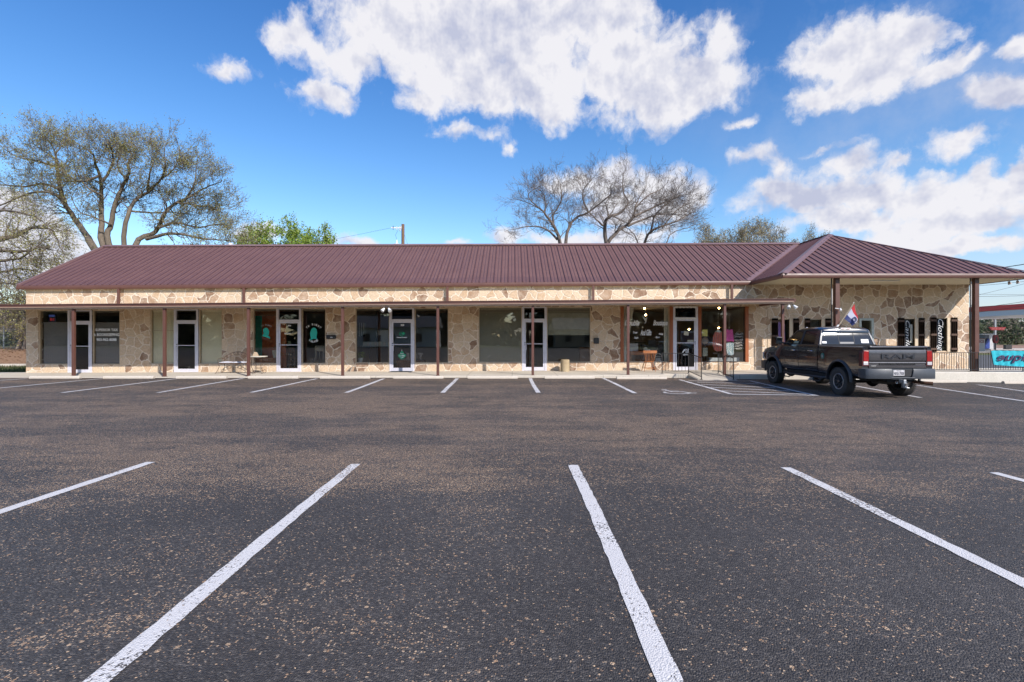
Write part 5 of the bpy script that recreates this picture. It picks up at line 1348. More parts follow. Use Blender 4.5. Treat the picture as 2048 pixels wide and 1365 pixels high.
def flag():
    # small flag on a pole fixed to the porch post
    y = 20.25; s = y/1000
    def q(x, y_): return Vector((FX(1670+x/17.06,y), y, FZ(600+y_/17.06,y)))
    t = thing('open_flag', 'small red white and blue flag on a slanted pole above the pickup cab', 'flag', tuple(q(150,880)))
    m = MB(); m.tube([q(110,910), q(640,105)], .012, 8); obj('flag_pole', m, M('pale pole wood',(.55,.45,.33),.6), t, smooth=40)
    m = MB(); m.lathe([(0,-.03),(.025,0),(0,.03)], 10, tuple(q(640,105))); obj('finial', m, WHITE, t, smooth=60)
    m = MB(); m.tube([q(60,930), q(120,860)], .035, 8); m.beam(q(60,930), q(10,930)+Vector((0,.15,0)), .05,.05); obj('bracket', m, WHITE, t)
    A, B_, C_, D_ = q(655,150), q(310,650), q(570,890), q(745,600)
    def S(u, v):      # u along the pole from tip, v away from it
        top = A+(B_-A)*u; far = q(750,590)+(q(600,890)-q(750,590))*u+Vector((.10*math.sin(math.pi*u),0,0))
        p = top+(far-top)*v; return (p.x, p.y+.05*math.sin(v*6+u*2)*v-.02, p.z-.10*math.sin(math.pi*v)*(1-u)*.6)
    n = 16
    for k, (a, b, mt) in enumerate(((0,.30,M('shaded flag red',(.45,.012,.02),.7)),(.30,.72,M('shaded flag white',(.42,.42,.50),.7)),(.72,1,M('flag navy',(.008,.02,.12),.7)))):  # red and white darkened to stand in for shade on the backlit flag
        m = MB(); r = 6
        for j in range(r+1):
            for i in range(n+1): m.v.append(S(a+(b-a)*j/r, i/n))
        for j in range(r):
            for i in range(n): m.f.append((j*(n+1)+i, j*(n+1)+i+1, (j+1)*(n+1)+i+1, (j+1)*(n+1)+i))
        obj('flag_stripe', m, mt, t, smooth=80, fix=False)
    m = MB(); c = Vector(S(.62,.62)); c.y -= .03; m.tube([(c.x+.07*math.cos(R(k*30)),c.y,c.z+.09*math.sin(R(k*30))) for k in range(12)], .018, 5, True); c2 = Vector(S(.88,.80)); m.tube([(c2.x+.035*math.cos(R(k*40)),c2.y-.04,c2.z+.035*math.sin(R(k*40))) for k in range(9)], .010, 5, True)
    obj('ring_print', m, M('flag navy'), t)
flag()
# ================================================================ pickup truck (local: x right, y forward, z up, origin under the rear axle)
def build_truck():
    PAINT = M('near black blue metallic paint', (.009,.011,.018), .24, metal=.0, var=.05, coat=1.0, spec=.5)
    GREYP = M('dark granite metallic paint', (.085,.080,.085), .30, metal=.45, var=.05, coat=.8)
    BUMP = M('grey painted bumper', (.040,.045,.054), .48, metal=.0, var=.06, coat=.1)
    PLAS = M('black textured plastic', (.022,.022,.024), .65, var=.15, bmp=.15, bscale=200)
    FLARE = M('satin grey flare', (.035,.036,.042), .45, var=.08)
    UNDER = M('dirty underbody', (.014,.013,.012), .85, var=.4, scale=12)
    TYRE = M('dusty tyre rubber', (.050,.045,.042), .85, var=.25, scale=8, bmp=.2)
    CHROME = M('chrome', (.75,.75,.77), .08, metal=1.0, var=0)
    CGL = M('dark car glass', (.008,.009,.011), .05, var=0, coat=0, spec=.7)
    REDL = M('red lamp lens', (.33,.006,.010), .2, var=.1, coat=1.0)
    WLEN = M('clear lamp lens', (.55,.52,.52), .2, var=.1, coat=1.0)
    T = thing('pickup_truck', 'dark crew cab pickup truck parked facing the porch, tailgate towards the viewer', 'pickup truck', (10.425, 14.5, zlot(10.5)), R(-1.0))
    def P(name, m, mat, par=T, **k): return obj(name, m, mat, par, world=False, **k)
    def cut(o, cutters):
        for c in cutters:
            me = c.mesh('c'); co = D.objects.new('c', me); COL.objects.link(co); co.parent = o.parent if o.parent else None
            if o.parent is not T: co.parent = T
            md = o.modifiers.new('b', 'BOOLEAN'); md.object = co; md.operation = 'DIFFERENCE'; md.solver = 'EXACT'
            bpy.context.view_layer.update(); dg = bpy.context.evaluated_depsgraph_get()
            nm = D.meshes.new_from_object(o.evaluated_get(dg)); o.modifiers.clear(); mats = list(o.data.materials)
            o.data = nm
            if not nm.materials:
                for q in mats: nm.materials.append(q)
            D.objects.remove(co)
    WB = 3.79; W = .985; RT = .405; AZ = .405
    def archcut(y, r=.56, z=.46): return MB().lathe([(0,-1.3),(r,-1.3),(r,1.3),(0,1.3)], 40, (0,y,z), 'x')
    def archL(y, s, r=.56, z=.46, d=.30):
        return MB().prism([(y+r*math.cos(R(9*k)), z+r*math.sin(R(9*k))) for k in range(40)], min(s*(W+.2),s*(W-d)), max(s*(W+.2),s*(W-d)), 'yz')
    # ---- bed
    prof = [(.88,.62),(.945,.60),(.968,.66),(.982,.82),(.985,1.05),(.975,1.22),(.962,1.34),(.948,1.405),(.925,1.432),(.85,1.432),(.84,1.40),(.84,.75),(.88,.74)]
    bed = None
    for s in (-1, 1):
        m = MB(); m.prism([(s*a, b) for a,b in prof], -1.12, 1.02, 'xz'); m.v = [(x, y, z) for x,y,z in m.v]
        o = P('bed_side', m, PAINT); cut(o, [archL(0, s, .54, .45, .4)]); sm(o.data, 28)
    m = MB(); m.box(-.84,.84,-1.10,1.0,.70,.76); m.box(-.84,.84,.96,1.02,.76,1.43); P('bed_floor', m, UNDER)
    # ---- tailgate (drawn as one moulded profile)
    tp = [(-1.13,.845),(-1.15,.86),(-1.155,.915),(-1.135,.935),(-1.135,.965),(-1.155,.985),(-1.150,1.005),(-1.130,1.02),(-1.150,1.04),(-1.158,1.06),(-1.155,1.29),(-1.145,1.335),(-1.128,1.345),(-1.128,1.378),(-1.17,1.392),(-1.205,1.412),(-1.20,1.437),(-1.12,1.445),(-1.09,1.44),(-1.09,.845)]
    m = MB(); m.prism(tp, -.795, .795, 'yz'); TG = P('tailgate', m, GREYP, smooth=30)
    m = MB(); m.box(-.70,.70,-1.145,-1.125,1.005,1.022); P('tailgate_groove', m, PLAS, TG)
    m = MB(); m.box(-.78,.78,-1.137,-1.127,1.350,1.376); P('spoiler_shadow_gap', m, PLAS, TG)
    def tx(s, x0, x1, z0, z1, mat, par, y=-1.1585, **k):
        m = fit_text(s, x0, x1, z0, z1, y, **k); return obj('lettering', m, mat, par, fix=False, world=False)
    tx('RAM', -.46,.46,1.10,1.225, M('black badge', (.030,.032,.040), .35, var=0), TG, y=-1.178, bold=.015, thick=.02)
    tx('POWER WAGON', -.50,.50,.935,.975, PLAS, TG, y=-1.158, bold=.03, thick=.02)
    m = MB(); m.box(-.74,-.60,-1.160,-1.153,.895,.915); P('badge', m, CHROME, TG)
    m = MB(); m.lathe([(0,-.012),(.04,-.01),(.045,0)], 16, (0,-1.158,1.30), 'y'); 
    # ---- tail lamps
    for s in (-1, 1):
        m = MB(); pr = [(s*.800,.90),(s*.800,1.335),(s*.955,1.335),(s*.985,1.25),(s*.99,.93),(s*.985,.90)]
        m.prism(pr, -1.155, -1.0, 'xz'); h = P('tail_lamp', m, M('smoked lamp housing',(.07,.004,.006),.45), bevel=.004)
        m = MB(); m.prism([(s*.815,1.03),(s*.815,1.31),(s*.935,1.31),(s*.955,1.22),(s*.955,1.03)], -1.166, -1.156, 'xz'); P('red_lens', m, REDL, h, bevel=.003)
        m = MB(); m.prism([(s*.825,.93),(s*.825,1.015),(s*.955,1.015),(s*.955,.93)], -1.165, -1.156, 'xz'); P('reverse_lens', m, WLEN, h, bevel=.006)
        m = MB(); m.box(min(s*.80,s*.985), max(s*.80,s*.985), -1.13,-1.0,.845,.898); P('bed_corner', m, PAINT)
    # ---- rear bumper
    m = MB(); rings = []
    for x, y, zt, zb in ((-1.0,-.98,.82,.60),(-1.005,-1.12,.83,.575),(-.97,-1.25,.835,.57),(-.90,-1.30,.838,.568),(-.30,-1.325,.838,.568),(-.24,-1.315,.838,.555),(.24,-1.315,.838,.555),(.30,-1.325,.838,.568),(.90,-1.30,.838,.568),(.97,-1.25,.835,.57),(1.005,-1.12,.83,.575),(1.0,-.98,.82,.60)):
        rings.append([(x,y,zb),(x*.995,y+.0-.006,zb+.05),(x*.995,y-.006,zt-.04),(x*.99,y+.02,zt),(x*.93,y+.16,zt),(x*.93,y+.16,zb)])
    m.loft(rings); B = P('rear_bumper', m, BUMP, smooth=35)
    cutm = MB(); cutm.prism([(-.29,.90),(.33,.90),(.27,.615),(-.23,.615)], -1.5, -1.285, 'xz'); cut(B, [cutm]); sm(B.data, 35)
    m = MB(); m.box(-.05,.30,-1.30,-1.283,.64,.82); m.box(.12,.26,-1.295,-1.26,.67,.80); P('plate_recess', m, PLAS, B)
    m = MB(); m.prism([(-.30,.585),(.34,.585),(.36,.61),(-.32,.61)], -1.335, -1.30, 'xz'); P('bumper_lip', m, BUMP, B, bevel=.006)
    m = MB(); m.box(-.245,.06,-1.322,-1.316,.655,.805); pl = P('number_plate', m, M('white plate',(.62,.60,.60),.45), B, bevel=.002)
    tx('TEXAS', -.16,-.03,.772,.795, M('plate ink',(.02,.02,.04),.6), pl, y=-1.324, bold=.02); tx('NKB-7008', -.232,.047,.672,.755, M('plate ink'), pl, y=-1.324, bold=.02)
    for x in (-.22,.04): m = MB(); m.lathe([(0,-.008),(.008,-.006),(.008,0)], 8, (x,-1.322,.79), 'y'); P('plate_bolt', m, CHROME, pl)
    # hitch, ball, safety hooks, exhaust
    m = MB(); m.box(-.04,.04,-1.34,-.9,.47,.55); m.box(-.055,.055,-1.30,-1.26,.455,.565); m.box(-.035,.035,-1.42,-1.33,.33,.55); m.box(-.035,.045,-1.52,-1.38,.33,.36); hi = P('tow_hitch', m, STEEL, bevel=.006)
    m = MB(); m.lathe([(.018,.36),(.018,.40),(.03,.41),(.03,.46),(.0,.475)], 14, (.01,-1.46,0)); m.lathe([(0,.385),(.025,.39),(.032,.42),(.025,.445),(0,.455)], 14, (.01,-1.46,0)); P('tow_ball', m, CHROME, hi, smooth=50)
    for x in (-.13,.13): m = MB(); m.tube([(x+.03*math.cos(R(k*40)),-1.28,.48+.03*math.sin(R(k*40))) for k in range(9)], .008, 5, True); P('hook', m, CHROME, hi)
    m = MB(); m.tube([(.55,.2,.52),(.56,-.5,.50),(.60,-1.0,.47),(.72,-1.20,.45),(.86,-1.30,.44)], [.04,.04,.042,.045,.05], 10); P('exhaust_pipe', m, M('rusty exhaust',(.12,.055,.03),.7,metal=.3,var=.3))
    # ---- cab + bonnet lower body (lofted sections)
    def sec(y, w, b, t, cr=.0, dx=0):
        half = [(0,b),(.80*w,b),(.93*w,b+.03),(.975*w,b+.10),(w,.86),(w*1.0,1.02),(w*.992,1.16),(w*.975,t-.08),(w*.955,t-.015),(w*.90,t+.004),(w*.62,t+cr*.8),(w*.45,t+cr),(0,t+cr*1.05)]
        full = half+[(-a, c) for a,c in reversed(half[1:-1])]
        return [(a, y, c) for a,c in full]
    rings = [sec(1.055,W,.56,1.455), sec(1.1,W,.55,1.46), sec(2.0,W,.55,1.455), sec(2.9,W,.55,1.445,.01), sec(3.15,W,.55,1.435,.03), sec(3.5,W*.995,.56,1.40,.06), sec(4.0,W*.985,.58,1.345,.08), sec(4.4,W*.965,.60,1.29,.085), sec(4.62,W*.93,.62,1.235,.085), sec(4.72,W*.87,.64,1.16,.075)]
    m = MB(); m.loft(rings); body = P('body', m, PAINT)
    cut(body, [archL(WB, -1, .56, .45, .42), archL(WB, 1, .56, .45, .42)]); sm(body.data, 28)
    # door shut lines as thin dark grooves standing 1 mm proud
    m = MB()
    for s in (-1, 1):
        for y in (1.12, 2.12, 3.22):
            for (z0, z1) in ((.62,1.44),): 
                pts = [(s*(W*k+.0015), y+(.03 if y > 3 and z < .9 else 0), z) for k, z in ((.978,.66),(1.0,.86),(1.0,1.02),(.992,1.16),(.977,1.36),(.958,1.44))]
                m.tube(pts, .0045, 4)
        m.tube([(s*(W*.979+.0015),1.12,.665),(s*(W*.979+.0015),3.25,.665)], .0045, 4)
    P('shut_line', m, PLAS, body)
    m = MB(); m.box(-.93,.93,1.02,1.054,.62,1.40); P('cab_gap', m, UNDER, body)
    # ---- greenhouse
    zb, zr = 1.445, 1.975
    def gh(z, rear, front, hw): return [(-hw,rear,z),(hw,rear,z),(hw,front,z),(-hw,front,z)]
    m = MB(); m.loft([gh(1.42,1.075,3.20,.915), gh(1.50,1.085,3.09,.905), gh(1.88,1.20,2.56,.775), gh(1.93,1.235,2.47,.75)]); gl = P('cab_glass', m, CGL, smooth=20)
    # roof: crowned loft
    m = MB(); rings = []
    for y, w, z in ((1.16,.74,1.885),(1.20,.765,1.945),(1.35,.775,1.985),(1.8,.78,2.0),(2.2,.775,1.99),(2.42,.765,1.96),(2.56,.755,1.91)):
        rings.append([(-w-.012,y,z-.075),(-w,y,z-.03),(-w*.92,y,z),(-w*.5,y,z+.022),(0,y,z+.028),(w*.5,y,z+.022),(w*.92,y,z),(w,y,z-.03),(w+.012,y,z-.075),(0,y,z-.06)])
    m.loft(rings); P('roof', m, PAINT, smooth=40)
    # pillars in paint: strips wrapped just outside the glass
    def gx(y0, y1, t):   # point on glass block edge: t 0 at belt .. 1 at top (between z 1.42 and 1.93)
        return y0+(y1-y0)*t
    def side(s, yb_, yt_, w_, name='pillar', wt=None):
        m = MB(); wt = wt or w_
        b = (s*.920, 1.445); tp_ = (s*.762, 1.915)
        m.loft([[(b[0]+s*.006,yb_,b[1]),(b[0]+s*.006,yb_+w_,b[1]),(b[0]-s*.03,yb_+w_,b[1]),(b[0]-s*.03,yb_,b[1])],
                [(tp_[0]+s*.014,yt_,tp_[1]),(tp_[0]+s*.014,yt_+wt,tp_[1]),(tp_[0]-s*.03,yt_+wt,tp_[1]),(tp_[0]-s*.03,yt_,tp_[1])]])
        return m
    for s in (-1, 1):
        P('pillar', side(s, 1.07, 1.19, .26, wt=.16), PAINT, bevel=.012)
        P('pillar', side(s, 2.03, 2.0, .10), PLAS)
        P('pillar', side(s, 3.08, 2.44, .11, wt=.10), PAINT, bevel=.01)
        m = MB(); m.beam((s*.925,1.2,1.452), (s*.925,3.12,1.448), .02, .018); m.beam((s*.772,1.3,1.905), (s*.772,2.5,1.905), .03, .03); P('window_trim', m, PLAS)
    # rear glass surround and sliding centre window
    def rg(x, z, off=.004):     # point on the rear glass plane
        if z < 1.5: y = 1.075+.010*(z-1.42)/.08
        elif z < 1.88: y = 1.085+.115*(z-1.5)/.38
        else: y = 1.20+.035*(z-1.88)/.05
        return (x, y-off, z)
    m = MB(); 
    m.loft([[rg(-.90,1.45,.02),rg(-.85,1.45,.02),rg(-.85,1.45,-.01),rg(-.90,1.45,-.01)],[rg(-.765,1.90,.02),rg(-.725,1.90,.02),rg(-.725,1.90,-.01),rg(-.765,1.90,-.01)]])
    m.loft([[rg(.85,1.45,.02),rg(.90,1.45,.02),rg(.90,1.45,-.01),rg(.85,1.45,-.01)],[rg(.725,1.90,.02),rg(.765,1.90,.02),rg(.765,1.90,-.01),rg(.725,1.90,-.01)]])
    P('rear_window_frame', m, PAINT, gl); m = MB()
    m.add([rg(-.90,1.445,.018),rg(.90,1.445,.018),rg(.89,1.463,.018),rg(-.89,1.463,.018)], [(0,1,2,3)]); m.add([rg(-.765,1.885,.018),rg(.765,1.885,.018),rg(.76,1.925,.018),rg(-.76,1.925,.018)], [(0,1,2,3)])
    P('window_seal', m, PLAS, gl)
    m = MB()
    for x in (-.245,.245): m.loft([[rg(x-.010,1.475,.006),rg(x+.010,1.475,.006),rg(x+.010,1.475,0),rg(x-.010,1.475,0)],[rg(x-.010,1.885,.006),rg(x+.010,1.885,.006),rg(x+.010,1.885,0),rg(x-.010,1.885,0)]])
    P('slider_frame', m, PLAS, gl)
    m = MB(); m.add([rg(-.23,1.80,.006),rg(.23,1.80,.006),rg(.225,1.835,.006),rg(-.225,1.835,.006)], [(0,1,2,3)]); m.add([rg(-.23,1.478,.006),rg(.22,1.478,.006),rg(.22,1.535,.006),rg(-.23,1.535,.006)], [(0,1,2,3)]); P('glass_band', m, M('grey glass strip',(.16,.155,.155),.4), gl)
    for a, b, c_, d_, nm in ((-.80,-.66,1.49,1.555,'window_sticker'),(.46,.70,1.50,1.62,'window_sticker')):
        m = MB(); m.add([rg(a,c_,.008),rg(b,c_,.008),rg(b,d_,.008),rg(a,d_,.008)], [(0,1,2,3)]); st = P(nm, m, LETW, gl)
        for i in range(3 if a > 0 else 1):
            zc = c_+.02+i*.034; m = MB(); m.add([rg(a+.02,zc,.010),rg(b-.02,zc,.010),rg(b-.02,zc+.012,.010),rg(a+.02,zc+.012,.010)], [(0,1,2,3)]); P('sticker_print', m, M('grey ink'), st)
    m = MB(); m.box(-.17,.17,1.145,1.19,1.935,1.968); ob = P('brake_lamp', m, WLEN, bevel=.008)
    for x in (-.09, .09): m = MB(); m.box(x-.05,x+.05,1.138,1.146,1.94,1.955); P('red_lens', m, REDL, ob)
    for i, x in enumerate((-.55,-.2,0,.2,.55)): m = MB(); m.lathe([(0,.03),(.03,.015),(.04,0)], 10, (x,2.35,1.995)); P('roof_marker', m, WLEN if i in (0,4) else PLAS, smooth=50)
    m = MB(); m.tube([(.3,1.9,2.02),(.3,1.86,2.07)], .02, 6); P('antenna', m, PLAS)
    # windscreen is the front of the glass block; cowl
    m = MB(); m.box(-.86,.86,3.10,3.30,1.425,1.452); P('cowl', m, PLAS)
    # ---- bonnet bulge, grille, lamps, front bumper
    m = MB(); m.loft([[(-.42,3.4,1.45),(.42,3.4,1.45),(.36,3.4,1.485),(-.36,3.4,1.485)],[(-.38,4.5,1.32),(.38,4.5,1.32),(.33,4.5,1.37),(-.33,4.5,1.37)]]); P('bonnet_bulge', m, PAINT, bevel=.015)
    m = MB(); m.box(-.70,.70,4.68,4.76,.74,1.14); m.box(-.03,.03,4.75,4.79,.74,1.14); m.box(-.66,.66,4.75,4.785,.92,.97); P('grille', m, PLAS, bevel=.01)
    for s in (-1, 1): m = MB(); m.box(min(s*.70,s*.92), max(s*.70,s*.92), 4.52,4.72,.86,1.12); P('headlamp', m, WLEN, bevel=.02)
    m = MB(); rings = []
    for x, y in ((-1.0,4.25),(-1.01,4.55),(-.93,4.80),(-.6,4.90),(.6,4.90),(.93,4.80),(1.01,4.55),(1.0,4.25)):
        rings.append([(x,y,.50),(x,y+.0,.80),(x*.93,y-.10,.80),(x*.93,y-.10,.50)])
    m.loft(rings); P('front_bumper', m, FLARE, smooth=35, bevel=.015)
    # ---- flares
    def flare(y, s, z, r0=.525, r1=.562, a0=-3, a1=183):
        m = MB(); rings = []; n = 24
        for i in range(n+1):
            a = R(a0+(a1-a0)*i/n); ca, sa = math.cos(a), math.sin(a)
            rings.append([(s*(W-.03), y+r0*ca, z+r0*sa), (s*(W+.040), y+(r0)*ca, z+(r0)*sa), (s*(W+.044), y+(r0+.02)*ca, z+(r0+.02)*sa), (s*(W+.02), y+(r1+.018)*ca, z+(r1+.018)*sa), (s*(W-.02), y+(r1+.03)*ca, z+(r1+.03)*sa)])
        m.loft(rings); return m
    for s in (-1, 1):
        P('wheel_flare', flare(0, s, .45), FLARE, smooth=40); P('wheel_flare', flare(WB, s, .45), FLARE, smooth=40)
    # ---- wheels
    def wheel():
        w = D.objects.new('wheel', None); COL.objects.link(w); w.parent = T; w.empty_display_size = .1
        m = MB(); r = RT; hw = .14
        m.lathe([(.235,-hw+.02),(.26,-hw+.005),(.33,-hw-.004),(r-.03,-hw+.008),(r-.008,-hw+.03),(r-.004,-.05),(r-.004,.05),(r-.008,hw-.03),(r-.03,hw-.008),(.33,hw+.004),(.26,hw-.005),(.235,hw-.02),(.225,0)], 48, (0,0,0), 'x')
        rn = random.Random(1)
        for k in range(44):
            a = 2*math.pi*k/44
            for j, (x0, x1) in enumerate(((-hw+.004,-.075),(-.068,-.008),(.004,.066),(.074,hw-.004))):
                aa = a+(.06 if j % 2 else 0); c, s_ = math.cos(aa), math.sin(aa); da = .045
                q = []
                for rr in (r-.012, r+.006):
                    for x_, t_ in ((x0,-da),(x1,-da),(x1,da),(x0,da)):
                        q.append((x_, rr*math.cos(aa+t_), rr*math.sin(aa+t_)))
                m.add(q, [(0,1,2,3),(7,6,5,4),(0,4,5,1),(1,5,6,2),(2,6,7,3),(3,7,4,0)])
        ty = P('tyre', m, TYRE, w)
        sm(ty.data, 30)
        m = MB(); m.lathe([(.235,-.118),(.228,-.125),(.205,-.118),(.198,-.06),(.20,.10),(.235,.118)], 40, (0,0,0), 'x'); ri = P('rim', m, M('machined rim',(.42,.42,.44),.35,metal=.8), w, smooth=40)
        m = MB(); m.lathe([(0,-.075),(.07,-.075),(.085,-.06),(.09,-.03),(.198,-.05),(.198,0),(0,0)], 32, (0,0,0), 'x')
        for k in range(8):
            a = 2*math.pi*k/8; ca, sa = math.cos(a), math.sin(a); px, pz = -sa, ca
            def Q(x, rr, t): return (x, rr*ca+t*px, rr*sa+t*pz)
            m.loft([[Q(-.085,.07,-.030),Q(-.085,.07,.030),Q(-.04,.07,.034),Q(-.04,.07,-.034)],[Q(-.108,.145,-.034),Q(-.108,.145,.034),Q(-.06,.145,.04),Q(-.06,.145,-.04)],[Q(-.118,.205,-.026),Q(-.118,.205,.026),Q(-.08,.205,.04),Q(-.08,.205,-.04)]])
        P('spokes', m, PLAS, w, bevel=.004)
        m = MB(); m.lathe([(0,-.12),(.035,-.12),(.045,-.11),(.048,-.07)], 16, (0,0,0), 'x')
        for k in range(8):
            a = 2*math.pi*(k+.5)/8; m.lathe([(0,-.09),(.009,-.088),(.010,-.07)], 6, (0,.062*math.cos(a),.062*math.sin(a)), 'x')
        P('hub_cap', m, M('dark hub',(.08,.08,.09),.3,metal=.6), w, smooth=40)
        return w
    w0 = wheel(); w0.location = (-W+.105, 0, AZ); w0.rotation_euler = (R(9),0,0)
    w1 = dup(w0); w1.location = (-W+.105, WB, AZ); w1.rotation_euler = (R(31),0,0)
    for y in (0, WB):
        w2 = dup(w0); w2.location = (W-.105, y, AZ); w2.rotation_euler = (0,0,math.pi)
    # ---- side details
    for s in (-1, 1):
        for y in (1.42, 2.42):
            m = MB(); m.tube([(s*(W+.0),y-.10,1.245),(s*(W+.035),y-.08,1.25),(s*(W+.04),y,1.252),(s*(W+.035),y+.08,1.25),(s*(W+.0),y+.10,1.245)], .014, 8); P('door_handle', m, CHROME, smooth=40)
        m = MB(); m.tube([(s*.93,3.0,1.47),(s*1.12,2.99,1.50)], .03, 6); mr = P('door_mirror', m, PLAS)
        m = MB(); m.loft([[(s*1.09,2.93,1.44),(s*1.30,2.95,1.45),(s*1.30,3.03,1.45),(s*1.09,3.05,1.44)],[(s*1.08,2.92,1.68),(s*1.29,2.94,1.70),(s*1.29,3.02,1.70),(s*1.08,3.05,1.68)]]); P('mirror_shell', m, PAINT, mr, bevel=.02)
        m = MB(); m.add([(s*1.11,2.918,1.46),(s*1.28,2.938,1.465),(s*1.275,2.928,1.68),(s*1.10,2.908,1.665)], [(0,1,2,3)]); P('mirror_glass', m, CHROME, mr)
        # side step tube with drop loops
        m = MB(); m.tube([(s*.80,3.18,.50),(s*.93,3.10,.46),(s*.98,2.9,.45),(s*.98,.85,.45),(s*.93,.68,.46),(s*.80,.6,.50)], .038, 10); sb = P('side_step', m, FLARE, smooth=50)
        for y in (2.75, 1.05):
            m = MB(); m.tube([(s*.98,y+.22,.45),(s*1.03,y+.15,.36),(s*1.04,y+.1,.335),(s*1.04,y-.16,.335),(s*1.03,y-.2,.36),(s*.98,y-.26,.45)], .018, 8); m.box(min(s*.99,s*1.06), max(s*.99,s*1.06), y-.15,y+.09,.335,.35); P('step_loop', m, FLARE, sb, smooth=50)
        m = MB(); m.box(min(s*.90,s*.945), max(s*.90,s*.945), .62,3.22,.50,.57); P('sill', m, UNDER)
    m = MB(); m.lathe([(0,-.004),(.085,-.003),(.09,0)], 20, (-W-.001,.78,1.11), 'x'); de = P('round_decal', m, M('green decal',(.02,.16,.12),.4), smooth=40)
    m = MB(); m.box(-W-.008,-W-.0055,.75,.81,1.06,1.15); P('decal_print', m, LETG, de)
    # ---- underbody
    m = MB(); m.box(-.42,-.34,-1.2,4.6,.50,.62); m.box(.34,.42,-1.2,4.6,.50,.62); m.box(-.34,.34,-1.22,-1.10,.48,.60); m.box(-.5,.5,1.2,3.2,.42,.56); m.box(-.75,-.40,-.95,-.55,.48,.66); P('frame', m, UNDER)
    for y in (0, WB):
        m = MB(); m.tube([(-.85,y,AZ),(.85,y,AZ)], .045, 10); m.lathe([(0,-.17),(.10,-.13),(.15,-.03),(.15,.03),(.10,.13),(0,.17)], 16, (.02 if y == 0 else -.3,y-.02,AZ-.0), 'x'); P('axle', m, UNDER, smooth=50)
    m = MB(); m.lathe([(.12,-.12),(.36,-.10),(.39,0),(.36,.10),(.12,.12)], 28, (0,-.62,.50)); P('spare_tyre', m, TYRE, smooth=40)
    m = MB(); m.box(-.62,-.15,.55,1.9,.36,.60); m.tube([(.5,.9,.47),(.5,1.9,.47)], .11, 12); P('fuel_tank', m, UNDER, bevel=.03)
    for s in (-1, 1):
        for y in (0, WB):
            m = MB(); m.lathe([(.56,s*(W-.07)),(.555,s*(W-.38)),(.0,s*(W-.40))], 28, (0,y,.50), 'x'); m.v = [v for v in m.v]
            P('wheel_liner', m, UNDER, smooth=40) if True else None
            m = MB(); m.tube([(s*.58,y,AZ),(s*.56,y-.05,.75)], .035, 8); P('shock_absorber', m, UNDER)
    # tidy: liners below the axle line are cut away
    for o in [o for o in D.objects if o.name.startswith('wheel_liner')]:
        bm = bmesh.new(); bm.from_mesh(o.data); bmesh.ops.bisect_plane(bm, geom=bm.verts[:]+bm.edges[:]+bm.faces[:], plane_co=(0,0,.56), plane_no=(0,0,-1), clear_outer=True); bm.to_mesh(o.data); bm.free()
    # overhang behind the rear axle, then overall width
    wheels = {o.name for o in D.objects if o.parent is not None and o.parent.name.startswith('wheel') and o.parent.parent == T}
    def kids(o):
        for c in [x for x in D.objects if x.parent == o]:
            yield c
            yield from kids(c)
    for o in kids(T):
        if o.type == 'MESH' and o.name not in wheels:
            for v in o.data.vertices:
                if v.co.y < -.55: v.co.y += .15*min(1, (-.55-v.co.y)/.5)
    T.scale = (.955, 1, 1)
    return T
TRUCK = build_truck()
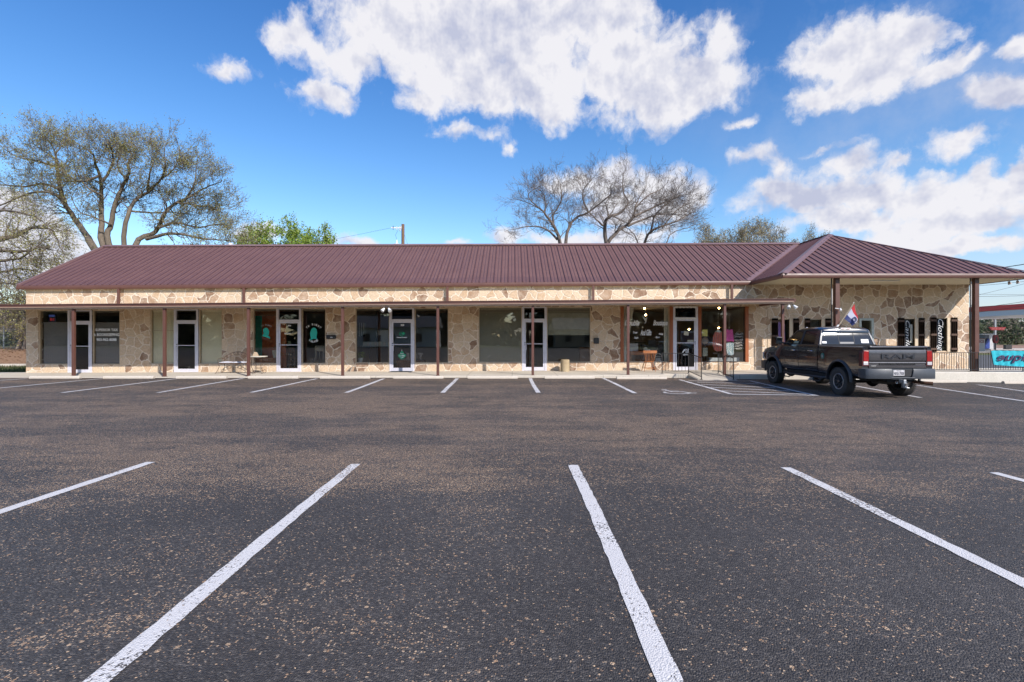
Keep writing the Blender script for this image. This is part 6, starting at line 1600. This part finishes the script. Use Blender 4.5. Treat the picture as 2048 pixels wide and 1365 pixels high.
# ================================================================ trees
def px3(x, y, d): return Vector(((x-1024)*d/FOC, d, H+(HZ-y)*d/FOC))
class Tree:
    def __init__(s, seed, minr=.006): s.r = random.Random(seed); s.w = MB(); s.t = MB(); s.tips = []; s.segs = 0; s.minr = minr
    def limb(s, pts, r0, r1, jit=.25, up=0):
        """polyline with smooth in-between points"""
        P = [Vector(p) for p in pts]; out = []
        for i in range(len(P)-1):
            a = P[max(0,i-1)]; b = P[i]; c = P[i+1]; d = P[min(len(P)-1,i+2)]; k = 4
            for j in range(k):
                t = j/k; out.append(.5*((2*b)+(c-a)*t+(2*a-5*b+4*c-d)*t*t+(3*b-a-3*c+d)*t**3))
        out.append(P[-1]); n = len(out)
        L_ = (out[0]-out[-1]).length
        for i in range(1, n-1): out[i] = out[i]+Vector([s.r.uniform(-1,1) for _ in range(3)])*jit*.12
        rad = [r0+(r1-r0)*(i/(n-1))**.8 for i in range(n)]
        s.w.tube(out, rad, 8 if r0 > .08 else 5); s.segs += n
        return out, rad
    def grow(s, p, d, ln, r, lev, curl=.35, up=.15, spread=.75, kids=5, sides=3):
        n = 4 if lev > 1 else 3; pts = [p]; q = p; dd = d.normalized()
        for i in range(n):
            dd = (dd+Vector([s.r.uniform(-1,1) for _ in range(3)])*curl*.55+Vector((0,0,up*.35))).normalized(); q = q+dd*ln/n; pts.append(q)
        rad = [max(s.minr*.6, r*(1-.8*i/n)) for i in range(n+1)]
        (s.t if lev <= 1 else s.w).tube(pts, rad, sides if lev <= 1 else 4)
        if lev == 0: s.tips.append((pts, dd)); return
        for k in range(kids):
            t = .25+.75*(k+s.r.random())/kids; i = min(n-1, int(t*n)); f = t*n-i; b = pts[i].lerp(pts[i+1], min(1,f))
            ax = dd.orthogonal().normalized(); ax = Matrix.Rotation(s.r.uniform(0,6.28), 3, dd) @ ax
            nd = (dd+ax*spread*s.r.uniform(.6,1.3)).normalized()
            s.grow(b, nd, ln*s.r.uniform(.45,.72), rad[i]*.62, lev-1, curl, up, spread, kids, sides)
        s.grow(pts[-1], dd, ln*.6, rad[-1]*.9, lev-1, curl, up, spread, max(2,kids-1), sides)
    def along(s, out, rad, n, ln, lev, t0=.2, **k):
        m = len(out)
        for q in range(n):
            t = t0+(1-t0)*(q+s.r.random())/n; i = min(m-2, int(t*(m-1))); b = out[i].lerp(out[i+1], t*(m-1)-i)
            d = (out[i+1]-out[i]).normalized(); ax = Matrix.Rotation(s.r.uniform(0,6.28), 3, d) @ d.orthogonal().normalized()
            s.grow(b, d*.6+ax*.9, ln*s.r.uniform(.6,1.15)*(1-.35*t), max(rad[i]*.42, s.minr*1.5), lev, **k)
        s.grow(out[-1], (out[-1]-out[-2]).normalized(), ln*.8, rad[-1], lev, **k)
    def leaves(s, n, size, spread, mat_=None, frac=1.0):
        m = MB(); r = s.r
        for pts, dd in s.tips:
            if r.random() > frac: continue
            for _ in range(n):
                b = pts[r.randrange(1, len(pts))]+Vector((r.gauss(0,spread), r.gauss(0,spread), r.gauss(0,spread)))
                u = Vector((r.uniform(-1,1), r.uniform(-1,1), r.uniform(-1,1))).normalized(); v = u.orthogonal().normalized(); v = Matrix.Rotation(r.uniform(0,6.28),3,u) @ v
                z = size*r.uniform(.6,1.4); m.add([tuple(b-u*z), tuple(b+v*z*.55), tuple(b+u*z), tuple(b-v*z*.55)], [(0,1,2,3)])
        return m
    def finish(s, name, label, group, bark, base, leafmesh=None, leafmat=None):
        t = thing(name, label, 'tree', tuple(base), 0, group)
        obj('trunk', s.w, bark, t, smooth=60, fix=False)
        o = obj('crown', s.t, bark, t, fix=False)
        if leafmesh is not None and leafmesh.v: obj('foliage', leafmesh, leafmat, t, fix=False)
        return t
def Z(pts, d, org, sc, seed=0, dep=1.5):
    r = random.Random(seed); out = []; y = 0
    for i, (a, b) in enumerate(pts):
        y += r.uniform(-dep, dep) if i else 0; out.append(px3(org[0]+a/sc, org[1]+b/sc, d+y))
    return out
def big_oak():
    T = Tree(11, .011); d = 38; o, sc = (0,200), 3.412
    base = Vector((-28.6, 38.5, 1.0)); fork = Vector((-28.9, 38.4, 4.2))
    T.w.tube([base-Vector((0,0,.5)), base+Vector((0,0,.4)), (base+fork)/2+Vector((.1,0,0)), fork], [1.05,.8,.68,.66], 12)
    limbs = [([(640,1010),(590,920),(500,800),(440,700),(410,600),(395,480),(385,350),(370,250),(330,150)], .36, .035, 22),
             ([(440,700),(360,640),(200,640),(0,720),(-160,760)], .16, .03, 14), ([(410,610),(290,570),(180,590),(0,580),(-150,560)], .14, .03, 14),
             ([(395,440),(300,390),(130,330),(10,220)], .12, .02, 12), ([(385,360),(300,260),(230,190)], .07, .02, 6), ([(380,300),(420,200),(400,150)], .06, .02, 6),
             ([(705,1000),(695,850),(690,700),(690,560),(650,400),(630,290),(520,180)], .34, .03, 20), ([(675,520),(560,560),(500,540),(420,470)], .13, .03, 10), ([(690,650),(600,600),(520,480),(500,380)], .10, .02, 8),
             ([(700,560),(760,430),(770,300),(740,180),(720,150)], .13, .02, 12), ([(740,980),(760,850),(790,700),(840,590),(880,500),(875,400),(900,300),(880,235)], .30, .03, 20),
             ([(860,540),(800,420),(830,260),(800,170)], .10, .02, 9), ([(845,1000),(870,800),(920,690),(1010,630),(1100,540),(1130,430),(1120,280)], .26, .03, 20), ([(1010,630),(1020,500),(1050,380),(1020,290)], .12, .02, 10),
             ([(1100,540),(1180,470),(1210,380),(1240,320)], .09, .02, 8),
             ([(920,1000),(1060,900),(1120,780),(1190,710),(1300,660),(1400,600),(1510,560)], .30, .025, 22), ([(1000,950),(1150,915),(1250,920),(1400,950),(1560,960),(1610,975)], .18, .02, 18), ([(1090,870),(1200,840),(1350,870),(1500,850),(1580,880)], .14, .02, 16),
             ([(1260,690),(1330,560),(1340,430)], .10, .02, 10), ([(1200,700),(1330,720),(1440,740),(1540,780)], .10, .02, 12), ([(900,760),(1040,770),(1200,770),(1330,790)], .10, .02, 12), ([(760,850),(640,800),(540,760),(480,640)], .10, .02, 8)]
    for i, (p, r0, r1, n) in enumerate(limbs):
        P = Z([(a, b+max(0,500-b)*.36) for a,b in p], d, o, sc, i); r0 *= .8
        if i in (0, 6, 10, 12, 15): P = [fork+Vector((0,0,-.3))]+P[0:]
        out, rad = T.limb(P, r0, r1); T.along(out, rad, int(n*1.2), 1.75, 3, t0=.18 if r0 < .16 else .30, kids=3, curl=.55, up=.2, spread=.85)
    lf = T.leaves(3, .047, .16, frac=.8)
    T.finish('oak_tree', 'huge budding oak with wide crown rising behind the left end of the roof', 'trees behind the shops', BARK, base, lf, LEAF_OAK)
def left_tree():
    T = Tree(21, .010); d = 33; o, sc = (0,380), 5.25; base = Vector((-38, 33, .6)); fork = Vector((-37.5, 33, 3.4))
    T.w.tube([base-Vector((0,0,.6)), base+Vector((0,0,1)), fork], [.75,.6,.5], 10)
    for i, (p, r0, n) in enumerate((([(-300,560),(0,520),(180,480),(300,410),(440,400),(560,440),(640,620)], .26, 24), ([(-300,700),(0,640),(250,650),(420,600),(560,640)], .20, 20), ([(-300,250),(0,220),(150,230),(400,300),(520,420)], .16, 16),
                                  ([(-300,800),(60,740),(200,720),(330,640),(480,520)], .16, 16), ([(-200,900),(50,860),(200,830),(400,860),(480,900)], .12, 18), ([(-200,1020),(40,980),(160,990),(240,960)], .10, 14), ([(-100,1200),(60,1150),(200,1130)], .09, 12), ([(-100,1320),(80,1290),(250,1300)], .07, 10))):
        out, rad = T.limb([fork]+Z(p, d, o, sc, 40+i), r0, .02); T.along(out, rad, int(n*.75), 1.6, 3, t0=.3, kids=3, curl=.65, up=-.15, spread=.9)
    T.finish('spreading_tree', 'dark spreading tree with drooping twigs at the left edge of the picture', 'trees behind the shops', BARK, base, T.leaves(2, .05, .14, frac=.85), LEAF_OAK)
def bare_trees():
    o, sc = (980,300), 3.012
    sets = [('bare tree with two pale leaning trunks, left of the three leafless trees', Vector((3.4,34,0)), 34,
             [([(430,600),(385,460),(330,380),(290,330),(180,270)], .20, 18), ([(385,470),(380,400),(430,270),(420,140)], .11, 16), ([(405,540),(340,480),(250,460),(130,480)], .10, 14), ([(455,600),(470,480),(520,410),(590,370),(650,310),(720,230),(730,150)], .17, 20), ([(590,365),(560,260),(570,180),(620,100)], .09, 16), ([(290,330),(230,240),(270,180)],.06,10), ([(330,380),(330,260),(300,190)],.07,12)]),
            ('bare tree with a dark forked trunk, middle of the three leafless trees', Vector((6.2,33,0)), 33,
             [([(700,600),(690,460),(720,400),(780,380),(830,300),(800,200),(800,110)], .20, 20), ([(690,460),(640,420),(600,370),(560,330)], .09, 8), ([(700,600),(760,500),(830,450),(870,370),(880,310),(900,250),(940,170)], .19, 22), ([(870,400),(1000,320),(1120,250),(1150,230)], .10, 16), ([(830,460),(1000,390),(1150,390)], .10, 14), ([(720,400),(700,300),(740,200)],.07,12), ([(870,340),(960,230),(1040,180)],.07,10)]),
            ('bare tree with low spreading limbs, right of the three leafless trees', Vector((9.4,35,0)), 35,
             [([(930,600),(970,490),(1100,440),(1180,400),(1250,345)], .16, 20), ([(970,490),(990,400),(1040,330),(1100,270)], .10, 16), ([(900,600),(860,500),(820,470)], .08, 8), ([(1060,570),(1100,500),(1190,470),(1230,450)], .06, 10), ([(1040,470),(1120,360),(1200,300)], .07, 10)])]
    for q, (lab, base, d, L_) in enumerate(sets):
        T = Tree(60+q, .0075); fork = base+Vector((0,0,4.4)); T.w.tube([base-Vector((0,0,.5)), base+Vector((0,0,1)), fork], [.45,.36,.30], 10)
        for i, (p, r0, n) in enumerate(L_):
            P = Z([(a, b+max(0,400-b)*.24) for a,b in p], d, o, sc, 80+i+q*10, .8); r0 *= .85
            if p[0][1] >= 560: P = [fork]+P
            out, rad = T.limb(P, r0, .018); T.along(out, rad, int(n*1.25), 1.35, 3, t0=.25, kids=3, curl=.6, up=.15, spread=.8)
        T.finish('bare_tree', lab, 'leafless trees behind the ridge', BARKB, base)
def round_tree(seed, name, label, cx, top, d, wpx, bark, leafm, n, leaf, dens, group='trees behind the shops', ht=None, lev=3, frac=1.0, tw=.010, base_z=0, ln=2.0):
    T = Tree(seed, tw); X = (cx-1024)*d/FOC; zt = H+(HZ-top)*d/FOC; W_ = wpx*d/FOC/2; base = Vector((X, d, base_z)); r = T.r
    fork = base+Vector((r.uniform(-.3,.3),0,(zt-base_z)*.30)); T.w.tube([base-Vector((0,0,.5)), (base+fork)/2, fork], [.34,.27,.22], 8)
    for i in range(n):
        a = 2*math.pi*i/n+r.uniform(-.3,.3); e = r.uniform(.35,1.0); rr = W_*r.uniform(.55,.9)*math.cos(e*1.1)**.5
        end = Vector((X+rr*math.cos(a), d+rr*math.sin(a)*.8, base_z+(zt-base_z)*(.55+.33*e)))
        mid = fork.lerp(end, .5)+Vector((0,0,.5))
        out, rad = T.limb([fork, mid, end], .12, .02, .4); T.along(out, rad, 7, ln*W_/4.5, lev, t0=.25, kids=4, curl=.45, up=.2, spread=.75)
    return T.finish(name, label, group, bark, base, T.leaves(dens, leaf, .16, frac=frac), leafm)
big_oak(); left_tree(); bare_trees()
round_tree(5, 'green_tree', 'bright green tree just above the roof, nearer the oak', 540, 441, 46, 135, BARK, LEAF_GRN, 15, .09, 9, frac=.95, lev=2)
round_tree(6, 'green_tree', 'bright green tree just above the roof, second from the oak', 610, 447, 48, 130, BARK, LEAF_GRN, 15, .09, 8, frac=.95, lev=2)
round_tree(7, 'budding_tree', 'tan budding tree between the leafless trees and the porch roof peak, left crown', 1455, 440, 48, 170, BARKB, LEAF_TAN, 17, .06, 2, frac=.75, lev=3, ln=1.5)
round_tree(8, 'budding_tree', 'tan budding tree directly left of the porch roof peak', 1565, 450, 50, 190, BARKB, LEAF_TAN, 17, .06, 2, frac=.6, lev=3, ln=1.5)
# trunks seen under the canopy at far left
def small_trunk():
    T = Tree(90, .010); base = Vector((-33.6, 34, .8)); q = lambda x, y, dd=34: px3(x, y, dd)
    out, rad = T.limb([base, q(39,690), q(43,668), q(47,650), q(56,630), q(60,590)], .17, .06, .2); T.along(out, rad, 14, 1.6, 2, t0=.5, kids=4, curl=.6, up=-.1)
    out, rad = T.limb([base+Vector((.35,0,0)), q(49,690), q(50,668), q(52,650), q(48,620)], .11, .05, .2); T.along(out, rad, 10, 1.6, 2, t0=.5, kids=4, curl=.6, up=-.1)
    T.finish('young_tree', 'pale twin stemmed tree beside the fence left of the building', 'trees behind the shops', BARKB, base, T.leaves(1, .05, .1), LEAF_OAK)
small_trunk()
# far brush at both sides (reads as one mass)
def brush(name, label, x0, x1, y0, y1, z0, h0, h1, n, size, mat, seed, kids=26):
    r = random.Random(seed); m = MB(); t = MB()
    for i in range(n):
        x = r.uniform(x0, x1); y = r.uniform(y0, y1); h = r.uniform(h0, h1); zb = z0+(terr(x,y) if y > 22 else 0)
        for k in range(kids):
            a = r.uniform(0,6.28); rr = r.random()**.5*h*.42; zz = zb+h*r.random()**.8; f = math.sqrt(max(.08,1-((zz-zb)/h)**2)); p = Vector((x+rr*f*math.cos(a), y+rr*f*math.sin(a), zz))
            u = Vector((r.uniform(-1,1),r.uniform(-1,1),r.uniform(-.4,1))).normalized(); v = u.orthogonal().normalized(); s = size*r.uniform(.5,1.5)
            m.add([tuple(p-u*s), tuple(p+v*s*.45), tuple(p+u*s), tuple(p-v*s*.45)], [(0,1,2,3)])
        for k in range(3):
            a = r.uniform(0,6.28); p = Vector((x,y,zb)); m.add([(x-.08,y,zb),(x+.08,y,zb),(x+.3*h*math.cos(a),y+.3*h*math.sin(a),zb+h*.9)], [(0,1,2)])
    tag(obj(name, m, mat, fix=False), label, None, None, 'stuff')
brush('far_brush', 'brown brushwood beyond the fence at left', -70, -27, 44, 62, 0, 2.5, 5.5, 190, .16, LEAF_BRN, 1, 130)
brush('far_hedge', 'dark green hedge low beyond the fence at left', -75, -27, 40, 42, 0, .9, 1.6, 90, .12, LEAF_DRK, 2, 110)
brush('distant_woods', 'hazy brown woods far behind the fuel station', 95, 190, 128, 150, 0, 4.5, 8.0, 260, .42, LEAF_BRN, 3, 150)
brush('roadside_brush', 'olive green shrubs behind the fuel pumps', 82, 97, 92, 102, 0, 4.0, 6.4, 22, .26, LEAF_DRK, 4, 200)
# a belt of trees and a roof line across the road, which the shop windows mirror
brush('treeline', 'dark belt of trees across the road behind the viewer', -130, 130, -72, -58, -.3, 6, 11, 210, 1.5, leaf_mat('distant brown green foliage',(.13,.13,.08),(.30,.26,.18),(.07,.09,.05)), 5, 70)

# low pale house and two cars across the road, mirrored in the glass
def across():
    for x, w, h, lab, col in ((-22, 16, 3.4, 'white sided house across the road behind the viewer', (.6,.6,.6)), (14, 12, 3.0, 'tan sided house across the road behind the viewer', (.45,.36,.26))):
        t = thing('far_house', lab, 'house', (x,-46,-.2)); m = MB(); m.box(x-w/2,x+w/2,-52,-46,-.2,h); obj('wall', m, M('pale siding '+lab[:5], col, .7), t)
        m = MB(); m.prism([(-53,h),(-45,h),(-49,h+2.2)], x-w/2-.4, x+w/2+.4, 'yz'); obj('roof', m, M('grey shingles',(.16,.16,.17),.8), t)
        for q in (-.3, 0, .3):
            m = MB(); m.box(x+q*w-.6,x+q*w+.6,-46,-45.95,.8,2.2); obj('window', m, BLACK, t)
across()
# ================================================================ utility pole behind the roof
def pole():
    d = 42; x = (805.5-1024)*d/FOC; t = thing('utility_pole', 'brown wooden utility pole with a white transformer behind the roof ridge', 'utility pole', (x,d,-.1))
    zt = H+(HZ-449)*d/FOC; m = MB(); m.tube([(x,d,-.1),(x+.02,d,zt)], [.17,.125], 12); obj('pole', m, wood_mat('creosote pole',(.13,.075,.045),(.24,.15,.10),(6,6,.6),.9), t, smooth=60)
    m = MB(); m.beam((x-.05,d-.15,zt-.35), (x-.85,d-.6,zt-.42), .06,.08); m.beam((x-.1,d-.1,zt-.15),(x-.18,d-.2,zt-.62),.08,.05); obj('bracket_arm', m, M('pale fibreglass',(.55,.56,.58),.5), t)
    for i, q in enumerate((.25,.5,.8)):
        m = MB(); c = (x-.85*q, d-.6*q-.05, zt-.38); m.lathe([(.02,-.02),(.05,0),(.03,.05),(.05,.08),(.02,.14)], 8, c); m.lathe([(.02,-.20),(.045,-.14),(.02,-.05)], 8, c); obj('insulator', m, M('pale fibreglass') if i < 2 else M('dark insulator',(.12,.16,.2),.4), t, smooth=50)
    cx, cz = x-.50, zt-1.95; m = MB(); m.lathe([(0,-.6),(.25,-.6),(.26,.22),(.27,.25),(.2,.30),(0,.31)], 18, (cx,d-.1,cz)); tr = obj('transformer', m, M('white painted can',(.62,.62,.62),.5), t, smooth=40)
    m = MB(); m.lathe([(.05,.30),(.08,.36),(.045,.42),(.06,.5),(.03,.6),(0,.66)], 10, (cx+.03,d-.1,cz)); m.beam((cx+.2,d-.1,cz),(x,d-.1,cz),.05,.1); obj('bushing', m, WHITE, tr, smooth=40)
    m = MB(); m.tube([(cx+.03,d-.1,cz+.66),(cx-.08,d-.15,cz+1.0),(cx+.15,d-.3,cz+1.35)], .012, 4); obj('lead_wire', m, BLACK, tr)
pole()
def wire(name, lab, a, b, sag, r=.02, grp='overhead power lines', cat='power line'):
    a = Vector(a); b = Vector(b); m = MB(); n = 16
    m.tube([a.lerp(b, i/n)-Vector((0,0,sag*4*(i/n)*(1-i/n))) for i in range(n+1)], r, 4); tag(obj(name, m, BLACK), lab, cat, grp)
d = 42; x = (805.5-1024)*d/FOC; zt = H+(HZ-449)*d/FOC
wire('power_line', 'thin wire leaving the pole behind the roof towards the oak', (x-.8,d-.5,zt-.4), (-60,60,8.5), .8, .009)
wire('guy_wire', 'slanting guy wire right of the pole behind the roof', (x,d,zt-.5), (x+3.8,d,-.1), 0, .008, None, 'wire')
for i, (x0, y0, x1, y1, d0, d1, rr) in enumerate(((1860,548,2060,523,40,30,.028),(1900,572,2060,560,60,52,.022),(1900,600,2060,563,70,60,.018),(1900,584,2060,588,75,70,.018),(1900,589,2060,589,55,52,.020),(1900,618,2060,599,52,44,.022),(1900,627,2060,608,55,47,.020))):
    a = px3(x0,y0,d0); b = px3(x1,y1,d1); dd = (b-a)
    wire('power_line', ['topmost thick','second','third, steepest','fourth, sagging','fifth, level','sixth, rising','lowest, just above the red canopy band'][i]+' power line in the sky right of the porch', a-dd*1.0, b+dd*.35, .25, rr)
for x_, d_, h_, lab in ((-18+78, 66, 11, 'plain wooden pole carrying wires beyond the fuel canopy at right'),):
    pass
# ================================================================ fence at left
def chain_fence():
    mesh_m = D.materials.new('chain link mesh'); mesh_m.use_nodes = True; nt = mesh_m.node_tree; nt.nodes.clear(); out = N(nt,'ShaderNodeOutputMaterial'); tr = N(nt,'ShaderNodeBsdfTransparent'); df = N(nt,'ShaderNodeBsdfPrincipled'); df.inputs['Base Color'].default_value = (.35,.36,.37,1); df.inputs['Metallic'].default_value = .6
    mx = N(nt,'ShaderNodeMixShader'); tc = N(nt,'ShaderNodeTexCoord').outputs['Object']; sx = N(nt,'ShaderNodeSeparateXYZ'); L(nt, tc, sx.inputs[0])
    a = mathn(nt,'FRACT', mathn(nt,'MULTIPLY', mathn(nt,'ADD', sx.outputs[0], sx.outputs[2]), 14.0)); b = mathn(nt,'FRACT', mathn(nt,'MULTIPLY', mathn(nt,'SUBTRACT', sx.outputs[0], sx.outputs[2]), 14.0))
    k = mathn(nt,'MAXIMUM', mathn(nt,'LESS_THAN', a, .10), mathn(nt,'LESS_THAN', b, .10)); L(nt, k, mx.inputs[0]); L(nt, tr.outputs[0], mx.inputs[1]); L(nt, df.outputs[0], mx.inputs[2]); L(nt, mx.outputs[0], out.inputs[0])
    y = 35; t = thing('chain_link_fence', 'galvanised chain link fence on the leafy bank at left', 'fence', (-38,y,terr(-38,y))); zg = terr(-38,y); h = (697-652)*y/FOC
    X = [-60+i*1.42 for i in range(28)]
    sft = (7.5-1024)*y/FOC; X = [sft-12.78+i*1.42 for i in range(20)]
    for x in X:
        m = MB(); m.tube([(x,y,zg-.2),(x,y,zg+h+.05)], .035, 8); m.lathe([(.04,0),(0,.06)], 8, (x,y,zg+h+.05)); obj('post', m, STEEL, t, smooth=50)
    m = MB(); m.tube([(X[0],y,zg+h-.22),(X[-1],y,zg+h-.22)], .022, 6); obj('top_rail', m, STEEL, t)
    m = MB(); m.add([(X[0],y-.03,zg+.03),(X[-1],y-.03,zg+.03),(X[-1],y-.03,zg+h-.2),(X[0],y-.03,zg+h-.2)], [(0,1,2,3)]); obj('wire_mesh', m, mesh_m, t)
chain_fence()
# ================================================================ fuel station at far right
def station():
    RED = M('red canopy band', (.62,.006,.020), .4, var=.04); WB_ = M('white canopy fascia', (.52,.54,.60), .5, var=.04); d = 65
    t = thing('fuel_canopy', 'white fuel station canopy with a red band beyond the porch', 'canopy', (66,66,-.1))
    # fascia runs from far left corner to nearer right corner
    A = Vector(((1935-1024)*72/FOC, 72, 0)); B_ = Vector(((2048-1024)*64/FOC, 64, 0)); dd = (B_-A); B2 = B_+dd*1.2
    n = Vector((-dd.y, dd.x, 0)).normalized()*9
    if n.y < 0: n = -n
    zb = H+(HZ-640.5)*72/FOC; z1 = H+(HZ-632)*72/FOC; z2 = H+(HZ-623.5)*72/FOC
    def slab(za, zb_, off, mat, name):
        o_ = -n.normalized()*off; ring = lambda z: [tuple(p+Vector((0,0,z))) for p in (A+o_, B2+o_, B2+n-o_, A+n-o_)]
        m = MB(); m.loft([ring(za), ring(zb_)]); obj(name, m, mat, t)
    slab(zb, z1, 0, WB_, 'fascia'); slab(z1, z2, .06, RED, 'red_band')
    m = MB(); m.beam(A-n.normalized()*.02+Vector((0,0,zb+.28)), B2-n.normalized()*.02+Vector((0,0,zb+.28)), .06,.05); obj('fascia_line', m, M('grey line',(.25,.26,.3),.5), t)
    for pxc in (1990, 2110):
        c = Vector(((pxc-1024)*.0695, 69.5, 0)); m = MB(); m.box(c.x-.10,c.x+.10,c.y-.10,c.y+.10,-.2,zb); obj('column', m, M('grey column',(.25,.27,.29),.5), t)
        m = MB(); s = .9; c2 = c-n.normalized()*.3; zc = H+(HZ-657.5)*68/FOC; 
        m.prism([(c2.x-1.15,zc+.22),(c2.x+1.15,zc+.22),(c2.x+.85,zc-.20),(c2.x-.85,zc-.20)], c2.y-.1, c2.y+.1); tr = obj('hanging_sign', m, M('dark red sign',(.20,.01,.012),.5), t)
        obj('lettering', fit_text('SAVE  SAVE', c2.x-.85, c2.x+.85, zc-.10, zc+.10, c2.y-.12, bold=.02), M('faded red text',(.42,.10,.10),.5), tr, fix=False)
    # pump
    d = 66; q = lambda x, y: ((x-1024)*d/FOC, H+(HZ-y)*d/FOC)
    x0, zt = q(1963,668.5); x1, _ = q(1987,668.5); p = thing('fuel_pump', 'grey and blue fuel pump under the canopy', 'fuel pump', ((x0+x1)/2,d,-.1))
    m = MB(); m.box(x0+.45,x1-.35,d,d+.8,-.1,zt-.1); obj('cabinet', m, M('dark pump body',(.06,.07,.10),.4), p)
    m = MB(); m.box(x0,x1,d-.1,d+.9,zt-.12,zt+.05); m.box(x1-.62,x1-.05,d-.05,d+.85,.05,zt-.12); obj('top_cover', m, M('light grey panel',(.45,.46,.48),.4), p, bevel=.03)
    m = MB(); m.prism([(x0+.0,.15),(x0+.95,.15),(x0+.95,1.35),(x0+.75,1.45)], d-.16, d-.06); obj('blue_panel', m, M('royal blue panel',(.02,.05,.25),.4), p)
    m = MB(); m.tube([(x0+.6,d-.15,1.5),(x0+.3,d-.3,1.0),(x0+.1,d-.3,.5),(x0+.5,d-.2,.3)], .03, 5); obj('hose', m, BLACK, p)
    d = 64; x0, z0 = q(1988,687); x1, z1 = q(1998,670); t2 = thing('round_price_sign', 'dark red rounded sign beside the fuel pump', 'sign', ((x0+x1)/2*.97,d,-.1)); c = Vector(((1993-1024)*d/FOC, d, H+(HZ-678.5)*d/FOC))
    m = MB(); m.prism([(c.x+.30*math.cos(R(k*20))*1.0, c.z+.54*max(-1,min(1,1.15*math.sin(R(k*20))))) for k in range(18)], d, d+.3); obj('sign_face', m, M('dark red sign'), t2, bevel=.03)
    m = MB(); m.prism([(c.x+.12*math.cos(R(k*30)), c.z+.30*math.sin(R(k*30))) for k in range(12)], d-.02, d); m.box(c.x-.06,c.x+.06,d+.1,d+.2,-.1,c.z-.5); obj('post', m, BLACK, t2)
    d = 70; q = lambda x, y: ((x-1024)*d/FOC, H+(HZ-y)*d/FOC); x0, z0 = q(2012,699); x1, z1 = q(2024,690); m = MB(); m.box(x0,x1,d,d+.4,z0,z1); m.box((x0+x1)/2-.06,(x0+x1)/2+.06,d+.1,d+.2,-.15,z0); tag(obj('dark_box_sign', m, BLACK), 'small black box on a stand in front of the low brown wall', 'box')
    d = 78; q = lambda x, y: ((x-1024)*d/FOC, H+(HZ-y)*d/FOC); x0, z0 = q(1985,698); x1, z1 = q(2200,692.2); m = MB(); m.box(x0,x1,d,d+.4,-.15,z1+.05); m.box(x0-.05,x1,d-.03,d+.43,z1+.05,z1+.14); tag(obj('low_wall', m, M('brown block wall',(.20,.13,.11),.8,var=.2)), 'low brown wall behind the fuel station', 'wall')
    d = 62; q = lambda x, y: ((x-1024)*d/FOC, H+(HZ-y)*d/FOC); t3 = thing('ice_chest', 'white merchandiser cabinet with lettering left of the fuel pump', 'cabinet', ((1962-1024)*d/FOC,d,-.1)); x0, z0 = q(1957,690); x1, z1 = q(1970,679)
    m = MB(); m.box(x0,x1,d,d+.8,-.1,z1); obj('cabinet', m, M('cream cabinet',(.45,.42,.38),.6), t3, bevel=.02); m = MB(); m.box(x0-.05,x1+.05,d-.03,d+.83,z1,z1+.12); obj('lid', m, M('brown lid',(.2,.1,.07),.6), t3)
    obj('lettering', fit_text('ICE', x0+.1, x1-.1, z1-.45, z1-.1, d-.01, bold=.03), M('dark red sign'), t3, fix=False)
    m = MB(); m.add([(52,55,-.09),(110,55,-.09),(125,90,-.09),(58,90,-.09)], [(0,1,2,3)]); tag(obj('forecourt', m, CONC2), kind='structure', label='pale forecourt of the fuel station')
    m = MB(); m.add([(24,24,-.1),(60,24,-.1),(60,48,-.1),(24,48,-.1)], [(0,1,2,3)]); tag(obj('side_road', m, M('grey road',(.10,.095,.09),.8)), kind='structure', label='grey side road right of the building')
station()
